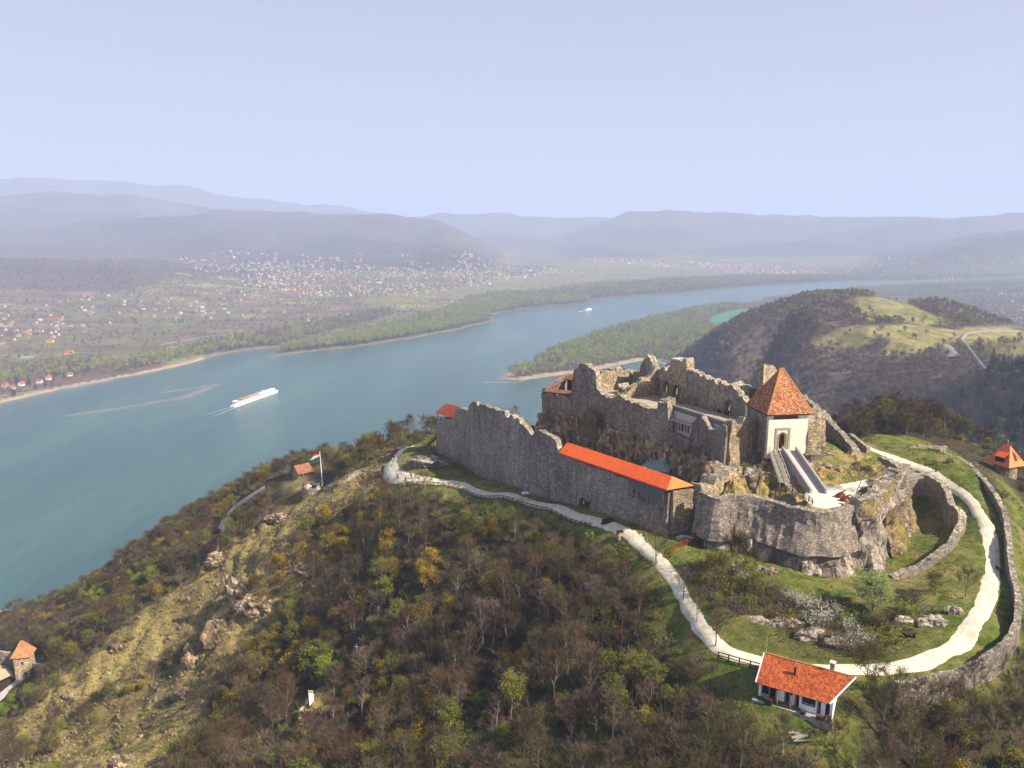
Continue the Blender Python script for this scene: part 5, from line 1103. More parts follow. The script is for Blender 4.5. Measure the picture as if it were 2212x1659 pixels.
# dark timber engine / railings in the yard
def rail_fence(name, label, pts, cat='fence', mtl=None, h=1.0, bay=1.5, cross=True, two=False, group=None, parts=True):
    mtl = mtl or M['wood_brown']
    P0 = [Vector(p) for p in pts]; root = thing(name, label, cat, tuple(P0[0]), 0, group); off = -P0[0]
    L = [0];
    for a, b_ in zip(P0, P0[1:]): L.append(L[-1] + (b_ - a).length)
    n = max(1, round(L[-1] / bay)); q = []
    for i in range(n + 1):
        s = L[-1] * i / n; j = max(k for k in range(len(L)) if L[k] <= s + 1e-6); j = min(j, len(P0) - 2)
        q.append(lerp(P0[j], P0[j + 1], (s - L[j]) / (L[j + 1] - L[j])) + off)
    U = Vector((0, 0, 1))
    for i, p in enumerate(q):
        mb = MB(); mb.bar(p - U * .5, p + U * (h + .08), 0.15); mb.build('post', mtl, root)
        if i < n:
            mb = MB(); mb.bar(p + U * h, q[i + 1] + U * h, .10, .12); mb.build('rail', mtl, root)
            if cross:
                mb = MB(); mb.bar(p + U * .12, q[i + 1] + U * (h - .08), .07, .09); mb.build('brace', mtl, root)
                mb = MB(); mb.bar(p + U * (h - .08), q[i + 1] + U * .12, .07, .09); mb.build('brace', mtl, root)
            if two:
                for hh in (.55, .2): mb = MB(); mb.bar(p + U * hh * h, q[i + 1] + U * hh * h, .07, .12); mb.build('rail', mtl, root)
    return root
def on_ground(pts, dz=0.0, step=1.2):
    out = []
    for a, b_ in zip(pts, pts[1:]):
        n = max(1, int((Vector(b_[:2]) - Vector(a[:2])).length / step))
        for i in range(n): x = a[0] + (b_[0] - a[0]) * i / n; y = a[1] + (b_[1] - a[1]) * i / n; out.append((x, y, float(gz(x, y)) + dz))
    x, y = pts[-1][:2]; out.append((x, y, float(gz(x, y)) + dz)); return out
rail_fence('timber_railing', 'dark heavy timber railing above the gap left of the ramp foot', [tuple(P(*p)) for p in [(1663, 1074, 229.6), (1690, 1064, 229.6), (1712, 1060, 229.6)]], 'railing', M['wood_dark'], 1.1, 1.6, True)
rail_fence('timber_railing', 'dark timber railing running across the yard to the ramp foot', [tuple(P(*p)) for p in [(1712, 1062, 229.6), (1742, 1078, 229.5), (1755, 1090, 229.4)]], 'railing', M['wood_dark'], 1.0, 1.6, False, True)
mb = MB()
for i in range(6): p = P(1672 + i * 9, 1080 + i * 1.8, 229.0); mb.box((p.x, p.y, 229.0), (1.6, .9, .9), .3 * i)
pit = MB(); pit.prism([P(1665, 1082, 229.45)[:2], P(1700, 1066, 229.45)[:2], P(1738, 1080, 229.45)[:2], P(1745, 1092, 229.45)[:2], P(1700, 1088, 229.45)[:2]], 229.25, 229.44); tag(pit.build('pit', M['black']), 'dark pit opening among timbers at the yard edge', 'pit')  # thin black slab; the shade of the pit is only its colour
# cannon carriages in the yard
for (u, v, rz, nm) in ((1815, 1073, 0.6, 'red-brown wooden cannon carriage at the yard rim, the one nearer the ramp'), (1826, 1081, 0.45, 'red-brown wooden cannon carriage at the yard rim, the one nearer the leaning tree')):
    p = P(u, v, YZ + .5); c = thing('cannon', nm, 'cannon', (p.x, p.y, YZ + .48), rz)
    mb = MB(); mb.box((0, 0, .45), (1.9, .7, .35)); mb.build('carriage', M['wood_red'], c)
    mb = MB(); mb.tube([(-.7, 0, .75), (1.4, 0, .95)], [.2, .13], 8); mb.build('barrel', M['iron'], c)
    for sx in (-.6, .6):
        for sy in (-.45, .45): mb = MB(); mb.tube([(sx, sy - .06, .3), (sx, sy + .06, .3)], .3, 10); mb.build('wheel', M['wood_red'], c)
# slatted timber footbridge over the moat
fbz = 226.3; fb0 = P(1952, 1034, fbz); fb1 = P(1986, 1028, fbz)
brg = thing('footbridge', 'small slatted timber footbridge between the bastion and the moat wall', 'bridge', tuple(fb0)); off = Vector((0, 0, 0)) - fb0
dv = (fb1 - fb0); 
for i in range(11):
    p = dv * ((i + .5) / 11); mb = MB(); mb.box(p, (dv.length / 11 * .7, 2.4, .1), math.atan2(dv.y, dv.x)); mb.build('board', M['wood_grey'], brg)
    for yy in (-1.1, 1.1):
        nrm = Vector((-dv.y, dv.x, 0)).normalized() * yy; mb = MB(); mb.bar(p + nrm, p + nrm + Vector((0, 0, 1.1)), .1); mb.build('baluster', M['wood_grey'], brg)
for yy in (-1.1, 1.1):
    nrm = Vector((-dv.y, dv.x, 0)).normalized() * yy; mb = MB(); mb.bar(nrm + Vector((0, 0, 1.1)), dv + nrm + Vector((0, 0, 1.1)), .1); mb.build('handrail', M['wood_grey'], brg)
    mb = MB(); mb.bar(nrm * .8 - Vector((0, 0, .15)), dv + nrm * .8 - Vector((0, 0, .15)), .2); mb.build('beam', M['wood_grey'], brg)
# rocks below the gate: crag mass between front wall corner, tower and yard
def boulder(name, c, r, mtl, seed, label=None, cat='rock', parent=None, sub=4, amp=0.35, group=None):
    bm = bmesh.new(); bmesh.ops.create_icosphere(bm, subdivisions=sub, radius=1.0)
    V = np.array([v.co for v in bm.verts]); n = fbm(V[:, 0] * 1.4 + seed, V[:, 1] * 1.4, V[:, 2] * 1.4, s=seed, octs=5); n2 = np.abs(fbm(V[:, 0] * 2.4 + seed, V[:, 1] * 2.4, V[:, 2] * 1.2, s=seed + 5, octs=4))
    k = 1 + amp * n - amp * n2 * 0.8
    for v, kk_ in zip(bm.verts, k): v.co = Vector((v.co.x * r[0] * kk_, v.co.y * r[1] * kk_, v.co.z * r[2] * kk_))
    me = bpy.data.meshes.new(name); bm.to_mesh(me); bm.free(); me.materials.append(mtl)
    o = link(name, me, parent, c); 
    if parent is None: tag(o, label, cat, group)
    return o
for (u, v, z, rx, ry, rz_, sd_, lab) in [(1655, 1015, 226.0, 6.0, 5.0, 5.0, 1, 'big pale rock directly beneath the left foot of the timber stair'), (1600, 1000, 225.0, 5.0, 5.0, 5.0, 2, 'dark brown crag below the sunlit return wall of the castle'),
        (1560, 1045, 225.5, 4.6, 4.5, 5.0, 3, 'rough rock rib rising behind the left end of the bastion parapet'), (1620, 1050, 226.0, 5.0, 3.5, 3.6, 4, 'ochre streaked rock behind the bastion parapet'), (1745, 1020, 227.5, 3.0, 4.5, 2.8, 5, 'ochre rock under the right parapet of the ramp'),
        (1790, 1020, 228.0, 4.5, 4.0, 2.2, 6, 'flat lichened rock between retaining wall and gravel yard')]:
    p = P(u, v, z); boulder('rock', (p.x, p.y, z), (rx, ry, rz_), M['rock'] if sd_ in (1, 4) else M['crag'], sd_ * 7, lab)
# rubble ridge from the orange roof up to the castle corner
free_wall('rubble_wall', 'crumbled rubble wall climbing from the orange roof to the castle corner', [(1502, 1056, 229.5), (1525, 1040, 230.0), (1552, 1025, 230.2), (1575, 1008, 230.4), (1592, 1000, 230.8)], [6, 6, 6, 6, 5], 3.0, M['masonry_warm_lit'], seed=97, jag=0.9, rough=0.4, foot=4)
# green copper roofed hut between the walls
gh = thing('copper_roof_hut', 'low hut with seamed green copper roof behind the orange gallery roof', 'hut')
q = [P(1380, 1013, 224.0), P(1443, 1021, 224.0)]; ax_ = (q[1] - q[0]).normalized(); bx2 = Vector((-ax_.y, ax_.x, 0)); L_ = (q[1] - q[0]).length
apx = q[0] + ax_ * L_ * .62 + bx2 * L_ * .5 + Vector((0, 0, 1.7)); cs = [q[0], q[1], q[1] + bx2 * L_, q[0] + bx2 * L_]
quad_roof('roof', [[cs[0], cs[1], apx], [cs[1], cs[2], apx], [cs[2], cs[3], apx], [cs[3], cs[0], apx]], M['copper'], gh, .12)
for i in range(11):
    a = lerp(cs[0], cs[1], (i + .5) / 11); t = min((i + .5) / 11 / .62, (1 - (i + .5) / 11) / .38) * .96; b_ = a + (lerp(cs[0] + ax_ * L_ * .62, apx, 1) - (cs[0] + ax_ * L_ * .62)) * t; mb = MB(); mb.bar(a + Vector((0, 0, .1)), b_ + Vector((0, 0, .1)), .06, .08); mb.build('seam', M['copper'], gh)
mb = MB(); mb.prism([(c + (apx - c) * .1)[:2] for c in cs], 217.5, 223.95); mb.build('hut_wall', M['masonry'], gh)

# ================================================================== white gravel path round the castle
def ribbon(name, pts, widths, mtl, label, dz=0.10, zf=gz, edge=0.22, n_across=6, kind='structure', thick=0.25, seed=0):
    V = []; F = []; n = len(pts); S = 0
    for i, p in enumerate(pts):
        a = pts[max(0, i - 1)]; b = pts[min(n - 1, i + 1)]; d = Vector((b[0] - a[0], b[1] - a[1])).normalized(); nr = Vector((d.y, -d.x))
        if i: S += math.hypot(p[0] - pts[i - 1][0], p[1] - pts[i - 1][1])
        w = widths[i] if hasattr(widths, '__len__') else widths
        wl_ = w / 2 + edge * float(fbm(S / 2.6, 0.0, s=seed + 31, octs=3)); wr_ = w / 2 + edge * float(fbm(S / 2.6, 5.0, s=seed + 32, octs=3))
        for j in range(n_across + 1):
            t = j / n_across; o = -wl_ + (wl_ + wr_) * t; x, y = p[0] + nr.x * o, p[1] + nr.y * o
            z = float(zf(x, y)); zc_ = float(zf(p[0], p[1]))
            z = (z - .04) if j in (0, n_across) else (.3 * max(zc_, z - .3) + .7 * z + dz * (1.0 if 1 < j < n_across - 1 else .75))
            V.append((x, y, z))
    m = n_across + 1
    for i in range(n - 1):
        for j in range(n_across): F.append((i * m + j, i * m + j + 1, (i + 1) * m + j + 1, (i + 1) * m + j))
    me = np_mesh(name, V, F, mtl, smooth=True)
    ed_ = np.array([abs(2 * (k % m) / n_across - 1) for k in range(len(V))], np.float32); ca = me.color_attributes.new('edge', 'FLOAT_COLOR', 'POINT'); ca.data.foreach_set('color', np.repeat(ed_[:, None], 4, 1).ravel())
    return tag(link(name, me), label, kind=kind)
def dense(pts, step=0.5):
    out = []
    for a, b in zip(pts, pts[1:]):
        k = max(1, int(math.hypot(b[0] - a[0], b[1] - a[1]) / step))
        for i in range(k): out.append(tuple(a[q] + (b[q] - a[q]) * i / k for q in range(len(a))))
    out.append(tuple(pts[-1])); return out
pw = [(p[0], p[1], w) for p, w in zip([P(*q) for q in PATH_PIX], [k * 1.06 for k in [3.2, 4.4, 5.4, 5.6, 4.6, 3.0, 2.6, 2.6, 2.8, 3.0, 3.0, 3.0, 2.8, 2.6, 2.6, 2.6, 2.6, 2.8, 2.9, 3.1, 3.1, 2.8, 2.8, 2.8, 2.7, 2.6, 2.5, 2.4, 2.2, 2.1]])]
pwc = dense(catmull(pw, 6), 0.5)
def path_material():
    m, nt, b = mat('trodden_white_gravel'); b.inputs['Roughness'].default_value = .95; b.inputs['Specular IOR Level'].default_value = .15
    co = coords(nt); n1 = noise(nt, co, .7, 6, .7); n2 = noise(nt, co, 3.0, 5, .7)
    c = ramp(nt, [(.3, (.44, .38, .28)), (.48, (.62, .56, .44)), (.7, (.74, .69, .57))], n1).outputs[0]
    at = N(nt, 'ShaderNodeAttribute', attribute_name='edge'); sp = N(nt, 'ShaderNodeSeparateColor'); nt.links.new(at.outputs['Color'], sp.inputs[0])
    ad = N(nt, 'ShaderNodeMath', operation='MULTIPLY_ADD'); ad.inputs[1].default_value = .8; nt.links.new(n2, ad.inputs[0]); nt.links.new(sp.outputs[0], ad.inputs[2])
    adm = N(nt, 'ShaderNodeMath', operation='MULTIPLY'); adm.inputs[1].default_value = .64; nt.links.new(ad.outputs[0], adm.inputs[0])
    f = ramp(nt, [(.80, (0, 0, 0)), (.98, (1, 1, 1))], adm.outputs[0]).outputs[0]
    rut = ramp(nt, [(.0, (.9, .9, .9)), (.28, (1.06, 1.06, 1.06)), (.42, (.88, .87, .85)), (.6, (1, 1, 1))], sp.outputs[0]).outputs[0]
    c = mixc(nt, .8, c, rut, 'MULTIPLY'); c = mixc(nt, f, c, (.16, .13, .055)); nt.links.new(c, b.inputs['Base Color']); bump(nt, n2, b, .6, .05); return m
M['path'] = path_material()
ribbon('path', [(p[0], p[1]) for p in pwc], [p[2] for p in pwc], M['path'], 'white gravel path curving round the castle')
# fence of crossed braces on the outer side of the path
def path_offset(pix0, pix1, off, zadd=0.0):
    i0 = int(np.argmin([(project(p[0], p[1], float(gz(p[0], p[1])))[0] - pix0[0]) ** 2 + (project(p[0], p[1], float(gz(p[0], p[1])))[1] - pix0[1]) ** 2 for p in pwc]))
    i1 = int(np.argmin([(project(p[0], p[1], float(gz(p[0], p[1])))[0] - pix1[0]) ** 2 + (project(p[0], p[1], float(gz(p[0], p[1])))[1] - pix1[1]) ** 2 for p in pwc]))
    out = []
    for i in range(i0, i1 + 1, 3):
        a, b = pwc[max(0, i - 2)], pwc[min(len(pwc) - 1, i + 2)]; d = Vector((b[0] - a[0], b[1] - a[1])).normalized(); nr = Vector((d.y, -d.x)); o = pwc[i][2] / 2 + off
        x, y = pwc[i][0] + nr.x * o * (1 if off > -50 else -1), pwc[i][1] + nr.y * o; out.append((x, y, float(gz(x, y))))
    return out
rail_fence('timber_fence', 'long brown fence with crossed braces along the outer edge of the white path', path_offset((853, 985), (1300, 1125), 0.45), h=1.0, bay=1.75)
rail_fence('timber_fence', 'short fence with crossed braces from the bin down towards the leafless tree', path_offset((1362, 1152), (1432, 1215), 0.6), h=1.0, bay=1.75)
rail_fence('timber_fence', 'fence with crossed braces on the rim above the flag terrace beyond the path loop', path_offset((892, 964), (858, 982), 0.4), h=1.0, bay=1.75)
rail_fence('timber_fence', 'three-rail brown fence beside the left gable of the white cottage', on_ground([tuple(hit(u, v)) for u, v in [(1551, 1424), (1590, 1437), (1645, 1452)]]), h=1.1, bay=1.9, cross=False, two=True, mtl=M['wood_brown'])
rail_fence('timber_fence', 'reddish brown curved fence at the foot of the bastion left of the willow bush', on_ground([tuple(hit(u, v)) for u, v in [(1448, 1205), (1455, 1190), (1475, 1180), (1500, 1174), (1515, 1172)]]), h=1.0, bay=1.6, cross=False, two=True, mtl=M['wood_red'])
rail_fence('timber_fence', 'short dark rail fence in the grass near the upper path', on_ground([tuple(hit(u, v)) for u, v in [(1998, 1008), (2019, 1005)]]), h=1.0, bay=2.0, cross=False, two=True)
# retaining wall under the path loop
rw = []
for p in path_offset((850, 1003), (960, 1041), 1.1): rw.append((p[0], p[1], p[2] - 3.2, p[2] - 0.15))
tag(masonry('retaining_wall', dense(rw, 1.5), M['masonry'], None, thick=0.7, cell=0.5, rough=0.12, seed=101, foot=2.0), 'grey retaining wall holding up the path loop above the forest', 'retaining wall')
# log pile at the end of the long fence
lp = hit(1312, 1131); logs = thing('log_pile', 'heap of dark squared logs at the end of the long crossed fence', 'log pile', tuple(lp), 0.3)
for i in range(5):
    mb = MB(); mb.bar((-1.6 + .2 * i, -.4 + .2 * i, .2 + .12 * i), (1.7 - .1 * i, -.2 + .22 * i, .25 + .13 * i), .28); mb.build('log', M['wood_dark'], logs)
for s_ in (-1, 1): mb = MB(); mb.bar((s_, -.6, 0), (s_, .6, .9), .16); mb.build('log', M['wood_dark'], logs)

# benches
def bench(u, v, rz, lab, table=False, w=1.8):
    p = hit(u, v); b = thing('bench', lab, 'bench', tuple(p), rz)
    for nm, c, s in (('seat', (0, 0, .45), (w, .45, .07)), ('backrest', (0, .22, .75), (w, .07, .35)), ('leg', (-w * .4, 0, .2), (.1, .42, .5)), ('leg', (w * .4, 0, .2), (.1, .42, .5))):
        mb = MB(); mb.box(c, s); mb.build(nm, M['wood_dark'], b)
    if table:
        mb = MB(); mb.box((0, -.8, .75), (w, .7, .08)); mb.build('table_top', M['wood_dark'], b)
        for s_ in (-.6, .6): mb = MB(); mb.box((s_, -.8, .36), (.1, .6, .72)); mb.build('trestle', M['wood_dark'], b)
bench(1960, 1372, 0.1, 'brown picnic bench with table on bare ground below the limestone rocks', True, 2.2)
bench(2158, 1235, 1.5, 'dark bench on the grass between white path and outer wall')
bench(2052, 1000, 0.2, 'low pale bench of planks in the grass behind the upper outer wall')

# information pillar: pale stone block by the fence
ip = hit(1338, 1166); sg = thing('stone_marker', 'squat pale stone marker with dark cap at the fence by the path', 'marker', tuple(ip), 0.5)
mb = MB(); mb.box((0, 0, .6), (1.1, .9, 1.5)); mb.build('stone_block', M['masonry_warm_lit'], sg); mb = MB(); mb.box((0.2, 0.1, 1.45), (1.3, 1.0, .18)); mb.build('cap', M['iron'], sg)
ip = hit(1135, 1082); c = thing('tent_canopy', 'small pale blue-grey canopy standing beside the fence on the path', 'canopy', tuple(ip), 0.3)
M['canvas'] = simple('pale_canvas', (0.50, 0.55, 0.56), .8, .06, 2)
for sx in (-.8, .8):
    for sy in (-.6, .6): mb = MB(); mb.bar((sx, sy, 0), (sx, sy, 1.9), .07); mb.build('pole', M['iron'], c)
mb = MB(); mb.add([(-1, -.8, 1.85), (1, -.8, 1.85), (1, .8, 1.85), (-1, .8, 1.85), (0, 0, 2.4)], [(0, 1, 4), (1, 2, 4), (2, 3, 4), (3, 0, 4), (3, 2, 1, 0)]); mb.build('cover', M['canvas'], c)
# post with cross arm beside upper path
ip = hit(2011 - 1, 1000)
ps = P(2020, 1022, 224.2); ph = hit(2021, 1022)
mb = MB(); mb.bar((ph.x, ph.y, ph.z - .3), (ph.x, ph.y, ph.z + 2.6), .14); mb.bar((ph.x - .9, ph.y, ph.z + .8), (ph.x + .9, ph.y, ph.z + .8), .09); tag(mb.build('signpost', M['wood_dark']), 'dark wooden post with cross arm beside the upper white path', 'post')

# ================================================================== white cottage with orange-red tiled roof
H0 = P(1638, 1501, 216.3); H1 = P(1797, 1553, 216.0)
hd = Vector((H1.x - H0.x, H1.y - H0.y, 0)); HL = hd.length; hd.normalize(); hb_ = Vector((-hd.y, hd.x, 0)); HD = 5.4; HZ = 216.0
def hp(a, b, z): return Vector((H0.x, H0.y, 0)) + hd * a + hb_ * b + Vector((0, 0, z))
cot = thing('cottage', 'whitewashed cottage with patchy orange tiled roof below the white path', 'house')
fe = lambda u, v, o=0: onplane(Vector((H0.x, H0.y, 0)) + (-hb_) * o, Vector((H1.x, H1.y, 0)) + (-hb_) * o, u, v)
zE_h = (fe(1634, 1471, .5)[1] + fe(1790, 1523, .5)[1]) / 2; eL = fe(1634, 1471, .5)[0]; eR = fe(1790, 1524, .5)[0]
rz_ = hp(0, HD / 2, 0); cA, cB = hp(0, HD / 2, 0), hp(HL, HD / 2, 0)
rl = onplane(cA, cB, 1652, 1414); rrx = onplane(cA, cB, 1847, 1461); zR_h = (rl[1] + rrx[1]) / 2
def win(s0, s1, z0, z1): return (s0, s1, z0, z1)
opn = []
for (u0, v0, u1, v1, kind_) in [(1645, 1500, 1662, 1490, 'w'), (1663, 1512, 1678, 1496, 'd'), (1694, 1520, 1711, 1492, 'd'), (1716, 1530, 1726, 1503, 'd'), (1733, 1518, 1762, 1504, 'w'), (1783, 1545, 1793, 1515, 'd'), (1765, 1540, 1772, 1528, 'w')]:
    s0, z0 = fe(u0, v0); s1, z1 = fe(u1, v1); opn.append((min(s0, s1), max(s0, s1), max(HZ + .05, min(z0, HZ + 1.0) if kind_ == 'w' else HZ), HZ + 2.1, kind_))
EH = zE_h
masonry('front_wall', [(hp(0, .15, 0).x, hp(0, .15, 0).y, HZ - 1.2, EH), (hp(HL, .15, 0).x, hp(HL, .15, 0).y, HZ - 1.2, EH)], M['whitewash'], cot, thick=.3, cell=.22, rough=.01, holes=[o[:4] for o in opn], seed=111)
masonry('back_wall', [(hp(0, HD - .15, 0).x, hp(0, HD - .15, 0).y, HZ - .5, EH), (hp(HL, HD - .15, 0).x, hp(HL, HD - .15, 0).y, HZ - .5, EH)], M['whitewash'], cot, thick=.3, cell=.5, rough=.01, side=-1, seed=112)
def gable(a0, nm):
    mb = MB(); t = .3; pts = [hp(a0, 0.3, HZ - 1.2), hp(a0, HD - .3, HZ - 1.2), hp(a0, HD - .3, EH + .1), hp(a0, HD / 2, zR_h - .15), hp(a0, .3, EH + .1)]
    mb.add(pts + [p + hd * t for p in pts], [(4, 3, 2, 1, 0), (5, 6, 7, 8, 9)] + [(i, (i + 1) % 5, 5 + (i + 1) % 5, 5 + i) for i in range(5)]); return mb.build(nm, M['whitewash'], cot)
gable(0, 'gable_wall'); gable(HL - .3, 'gable_wall')
ovh = .5
quad_roof('roof', [[hp(eL, -ovh, zE_h - .1), hp(eR, -ovh, zE_h - .1), hp(rrx[0], HD / 2, zR_h), hp(rl[0], HD / 2, zR_h)], [hp(eR, HD + ovh, zE_h - .1), hp(eL, HD + ovh, zE_h - .1), hp(rl[0], HD / 2, zR_h), hp(rrx[0], HD / 2, zR_h)]], M['tile_red'], cot, .16)
for s_, nm in ((rl[0] - .1, 'verge_board'), (rrx[0] + .1, 'verge_board')):
    e_ = eL - .1 if s_ < HL / 2 else eR + .1
    mb = MB(); mb.bar(hp(e_, -ovh, zE_h), hp(s_, HD / 2, zR_h + .08), .14, .18); mb.bar(hp(e_, HD + ovh, zE_h), hp(s_, HD / 2, zR_h + .08), .14, .18); mb.build(nm, M['whitewash'], cot)
mb = MB(); n_r = 40
for i in range(n_r):
    a = rl[0] + (rrx[0] - rl[0]) * i / n_r; mb.tube([hp(a, HD / 2, zR_h + .10), hp(a + (rrx[0] - rl[0]) / n_r * .93, HD / 2, zR_h + .13)], .11, 6)
tag(mb.build('ridge_tiles', M['tile_hip'], cot), kind='stuff')
for o in opn:
    mid = (o[0] + o[1]) / 2; w = o[1] - o[0]; z0, z1 = o[2], o[3]
    mb = MB(); mb.box(hp(mid, .32, (z0 + z1) / 2), (w + .1, .05, z1 - z0 + .1), math.atan2(hd.y, hd.x)); pn = mb.build('door' if o[4] == 'd' else 'window', M['window'] if o[4] == 'w' else M['black'], cot)
    mb = MB()
    for a in (o[0], o[1]): mb.bar(hp(a, -.02, z0), hp(a, -.02, z1), .09)
    mb.bar(hp(o[0], -.02, z1), hp(o[1], -.02, z1), .09); 
    if o[4] == 'w': mb.bar(hp(o[0], -.02, z0), hp(o[1], -.02, z0), .09); mb.bar(hp(mid, -.02, z0), hp(mid, -.02, z1), .06)
    mb.build('frame', M['wood_dark'], pn)
for (a, w_) in ((opn[1][1] + .1, .9), (opn[3][0] - .55, .8)):
    mb = MB(); mb.box(hp(a, -.35, HZ + 1.0), (.06, w_, 1.9), math.atan2(hd.y, hd.x) + .5); mb.build('open_door_leaf', M['wood_grey'], cot)
cp = onplane(cA, cB, 1797, 1448); 
mb = MB(); c_ = hp(cp[0], HD / 2 + .3, zR_h + .35); mb.box(c_, (.55, .55, 1.5), math.atan2(hd.y, hd.x)); chm = mb.build('chimney', M['masonry_warm_lit'], cot); mb = MB(); mb.box(c_ + Vector((0, 0, .85)), (.75, .75, .14), math.atan2(hd.y, hd.x)); mb.build('chimney_cap', M['plaster'], chm)
fsl = fe(1718, 1470); a_v = (fsl[0]); mb = MB(); c_ = hp(onplane(cA, cB, 1718, 1468)[0] + .1, HD * .25, (zE_h + zR_h) / 2 + .2); mb.tube([c_, c_ + Vector((0, 0, 1.15))], .15, 8); vp = mb.build('vent_pipe', M['iron'], cot)
mb = MB(); mb.bar(hp(.1, HD / 2, zR_h - .2), hp(.1, HD / 2, zR_h + 2.6), .05); mb.build('antenna_mast', M['wood_grey'], cot)
mb = MB(); mb.prism([hp(-.6, -1.0, 0)[:2], hp(HL + .2, -1.0, 0)[:2], hp(HL + .2, .2, 0)[:2], hp(-.6, .2, 0)[:2]], HZ - 1.2, HZ - .02); mb.build('porch_slab', M['concrete'], cot)
for i, (s_, w_, h_) in enumerate([(1.6, 1.0, .8), (6.1, .6, .5), (8.4, 1.2, .5), (9.4, .5, .9)]):
    p = hp(s_, -.9, HZ - .02); b = MB(); b.box((p.x, p.y, p.z + h_ / 2), (w_, .5, h_), math.atan2(hd.y, hd.x)); tag(b.build('crate', M['wood_brown']), ['low brown crate on the porch under the cottage eave, nearest the left gable', 'small box on the porch beside the middle doors of the cottage', 'long low chest on the porch below the wide cottage window', 'narrow upright crate on the porch near the right doorway'][i], 'crate')
# firewood scraps below the cottage
lp = hit(1725, 1600) or P(1725, 1600, 213)
fw = thing('wood_heap', 'scattered weathered beams lying in the grass below the cottage', 'wood heap', tuple(lp), .1)
for i in range(7): mb = MB(); a = random.uniform(-.5, .5); mb.bar((-1.2 + random.random(), -.6 + i * .2, .12 + .05 * i), (1.0 + random.random(), -.5 + i * .2 + a, .2 + .05 * i), .14); mb.build('beam', M['wood_grey'], fw)

# ================================================================== round watch tower with orange hipped roof, right edge
wt = thing('watch_tower', 'stone tower with bright orange hipped roof and dormer among trees at right edge', 'tower')
WC = P(2170, 1008, 214.0); WR = 4.3; WC = P(2172, 1004, 216.0)
zEv = WC.z + 0.4
def wp(a, b, z): return Vector((WC.x, WC.y, 0)) + Vector((math.cos(.42), math.sin(.42), 0)) * a + Vector((-math.sin(.42), math.cos(.42), 0)) * b + Vector((0, 0, z))
k_ = 3.55
ev = [wp(-k_, -k_ * .95, zEv), wp(k_ * .95, -k_, zEv), wp(k_, k_, zEv), wp(-k_, k_, zEv)]; ra, rb = wp(-.2, -.75, zEv + 5.2), wp(.1, 1.1, zEv + 5.2)
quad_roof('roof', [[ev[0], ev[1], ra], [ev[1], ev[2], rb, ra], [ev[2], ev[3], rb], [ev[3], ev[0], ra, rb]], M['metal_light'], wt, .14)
d0 = lerp(lerp(ev[3], ev[0], .55), ra, .35); ddir = (wp(-1, 0, 0) - wp(0, 0, 0))
dn0, dn1 = wp(-k_ * .95, -1.6, zEv + 2.35), wp(-k_ * .95, 1.2, zEv + 2.35)
quad_roof('dormer_roof', [[dn1, dn0, wp(-1.2, -1.6, zEv + 3.6), wp(-1.2, 1.2, zEv + 3.6)]], M['metal_orange'], wt, .12)
mb = MB(); mb.prism([wp(-k_ * .85, -1.5, 0)[:2], wp(-.9, -1.5, 0)[:2], wp(-.9, 1.1, 0)[:2], wp(-k_ * .85, 1.1, 0)[:2]], zEv + .8, zEv + 2.3); mb.build('dormer', M['black'], wt)
fm = MB(); fq = quad_roof('dormer_front_roof', [[wp(-.1, -k_ * .98, zEv + 2.1), wp(1.0, -k_ * .98, zEv + 2.1), wp(.4, -1.2, zEv + 4.2), wp(-.4, -1.2, zEv + 4.2)]], M['metal_orange'], wt, .1)
mb = MB(); mb.tube([(WC.x, WC.y, WC.z - 9), (WC.x, WC.y, zEv - .1)], [3.1, 2.9], 18); mb.build('tower_body', M['masonry_warm_lit'], wt)
mb = MB(); mb.box(wp(2.2, -2.0, zEv - 1.1), (.9, .5, 1.2), .42); mb.build('window', M['black'], wt)
mb = MB(); tpz = zEv + 5.2; q = (wp(-.1, 0, 0)); mb.bar((q.x, q.y, tpz - .1), (q.x, q.y, tpz + 1.5), .12); mb.bar((q.x, q.y, tpz + 1.45), (q.x - .7, q.y, tpz + 1.5), .1); mb.build('weather_vane', M['wood_grey'], wt)

# ================================================================== lower gate tower at the left edge, with walls and roofs
LT = P(50, 1466, 133.5); LT.z = 133.5
lt = thing('lower_tower', 'sunlit square stone tower with orange pyramid roof at the lower left', 'tower', (0, 0, 0))
a_ = .20; ld = Vector((math.cos(a_), math.sin(a_), 0)); lb_ = Vector((-math.sin(a_), math.cos(a_), 0)); LW = 4.5; LH = 7.6
o0 = Vector((LT.x - 1.6, LT.y, 0))
def lp_(a, b, z): return o0 + ld * a + lb_ * b + Vector((0, 0, z))
for nm, a, b, sd_, hh, mt in (('front_wall', lp_(-.6, 0, 0), lp_(LW - .6, 0, 0), 1, [(2.4, 3.6, 132, 133.5 + 2.4, 1), (2.0, 2.8, 133.5 + 4.8, 133.5 + 5.9)], 'masonry_lichen'), ('side_wall', lp_(-.2, .8, 0), lp_(-.2, LW, 0), -1, [], 'masonry'), ('side_wall', lp_(LW - 1, .8, 0), lp_(LW - 1, LW, 0), 1, [], 'masonry'), ('rear_wall', lp_(.2, LW - .4, 0), lp_(LW - 1.4, LW - .4, 0), -1, [], 'masonry')):
    masonry(nm, [(a.x, a.y, 130, 133.5 + LH), (b.x, b.y, 130, 133.5 + LH)], M['masonry_sand'] if 'masonry_sand' in M else M.setdefault('masonry_sand', stone('sandy_masonry', (0.30, 0.23, 0.13), (0.46, 0.37, 0.22), (0.58, 0.48, 0.31), lichen=0.2)), lt, thick=.8, cell=.4, rough=.06, holes=hh, side=sd_, seed=121)
mb = MB(); mb.box(lp_(LW / 2 - .6, 1.6, 135), (3.2, .1, 4), a_); mb.box(lp_(LW / 2 - .6, 1.2, 138.9), (3.2, .1, 1.6), a_); mb.build('dark_interior', M['black'], lt)
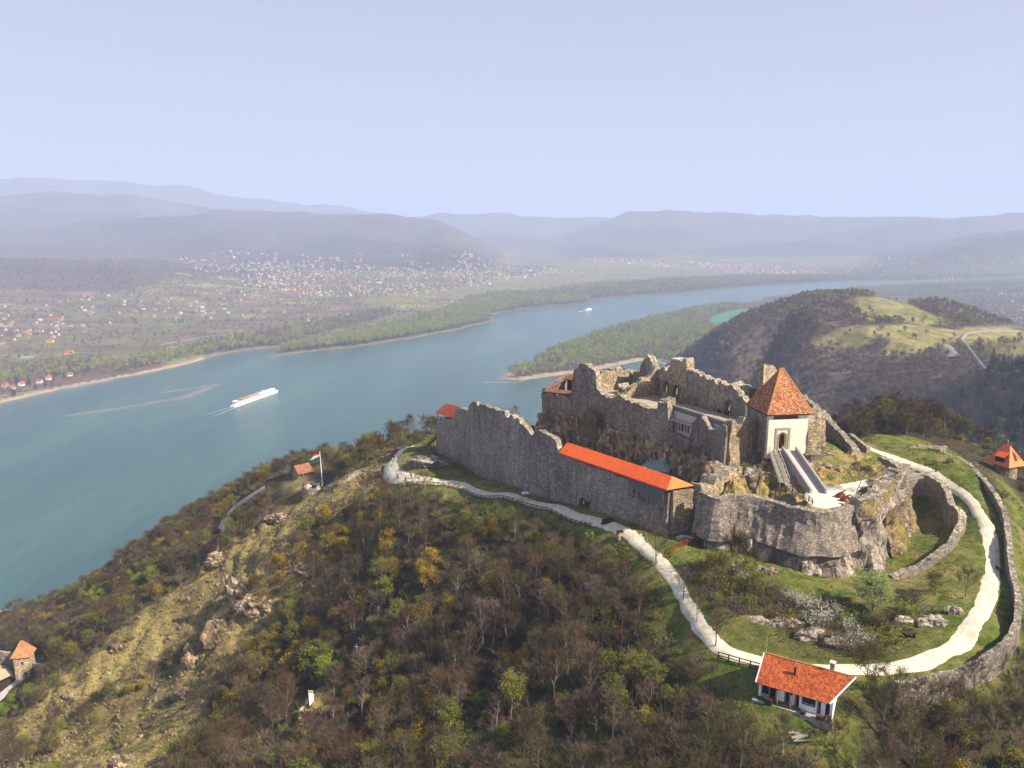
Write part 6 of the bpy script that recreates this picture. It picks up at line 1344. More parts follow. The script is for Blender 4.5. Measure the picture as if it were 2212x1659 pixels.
zz = 133.5 + LH; ee = [lp_(-1.3, -.8, zz), lp_(LW + .1, -.8, zz), lp_(LW + .1, LW + .4, zz), lp_(-1.3, LW + .4, zz)]; r1_, r2_ = lp_(1.2, LW / 2 - .2, zz + 4.7), lp_(2.1, LW / 2 - .2, zz + 4.7)
quad_roof('roof', [[ee[0], ee[1], r2_, r1_], [ee[1], ee[2], r2_], [ee[2], ee[3], r1_, r2_], [ee[3], ee[0], r1_]], M['tile_light'] if 'tile_light' in M else M.setdefault('tile_light', roof_tiles('pale_orange_tiles', (0.40, 0.14, 0.05), (0.58, 0.25, 0.09), (0.66, 0.36, 0.17), 3.5, 3.6)), lt, .25)  # pale orange tiles, the same tone on every slope
def lw(u0, v0, z0, u1, v1, z1, h, lab, th=.9, roof=None, cat='wall', mt='masonry'):
    a, b = P(u0, v0, z0), P(u1, v1, z1); o = masonry('castle_wall', [(a.x, a.y, z0 - h, z0), (b.x, b.y, z1 - h, z1)], M[mt], None, thick=th, cell=.6, rough=.08, seed=int(u0) + 130, foot=2, top_mat=M['coping']); tag(o, lab, cat); return o
lw(-60, 1400, 141, 28, 1410, 140, 6, 'grey wall running left from the lower stone tower', cat='castle wall')
lw(72, 1432, 137.5, 106, 1436, 138.5, 3, 'short wall linking the lower stone tower to the rocky slope', cat='castle wall')
gl = thing('gallery_roof', 'long low grey roofed passage below the lower stone tower', 'passage')
a, b = P(-20, 1522, 133.2), P(72, 1448, 133.5); dd = (b - a).normalized(); nn_ = Vector((dd.y, -dd.x, 0))
quad_roof('roof', [[a + nn_ * 1.6, b + nn_ * 1.6, b - nn_ * .4 + Vector((0, 0, 1)), a - nn_ * .4 + Vector((0, 0, 1))]], M['concrete'], gl, .2); mb = MB(); mb.prism([(a + nn_ * 1.2)[:2], (b + nn_ * 1.2)[:2], (b - nn_ * .2)[:2], (a - nn_ * .2)[:2]], 128, 133.2); mb.build('wall', M['masonry_warm_lit'], gl)
br_ = thing('tent_roof_hall', 'broad sandy brown tent-like roof beside the lower passage at the left edge', 'roofed hall')
q = [P(-60, 1500, 133), P(30, 1456, 134.2), P(10, 1438, 136.5), P(-60, 1440, 137)]
M['sand_roof'] = simple('sandy_roofing', (0.40, 0.30, 0.20), .9, .12, .8)
quad_roof('roof', [q], M['sand_roof'], br_, .2); mb = MB(); mb.prism([(v_ + (q[2] - v_) * .1)[:2] for v_ in q], 127, 132.7); mb.build('dark_wall', M['wood_dark'], br_)

# ================================================================== flag terrace
FB = hit(690, 1052, 150) or P(690, 1052, 200); FZ = FB.z
ter = thing('flag_terrace', 'round stone walled terrace with railing below the flagpole', 'terrace')
ring = [(FB.x + 5.2 * math.cos(t), FB.y + 3.9 * math.sin(t)) for t in np.linspace(0, 2 * math.pi, 25)]
masonry('terrace_wall', [(x, y, FZ - 4, FZ + .35) for x, y in ring], M['masonry'], ter, thick=.7, cell=.5, rough=.1, side=1, seed=141)
mb = MB(); mb.prism(ring[:-1], FZ - 3, FZ + .12); mb.build('terrace_floor', M['gravel'], ter)
fp = thing('flagpole', 'tall white flagpole with a red white and green flag streaming left', 'flagpole', (FB.x + 1.0, FB.y, FZ + .1))
PH = 11.4
mb = MB(); mb.tube([(0, 0, 0), (-.35, 0, PH)], [.17, .08], 8); mb.build('pole', M['white_marble'], fp); mb = MB(); mb.tube([(0, 0, 0), (0, 0, .5)], [.5, .4], 8); mb.build('base', M['white_marble'], fp)
for k, (nm, col) in enumerate((('red_stripe', (0.62, 0.02, 0.035)), ('white_stripe', (0.82, 0.82, 0.82)), ('green_stripe', (0.02, 0.20, 0.08)))):
    mm = simple('flag_' + nm, col, .8, .04, 2); V = []; Fq = []
    for i in range(15):
        t = i / 14; x = -.38 - 3.3 * t; y = .28 * math.sin(t * 7) * (0.3 + t); sag = -1.75 * t - .12 * math.sin(t * 9)
        for j in range(2): V.append((x, y, PH - .15 + sag - (k + j) * .62 * (1 - .12 * t)))
    for i in range(14): Fq.append((i * 2, i * 2 + 1, i * 2 + 3, i * 2 + 2))
    me = np_mesh(nm, V, Fq, mm, smooth=True); o = link(nm, me, fp); sm_ = o.modifiers.new('thick', 'SOLIDIFY'); sm_.thickness = .02
rail_fence('terrace_railing', 'dark railing round the flag terrace', [(x, y, FZ + .2) for x, y in ring[10:25]], 'railing', M['wood_dark'], .9, 1.9, False, True)
for (dx, dy, lab) in ((-1.2, -1.6, 'black cannon on the flag terrace left of the pole foot'), (2.9, .9, 'black cannon on the flag terrace right of the pole foot')):
    c = thing('cannon', lab, 'cannon', (FB.x + dx, FB.y + dy, FZ + .12), 2.6 if dx < 0 else .6)
    mb = MB(); mb.box((0, 0, .5), (1.8, .6, .35)); mb.build('carriage', M['wood_dark'], c); mb = MB(); mb.tube([(-.7, 0, .8), (1.6, 0, 1.0)], [.22, .14], 8); mb.build('barrel', M['iron'], c)
    for sy in (-.5, .5): mb = MB(); mb.tube([(0, sy - .07, .55), (0, sy + .07, .55)], .55, 12); mb.build('wheel', M['iron'], c)
# stone wall/steps climbing from the terrace to the path loop
pp = [hit(u, v, 150) for u, v in [(700, 1056), (722, 1052), (745, 1043), (762, 1030), (775, 1020)]]; pp = [p for p in pp if p]
if len(pp) > 2:
    o = masonry('stone_steps_wall', catmull([(p.x, p.y, p.z - 1, p.z + .55) for p in pp], 4), M['coping'], None, thick=1.3, cell=.5, rough=.12, jag=.1, seed=143, foot=1.5, top_mat=M['coping']); tag(o, 'pale stepped wall climbing the ridge from the flag terrace', 'wall')
# cottage in the trees behind the flag
HC = hit(655, 1030, 150) or P(655, 1030, 196)
def gabled(name, label, cat, c, L, D, H, RH, rz, wall_m, roof_m, parent=None, windows=3, hip=0.0, group=None):
    h = thing(name, label, cat, c, rz, group)
    mb = MB(); mb.prism([(-L / 2, -D / 2), (L / 2, -D / 2), (L / 2, D / 2), (-L / 2, D / 2)], -2, H)
    mb.add([(-L / 2, -D / 2, H), (-L / 2, D / 2, H), (-L / 2, 0, H + RH)], [(0, 1, 2)]); mb.add([(L / 2, D / 2, H), (L / 2, -D / 2, H), (L / 2, 0, H + RH)], [(0, 1, 2)]); mb.build('wall', wall_m, h)
    o = .5; hx = hip * L
    quad_roof('roof', [[(-L / 2 - o, -D / 2 - o, H - .3), (L / 2 + o, -D / 2 - o, H - .3), (L / 2 + o - hx, 0, H + RH), (-L / 2 - o + hx, 0, H + RH)], [(L / 2 + o, D / 2 + o, H - .3), (-L / 2 - o, D / 2 + o, H - .3), (-L / 2 - o + hx, 0, H + RH), (L / 2 + o - hx, 0, H + RH)]], roof_m, h, .2)
    for i in range(windows):
        x = -L / 2 + L * (i + .5) / windows; mb = MB(); mb.box((x, -D / 2 - .03, H * .5), (.9, .08, 1.1)); mb.build('window', M['window'], h)
    return h
hc = gabled('cottage', 'reddish brown roofed house half hidden by trees behind the flag', 'house', (HC.x - 1.5, HC.y + 4, HC.z - .3), 4.8, 4.8, 1.2, 2.3, .75, M['masonry_warm_lit'], M['tile_brown'])

# ================================================================== white monument slab and white cross on the slope
mp_ = hit(673, 1521, 80); mo = thing('monument', 'tall white slab monument on a brown rock knoll', 'monument', tuple(mp_ + Vector((0, 0, -.3))), .35)
mb = MB(); mb.add([(-.42, -.3, 0), (.42, -.3, 0), (.42, .3, 0), (-.42, .3, 0), (-.5, -.3, 3.1), (.5, -.3, 2.7), (.5, .3, 2.7), (-.5, .3, 3.1)], [(0, 3, 2, 1), (4, 5, 6, 7), (0, 1, 5, 4), (1, 2, 6, 5), (2, 3, 7, 6), (3, 0, 4, 7)]); mb.build('slab', M['white_marble'], mo)
mb = MB(); mb.add([(-.55, -.33, 3.15), (.52, -.33, 2.72), (.52, .33, 2.72), (-.55, .33, 3.15), (-.55, -.33, 3.3), (.52, -.33, 2.87), (.52, .33, 2.87), (-.55, .33, 3.3)], [(0, 3, 2, 1), (4, 5, 6, 7), (0, 1, 5, 4), (1, 2, 6, 5), (2, 3, 7, 6), (3, 0, 4, 7)]); mb.build('cap_stone', M['masonry_warm_lit'], mo)
cp_ = hit(771, 1412, 80); cr = thing('wayside_cross', 'small white cross standing among bare trees on the slope', 'cross', tuple(cp_))
mb = MB(); mb.bar((0, 0, -.3), (0, 0, 2.3), .13); mb.build('upright', M['white_marble'], cr); mb = MB(); mb.bar((-.5, 0, 1.65), (.5, 0, 1.65), .12); mb.build('cross_arm', M['white_marble'], cr)

# ================================================================== people
def person_mesh(seed, pose=0):
    """one continuous skinned figure 1.72 m tall, facing -y"""
    J = {'pel': (0, 0, .95), 'chest': (0, .02, 1.28), 'neck': (0, 0, 1.48), 'head': (0, -.02, 1.62), 'top': (0, 0, 1.71)}
    sw = .18 if pose == 0 else .03
    J.update({'hipL': (-.1, 0, .9), 'kneeL': (-.11, -sw * .7, .5), 'ankL': (-.11, -sw + .06, .08), 'toeL': (-.11, -sw - .14, .04), 'hipR': (.1, 0, .9), 'kneeR': (.11, sw * .3, .5), 'ankR': (.11, sw + .02, .08), 'toeR': (.11, sw - .16, .04)})
    if pose == 2: arm = (-.28, -.25, 1.2)
    else: arm = (-.27, sw * .5, .86)
    J.update({'shL': (-.19, .01, 1.4), 'elL': (-.25, .03, 1.13), 'haL': arm, 'shR': (.19, .01, 1.4), 'elR': (.25, .04, 1.13), 'haR': (.26, -sw * .8 - .05, .88)})
    R = dict(pel=.15, chest=.155, neck=.06, head=.105, top=.06, hipL=.1, kneeL=.065, ankL=.045, toeL=.04, hipR=.1, kneeR=.065, ankR=.045, toeR=.04, shL=.07, elL=.05, haL=.04, shR=.07, elR=.05, haR=.04)
    E = [('pel', 'chest'), ('chest', 'neck'), ('neck', 'head'), ('head', 'top'), ('pel', 'hipL'), ('hipL', 'kneeL'), ('kneeL', 'ankL'), ('ankL', 'toeL'), ('pel', 'hipR'), ('hipR', 'kneeR'), ('kneeR', 'ankR'), ('ankR', 'toeR'), ('chest', 'shL'), ('shL', 'elL'), ('elL', 'haL'), ('chest', 'shR'), ('shR', 'elR'), ('elR', 'haR')]
    ks = list(J); me = bpy.data.meshes.new('p'); me.from_pydata([J[k] for k in ks], [(ks.index(a), ks.index(b)) for a, b in E], [])
    o = bpy.data.objects.new('p', me); COL.objects.link(o); md = o.modifiers.new('s', 'SKIN')
    for i, k in enumerate(ks): me.skin_vertices[0].data[i].radius = (R[k], R[k] * (.75 if k in ('pel', 'chest') else 1))
    me.skin_vertices[0].data[0].use_root = True
    s2 = o.modifiers.new('ss', 'SUBSURF'); s2.levels = 1
    dg = bpy.context.evaluated_depsgraph_get(); out = bpy.data.meshes.new_from_object(o.evaluated_get(dg)); bpy.data.objects.remove(o); bpy.data.meshes.remove(me)
    out.name = 'person_body'; out.materials.clear()
    for _ in range(4): out.materials.append(None)
    for p in out.polygons:
        c = p.center; p.use_smooth = True
        p.material_index = 0 if c.z < .92 and abs(c.x) < .22 else (3 if c.z > 1.60 and (c.y > -.06 or c.z > 1.67) else (2 if c.z > 1.47 or (abs(c.x) > .2 and c.z < .92) else 1))
    return out
PM = [person_mesh(0, 0), person_mesh(1, 1), person_mesh(2, 2)]
def cloth(name, c): return simple(name, c, .85, .08, 6)
CL = {k: cloth(k + '_cloth', c) for k, c in dict(red=(.6, .02, .015), navy=(.02, .025, .07), white=(.75, .75, .75), black=(.015, .015, .018), teal=(.03, .16, .18), grey=(.2, .2, .22), jeans=(.05, .08, .16), pink=(.6, .15, .25), beige=(.4, .3, .2)).items()}
HAIR = simple('dark_hair', (.03, .02, .015), .7, .1, 8)
PEOPLE = [(897, 1037, 'red', 'black', 'person in a bright red jacket standing on the inner edge of the path', 0, 1), (889, 1037, 'teal', 'jeans', 'person in a dark teal jacket beside the one in bright red', 1, .6), (886, 1032, 'navy', 'black', 'person in a navy top just behind the teal jacket on the path', 0, 2.2),
          (876, 1045, 'black', 'black', 'person dressed all in black walking close to the fence corner', 0, 1.2), (858, 1036, 'navy', 'grey', 'person in navy leaning at the fence', 2, 2.5), (860, 1039, 'grey', 'black', 'person in a grey coat beside the one in navy at the fence', 1, .4),
          (849, 1001, 'white', 'jeans', 'person in white at the outer rail halfway along the loop', 1, 1.9), (851, 997, 'black', 'jeans', 'person in black next to the one in white on the loop', 2, 2.4), (845, 1011, 'beige', 'black', 'person in beige close to the outer rail of the loop', 1, 1.5),
          (848, 981, 'red', 'navy', 'person in a dull red jacket at the far corner of the loop', 1, 2.8), (845, 984, 'navy', 'jeans', 'person in navy at the far corner of the loop by the red jacket', 0, .2), (861, 977, 'white', 'jeans', 'person in a white top and jeans on the far side of the loop', 0, 3.0),
          (888, 970, 'black', 'black', 'person in black at the top end of the white path loop', 0, .8), (884, 972, 'beige', 'black', 'person in beige walking beside the one in black at the top of the loop', 0, .9), (868, 970, 'black', 'grey', 'person standing by the rear fence of the loop', 1, 1.1), (679, 1047, 'red', 'black', 'person in red at the left edge of the flag terrace', 1, .5)]
for i, (u, v, top_, leg_, lab, ps_, rz) in enumerate(PEOPLE):
    p = hit(u, v, 120)
    if p is None: continue
    if i == 15: p = Vector((FB.x - 4.0, FB.y - .6, FZ + .02))
    o = bpy.data.objects.new('person', PM[ps_]); COL.objects.link(o); o.location = (p.x, p.y, p.z + .1); o.rotation_euler = (0, 0, rz)
    for k, mm in enumerate((CL[leg_], CL[top_], M['skin'], HAIR)): o.material_slots[k].link = 'OBJECT'; o.material_slots[k].material = mm
    tag(o, lab, 'person', 'visitors on the path')

# ================================================================== river cruise ship
S0 = P(503, 880, 0); S1 = P(600, 846, 0); sdv = S1 - S0; SLn = sdv.length; SA = math.atan2(sdv.y, sdv.x)
ship = thing('cruise_ship', 'long white river cruise ship with orange-brown sun deck leaving a wake', 'ship', (S0.x, S0.y, 0), SA)
Wd = 11.4
def hull_out(x):      # half width of the hull at x
    t = x / SLn
    return Wd / 2 * min(1, (1 - max(0, (t - .90) / .10) ** 2)) * min(1, .86 + t * 6) if t < 1 else 0
V = []; Fh = []; xs = [0, .5, 2, 6] + list(np.linspace(10, SLn * .88, 12)) + list(np.linspace(SLn * .90, SLn, 8)); nr_ = len(xs)
for x in xs:
    w = max(.15, hull_out(x)); h = 2.3 + 1.0 * max(0, x / SLn - .88) * 8
    V += [(x, -w * .82, -1), (x, -w, 1.2), (x, -w, h), (x, w, h), (x, w, 1.2), (x, w * .82, -1)]
for i in range(nr_ - 1):
    for j in range(6): Fh.append((i * 6 + j, i * 6 + (j + 1) % 6, (i + 1) * 6 + (j + 1) % 6, (i + 1) * 6 + j))
mb = MB(); mb.v = V; mb.f = Fh + [tuple(range(6))[::-1], tuple(range((nr_ - 1) * 6, nr_ * 6))]; mb.mi = [0] * len(mb.f); mb.build('hull', M['ship_white'], ship)
mb = MB(); mb.box((SLn * .47, 0, 3.6), (SLn * .84, 11.0, 2.7)); mb.build('lower_cabin_deck', M['ship_white'], ship)
mb = MB(); mb.box((SLn * .47, 0, 6.2), (SLn * .82, 10.6, 2.5)); mb.build('upper_cabin_deck', M['ship_white'], ship)
for lev, zc in ((0, 3.7), (1, 6.3)):
    for sy in (-1, 1):
        mb = MB()
        for i in range(44): mb.box((SLn * .07 + i * SLn * .80 / 43, sy * (5.5 if lev == 0 else 5.3), zc), (1.9, .08, 1.3))
        tag(mb.build('cabin_window', M['ship_glass'], ship), kind='stuff')
mb = MB(); mb.box((SLn * .33, 0, 7.55), (SLn * .52, 10.2, .18)); mb.build('sun_deck', M['ship_deck'], ship)
mb = MB(); mb.box((SLn * .73, 0, 7.5), (SLn * .28, 10.4, .16)); mb.build('fore_deck', M['ship_white'], ship)
for (x, l, w, z, nm, mt) in ((.18, 12, 8, 9.6, 'awning', 'ship_deck'), (.30, 10, 7, 9.3, 'awning', 'metal_light'), (.66, 7, 6, 9.0, 'wheelhouse', 'ship_white'), (.06, 8, 9, 8.6, 'awning', 'ship_white'), (.86, 9, 8, 8.6, 'canopy', 'ship_white')):
    mb = MB(); mb.box((SLn * x, 0, z if nm != 'wheelhouse' else 8.7), (l, w, .2 if nm != 'wheelhouse' else 2.3)); o = mb.build(nm, M[mt], ship)
    if nm != 'wheelhouse':
        for sx in (-.45, .45):
            for sy in (-.45, .45): m2 = MB(); m2.bar((SLn * x + l * sx, w * sy, 7.6), (SLn * x + l * sx, w * sy, z), .18); m2.build('awning_post', M['ship_white'], o)
    else: m2 = MB(); m2.box((SLn * x, 0, 9.2), (l + .06, w + .06, .9)); m2.build('wheelhouse_window', M['ship_glass'], o)
for i in range(9): mb = MB(); mb.box((SLn * (.36 + i * .028), random.uniform(-3, 3), 7.95), (1.9, .8, .5)); mb.build('deck_lounger', M['wood_dark'] if i % 2 else M['ship_deck'], ship)
for sy in (-5.2, 5.2):
    mb = MB(); mb.bar((SLn * .05, sy, 8.6), (SLn * .88, sy, 8.6), .12); mb.bar((SLn * .05, sy, 8.1), (SLn * .88, sy, 8.1), .1)
    for i in range(40): mb.bar((SLn * (.05 + i * .83 / 39), sy, 7.6), (SLn * (.05 + i * .83 / 39), sy, 8.6), .1)
    tag(mb.build('railing', M['ship_white'], ship), kind='stuff')
mb = MB(); mb.bar((SLn * .93, 0, 3), (SLn * .93, 0, 10), .3); mb.bar((SLn * .93, -1.5, 8.5), (SLn * .93, 1.5, 8.5), .2); mb.build('mast', M['ship_white'], ship)
M['foam'] = simple('wake_foam', (0.50, 0.58, 0.56), .7, .3, .15)
for sy, lab in ((-4.2, 'white wake line behind the cruise ship on its near side'), (4.0, 'white wake line behind the cruise ship on its far side')):
    V = []; Fq = []; n = 40; ca_, sa_ = math.cos(SA), math.sin(SA)
    for i in range(n):
        t = i / (n - 1); x = -t * 62; y = sy * (1 + t * 1.3); w = (1.5 + .5 * math.sin(i * 1.9)) * (1 - t * .8)
        for s_ in (-1, 1): xx, yy = x, y + s_ * w / 2; V.append((S0.x + xx * ca_ - yy * sa_, S0.y + xx * sa_ + yy * ca_, .03))
    for i in range(n - 1): Fq.append((i * 2, i * 2 + 1, i * 2 + 3, i * 2 + 2))
    tag(link('wake_foam', np_mesh('wake_foam', V, Fq, M['foam'])), lab, 'wake', kind='stuff')
# small white boat upstream
B0 = P(1264, 671, 0); B1_ = P(1281, 668, 0); bl = (B1_ - B0).length; ba = math.atan2((B1_ - B0).y, (B1_ - B0).x); sc_ = 42
bt = thing('motor_vessel', 'small white passenger vessel far upstream near the wooded bank', 'boat', tuple(B0), ba)
Lb = min(bl, 48); mb = MB(); mb.v = [(0, -3.5, -.5), (Lb * .8, -3.5, -.5), (Lb, 0, -.5), (Lb * .8, 3.5, -.5), (0, 3.5, -.5), (0, -4, 2.2), (Lb * .8, -4, 2.2), (Lb * 1.05, 0, 3.2), (Lb * .8, 4, 2.2), (0, 4, 2.2)]; mb.f = [(4, 3, 2, 1, 0), (5, 6, 7, 8, 9)] + [(i, (i + 1) % 5, 5 + (i + 1) % 5, 5 + i) for i in range(5)]; mb.mi = [0] * 7; mb.build('hull', M['ship_white'], bt)
mb = MB(); mb.box((Lb * .42, 0, 3.4), (Lb * .62, 6.8, 2.5)); mb.build('cabin', M['ship_white'], bt); mb = MB(); mb.box((Lb * .42, 0, 3.6), (Lb * .58, 6.9, 1.0)); mb.build('cabin_window', M['ship_glass'], bt); mb = MB(); mb.box((Lb * .55, 0, 5.6), (Lb * .2, 4.5, 2.0)); mb.build('wheelhouse', M['ship_white'], bt)
V = []; Fq = []
for i in range(20):
    t = i / 19; 
    for s_ in (-1, 1): V.append((B0.x - t * 45 * math.cos(ba) - s_ * (2 + t * 3) * math.sin(ba), B0.y - t * 45 * math.sin(ba) + s_ * (2 + t * 3) * math.cos(ba), .03))
for i in range(19): Fq.append((i * 2, i * 2 + 1, i * 2 + 3, i * 2 + 2))
tag(link('wake_foam', np_mesh('wake_foam', V, Fq, M['foam'])), 'short pale wake behind the small far vessel', 'wake', kind='stuff')

# ================================================================== roads
def hland(u, v, r0=450, r1=3500):
    d = ray(u, v); t = np.arange(r0, r1, 4.0); x, y, z = d.x * t, d.y * t, CAM_Z + d.z * t; hgt = land(x, y)
    b = z < hgt
    if not b.any(): return None
    i = int(np.argmax(b)); return (x[i], y[i], float(hgt[i]))
rd1 = [hit(u, v, 150) for u, v in [(490, 1148), (484, 1132), (492, 1112), (510, 1092), (532, 1078), (556, 1062), (572, 1052)]]; rd1 = [p for p in rd1 if p]
ribbon('road', dense(catmull([(p.x, p.y) for p in rd1], 5), 2.0), 4.6, M['asphalt'], 'grey asphalt road bending along the wooded slope below the flag', dz=.35, edge=.1, n_across=4)
LXf, LYf, LZf = LANDPT
def landz(x, y): return float(land(np.array([x]), np.array([y]))[0])
for k, (pix, w, lab) in enumerate([([(2128, 802), (2112, 782), (2100, 765), (2088, 748), (2076, 736), (2085, 724), (2105, 719), (2150, 716), (2200, 716)], 5, 'pale road curving over the wooded hill on the right'), ([(2060, 775), (2048, 760), (2040, 748)], 16, 'small grey car park among trees on the hill')]):
    q = [hland(u, v) for u, v in pix]; q = [p for p in q if p]; ribbon('road', dense(catmull([(p[0], p[1]) for p in q], 4), 5.0), w, M['asphalt'], lab, dz=2.2, zf=landz, edge=.2, n_across=4)
# riverside road and dirt tracks across the fields
def flatroad(pix, w, mtl, lab, z=4.0):
    q = [P(u, v, z) for u, v in pix]; ribbon('road', dense(catmull([(p.x, p.y) for p in q], 4), 8.0), w, mtl, lab, dz=.9, zf=landz, edge=.1, n_across=2)
flatroad([(0, 855), (100, 840), (200, 822), (290, 806), (350, 795)], 5, M['asphalt'], 'grey embankment road along the far river bank at left')
flatroad([(345, 745), (400, 735), (450, 727), (560, 716), (640, 700), (760, 680)], 4, M['concrete'], 'pale dirt track crossing the fields of the far bank')
tag(sheet('green_field', [(1533, 692), (1545, 683), (1580, 672), (1640, 664), (1660, 666), (1640, 676), (1590, 690), (1545, 698)], 4.2, simple('bright_green_crop', (0.05, 0.19, 0.07), .9, .08, .02), 'bright green crop field on the river spit', th=.3, wob=2.0), kind='structure')
tag(sheet('brown_field', [(612, 712), (640, 703), (735, 700), (740, 706), (680, 713), (630, 716)], 6.5, simple('ploughed_red_soil', (0.22, 0.10, 0.07), .95, .1, .02), 'reddish ploughed field behind the far bank woods', th=.3, wob=2.0), kind='structure')

# ================================================================== vegetation
def tree_mesh(name, seed, h=9.0, spread=0.5, leaf=None, n_leaf=0, leaf_size=0.22, twig_mat='twigs', bark='bark', twig_n=6, twig_len=0.85, twig_w=0.05, upright=0.6, crown_lo=0.25, cw=1.0, lvl1=11, lvl2=6):
    """leafless or budding tree: returns (trunk data, crown data)"""
    R = random.Random(seed); tk = MB(); cr = MB()
    def br(mb, a, b, ra, rb, n=3):
        a = Vector(a); b = Vector(b); q = (b - a).to_track_quat('Z', 'Y').to_matrix(); o = len(mb.v)
        for p, r in ((a, ra), (b, rb)):
            for k in range(n): an = 2 * math.pi * k / n; mb.v.append(tuple(p + q @ Vector((math.cos(an) * r, math.sin(an) * r, 0))))
        for k in range(n): mb.f.append((o + k, o + (k + 1) % n, o + n + (k + 1) % n, o + n + k)); mb.mi.append(0)
    def twig(p, d, L, w):
        s = d.cross(Vector((R.random() - .5, R.random() - .5, R.random() - .5)))
        if s.length < 1e-4: return
        s = s.normalized() * w * .5; cr.add([p - s, p + s, p + d * L], [(0, 1, 2)], 0)
    pts = [Vector((0, 0, -.4))]; n = 5
    lean = Vector((R.uniform(-.06, .06), R.uniform(-.06, .06), 0))
    for i in range(1, n + 1): pts.append(Vector((0, 0, h * .82 * i / n)) + lean * h * i / n * 1.2 + Vector((R.uniform(-.1, .1), R.uniform(-.1, .1), 0)))
    r0 = h * .016 + .03
    for i in range(n): br(tk, pts[i], pts[i + 1], r0 * (1 - i / n * .85), r0 * (1 - (i + 1) / n * .85), 5)
    leaves = []
    for i in range(lvl1):
        t = crown_lo + (1 - crown_lo) * (i + R.random() * .6) / lvl1; t = min(t, .99)
        j = min(n - 1, int(t * n)); p = pts[j].lerp(pts[j + 1], t * n - j); an = i * 2.4 + R.uniform(-.4, .4)
        L = h * spread * cw * (math.sin(math.pi * min(1, .22 + .78 * t)) ** .6) * R.uniform(.75, 1.1)
        d = Vector((math.cos(an), math.sin(an), upright * R.uniform(.7, 1.6) + t * .6)).normalized()
        p1 = p + d * L * .5; p2 = p1 + (d + Vector((R.uniform(-.3, .3), R.uniform(-.3, .3), .35))).normalized() * L * .5
        rb = r0 * .42 * (1.1 - t * .6); br(tk if L > 1 else cr, p, p1, rb, rb * .6, 4); br(cr, p1, p2, rb * .6, rb * .2, 3)
        for k in range(lvl2):
            s = .25 + .75 * (k + R.random()) / lvl2; q = p.lerp(p1, s * 2) if s < .5 else p1.lerp(p2, s * 2 - 1)
            d2 = (d + Vector((R.uniform(-1, 1), R.uniform(-1, 1), R.uniform(-.15, 1)))).normalized(); L2 = L * R.uniform(.28, .5) * (1.15 - s * .4)
            q2 = q + d2 * L2; br(cr, q, q2, rb * .3, rb * .08, 3)
            for m_ in range(twig_n):
                q3 = q.lerp(q2, R.uniform(.2, 1)); d3 = (d2 * .7 + Vector((R.uniform(-1, 1), R.uniform(-1, 1), R.uniform(-.3, 1)))).normalized(); L3 = twig_len * R.uniform(.6, 1.4)
                twig(q3, d3, L3, twig_w)
                for m2 in range(3):
                    q4 = q3 + d3 * L3 * R.uniform(.2, .9); d4 = (d3 + Vector((R.uniform(-1, 1), R.uniform(-1, 1), R.uniform(-.4, 1)))).normalized(); twig(q4, d4, L3 * .7, twig_w * .7)
                    leaves.append(q4 + d4 * L3 * R.uniform(.2, .7))
    if leaf:
        R.shuffle(leaves); cnt = 0; k = 0
        while cnt < n_leaf:
            c = leaves[k % len(leaves)] + Vector((R.gauss(0, .12), R.gauss(0, .12), R.gauss(0, .12))); k += 1; cnt += 1
            a = Vector((R.uniform(-1, 1), R.uniform(-1, 1), R.uniform(-1, 1))).normalized(); b = a.orthogonal().normalized(); s = leaf_size * R.uniform(.6, 1.3)
            cr.add([c - a * s * .5, c + b * s * .45, c + a * s * .5, c - b * s * .4], [(0, 1, 2, 3)], 1)
    mt = [M[twig_mat], M[leaf]] if leaf else [M[twig_mat]]
    return tk.mesh(name + '_trunk', M[bark]), cr.mesh(name + '_crown', mt), (tk, cr, M[bark], mt)
def merged(name, t):
    """trunk and crown in one mesh (for the masses far away)"""
    tk, cr, bm_, mt = t[2]; mb = MB(); mb.v = list(tk.v); mb.f = list(tk.f); mb.mi = [0] * len(tk.f); o = len(mb.v)
    mb.v += cr.v; mb.f += [tuple(i + o for i in f) for f in cr.f]; mb.mi += [1 + i for i in cr.mi]; return bpy.data.objects.new(name, mb.mesh(name, [bm_] + mt))
def bush_mesh(name, seed, r=1.6, h=1.7, leaf='bud_leaves', n_leaf=900, leaf_size=.2, stems=22, twigs=7):
    R = random.Random(seed); st = MB(); cr = MB(); tips = []
    for i in range(stems):
        an = R.uniform(0, 6.283); rr_ = R.random() ** .5 * r; top = Vector((math.cos(an) * rr_, math.sin(an) * rr_, h * R.uniform(.55, 1) * (1 - .35 * (rr_ / r) ** 2))); a = Vector((math.cos(an) * rr_ * .25, math.sin(an) * rr_ * .25, -.2)); st.bar(a, top, .05, None, 0, .02)
        for k in range(twigs):
            t = R.uniform(.35, 1); p = a.lerp(top, t); d = Vector((R.uniform(-1, 1), R.uniform(-1, 1), R.uniform(-.1, 1))).normalized(); L = R.uniform(.3, .8) * h * .35; s = d.orthogonal().normalized() * .016
            cr.add([p - s, p + s, p + d * L], [(0, 1, 2)], 0); tips += [p + d * L * R.uniform(.2, 1) for _ in range(3)]
    for i in range(n_leaf):
        c = tips[R.randrange(len(tips))] + Vector((R.gauss(0, .13), R.gauss(0, .13), R.gauss(0, .12))); a = Vector((R.uniform(-1, 1), R.uniform(-1, 1), R.uniform(-1, 1))).normalized(); b = a.orthogonal().normalized(); s = leaf_size * R.uniform(.6, 1.3)
        cr.add([c - a * s * .5, c + b * s * .45, c + a * s * .5, c - b * s * .4], [(0, 1, 2, 3)], 1)
    mt = [M['twigs'], M[leaf]]; return st.mesh(name + '_stems', M['bark']), cr.mesh(name + '_crown', mt), (st, cr, M['bark'], mt)
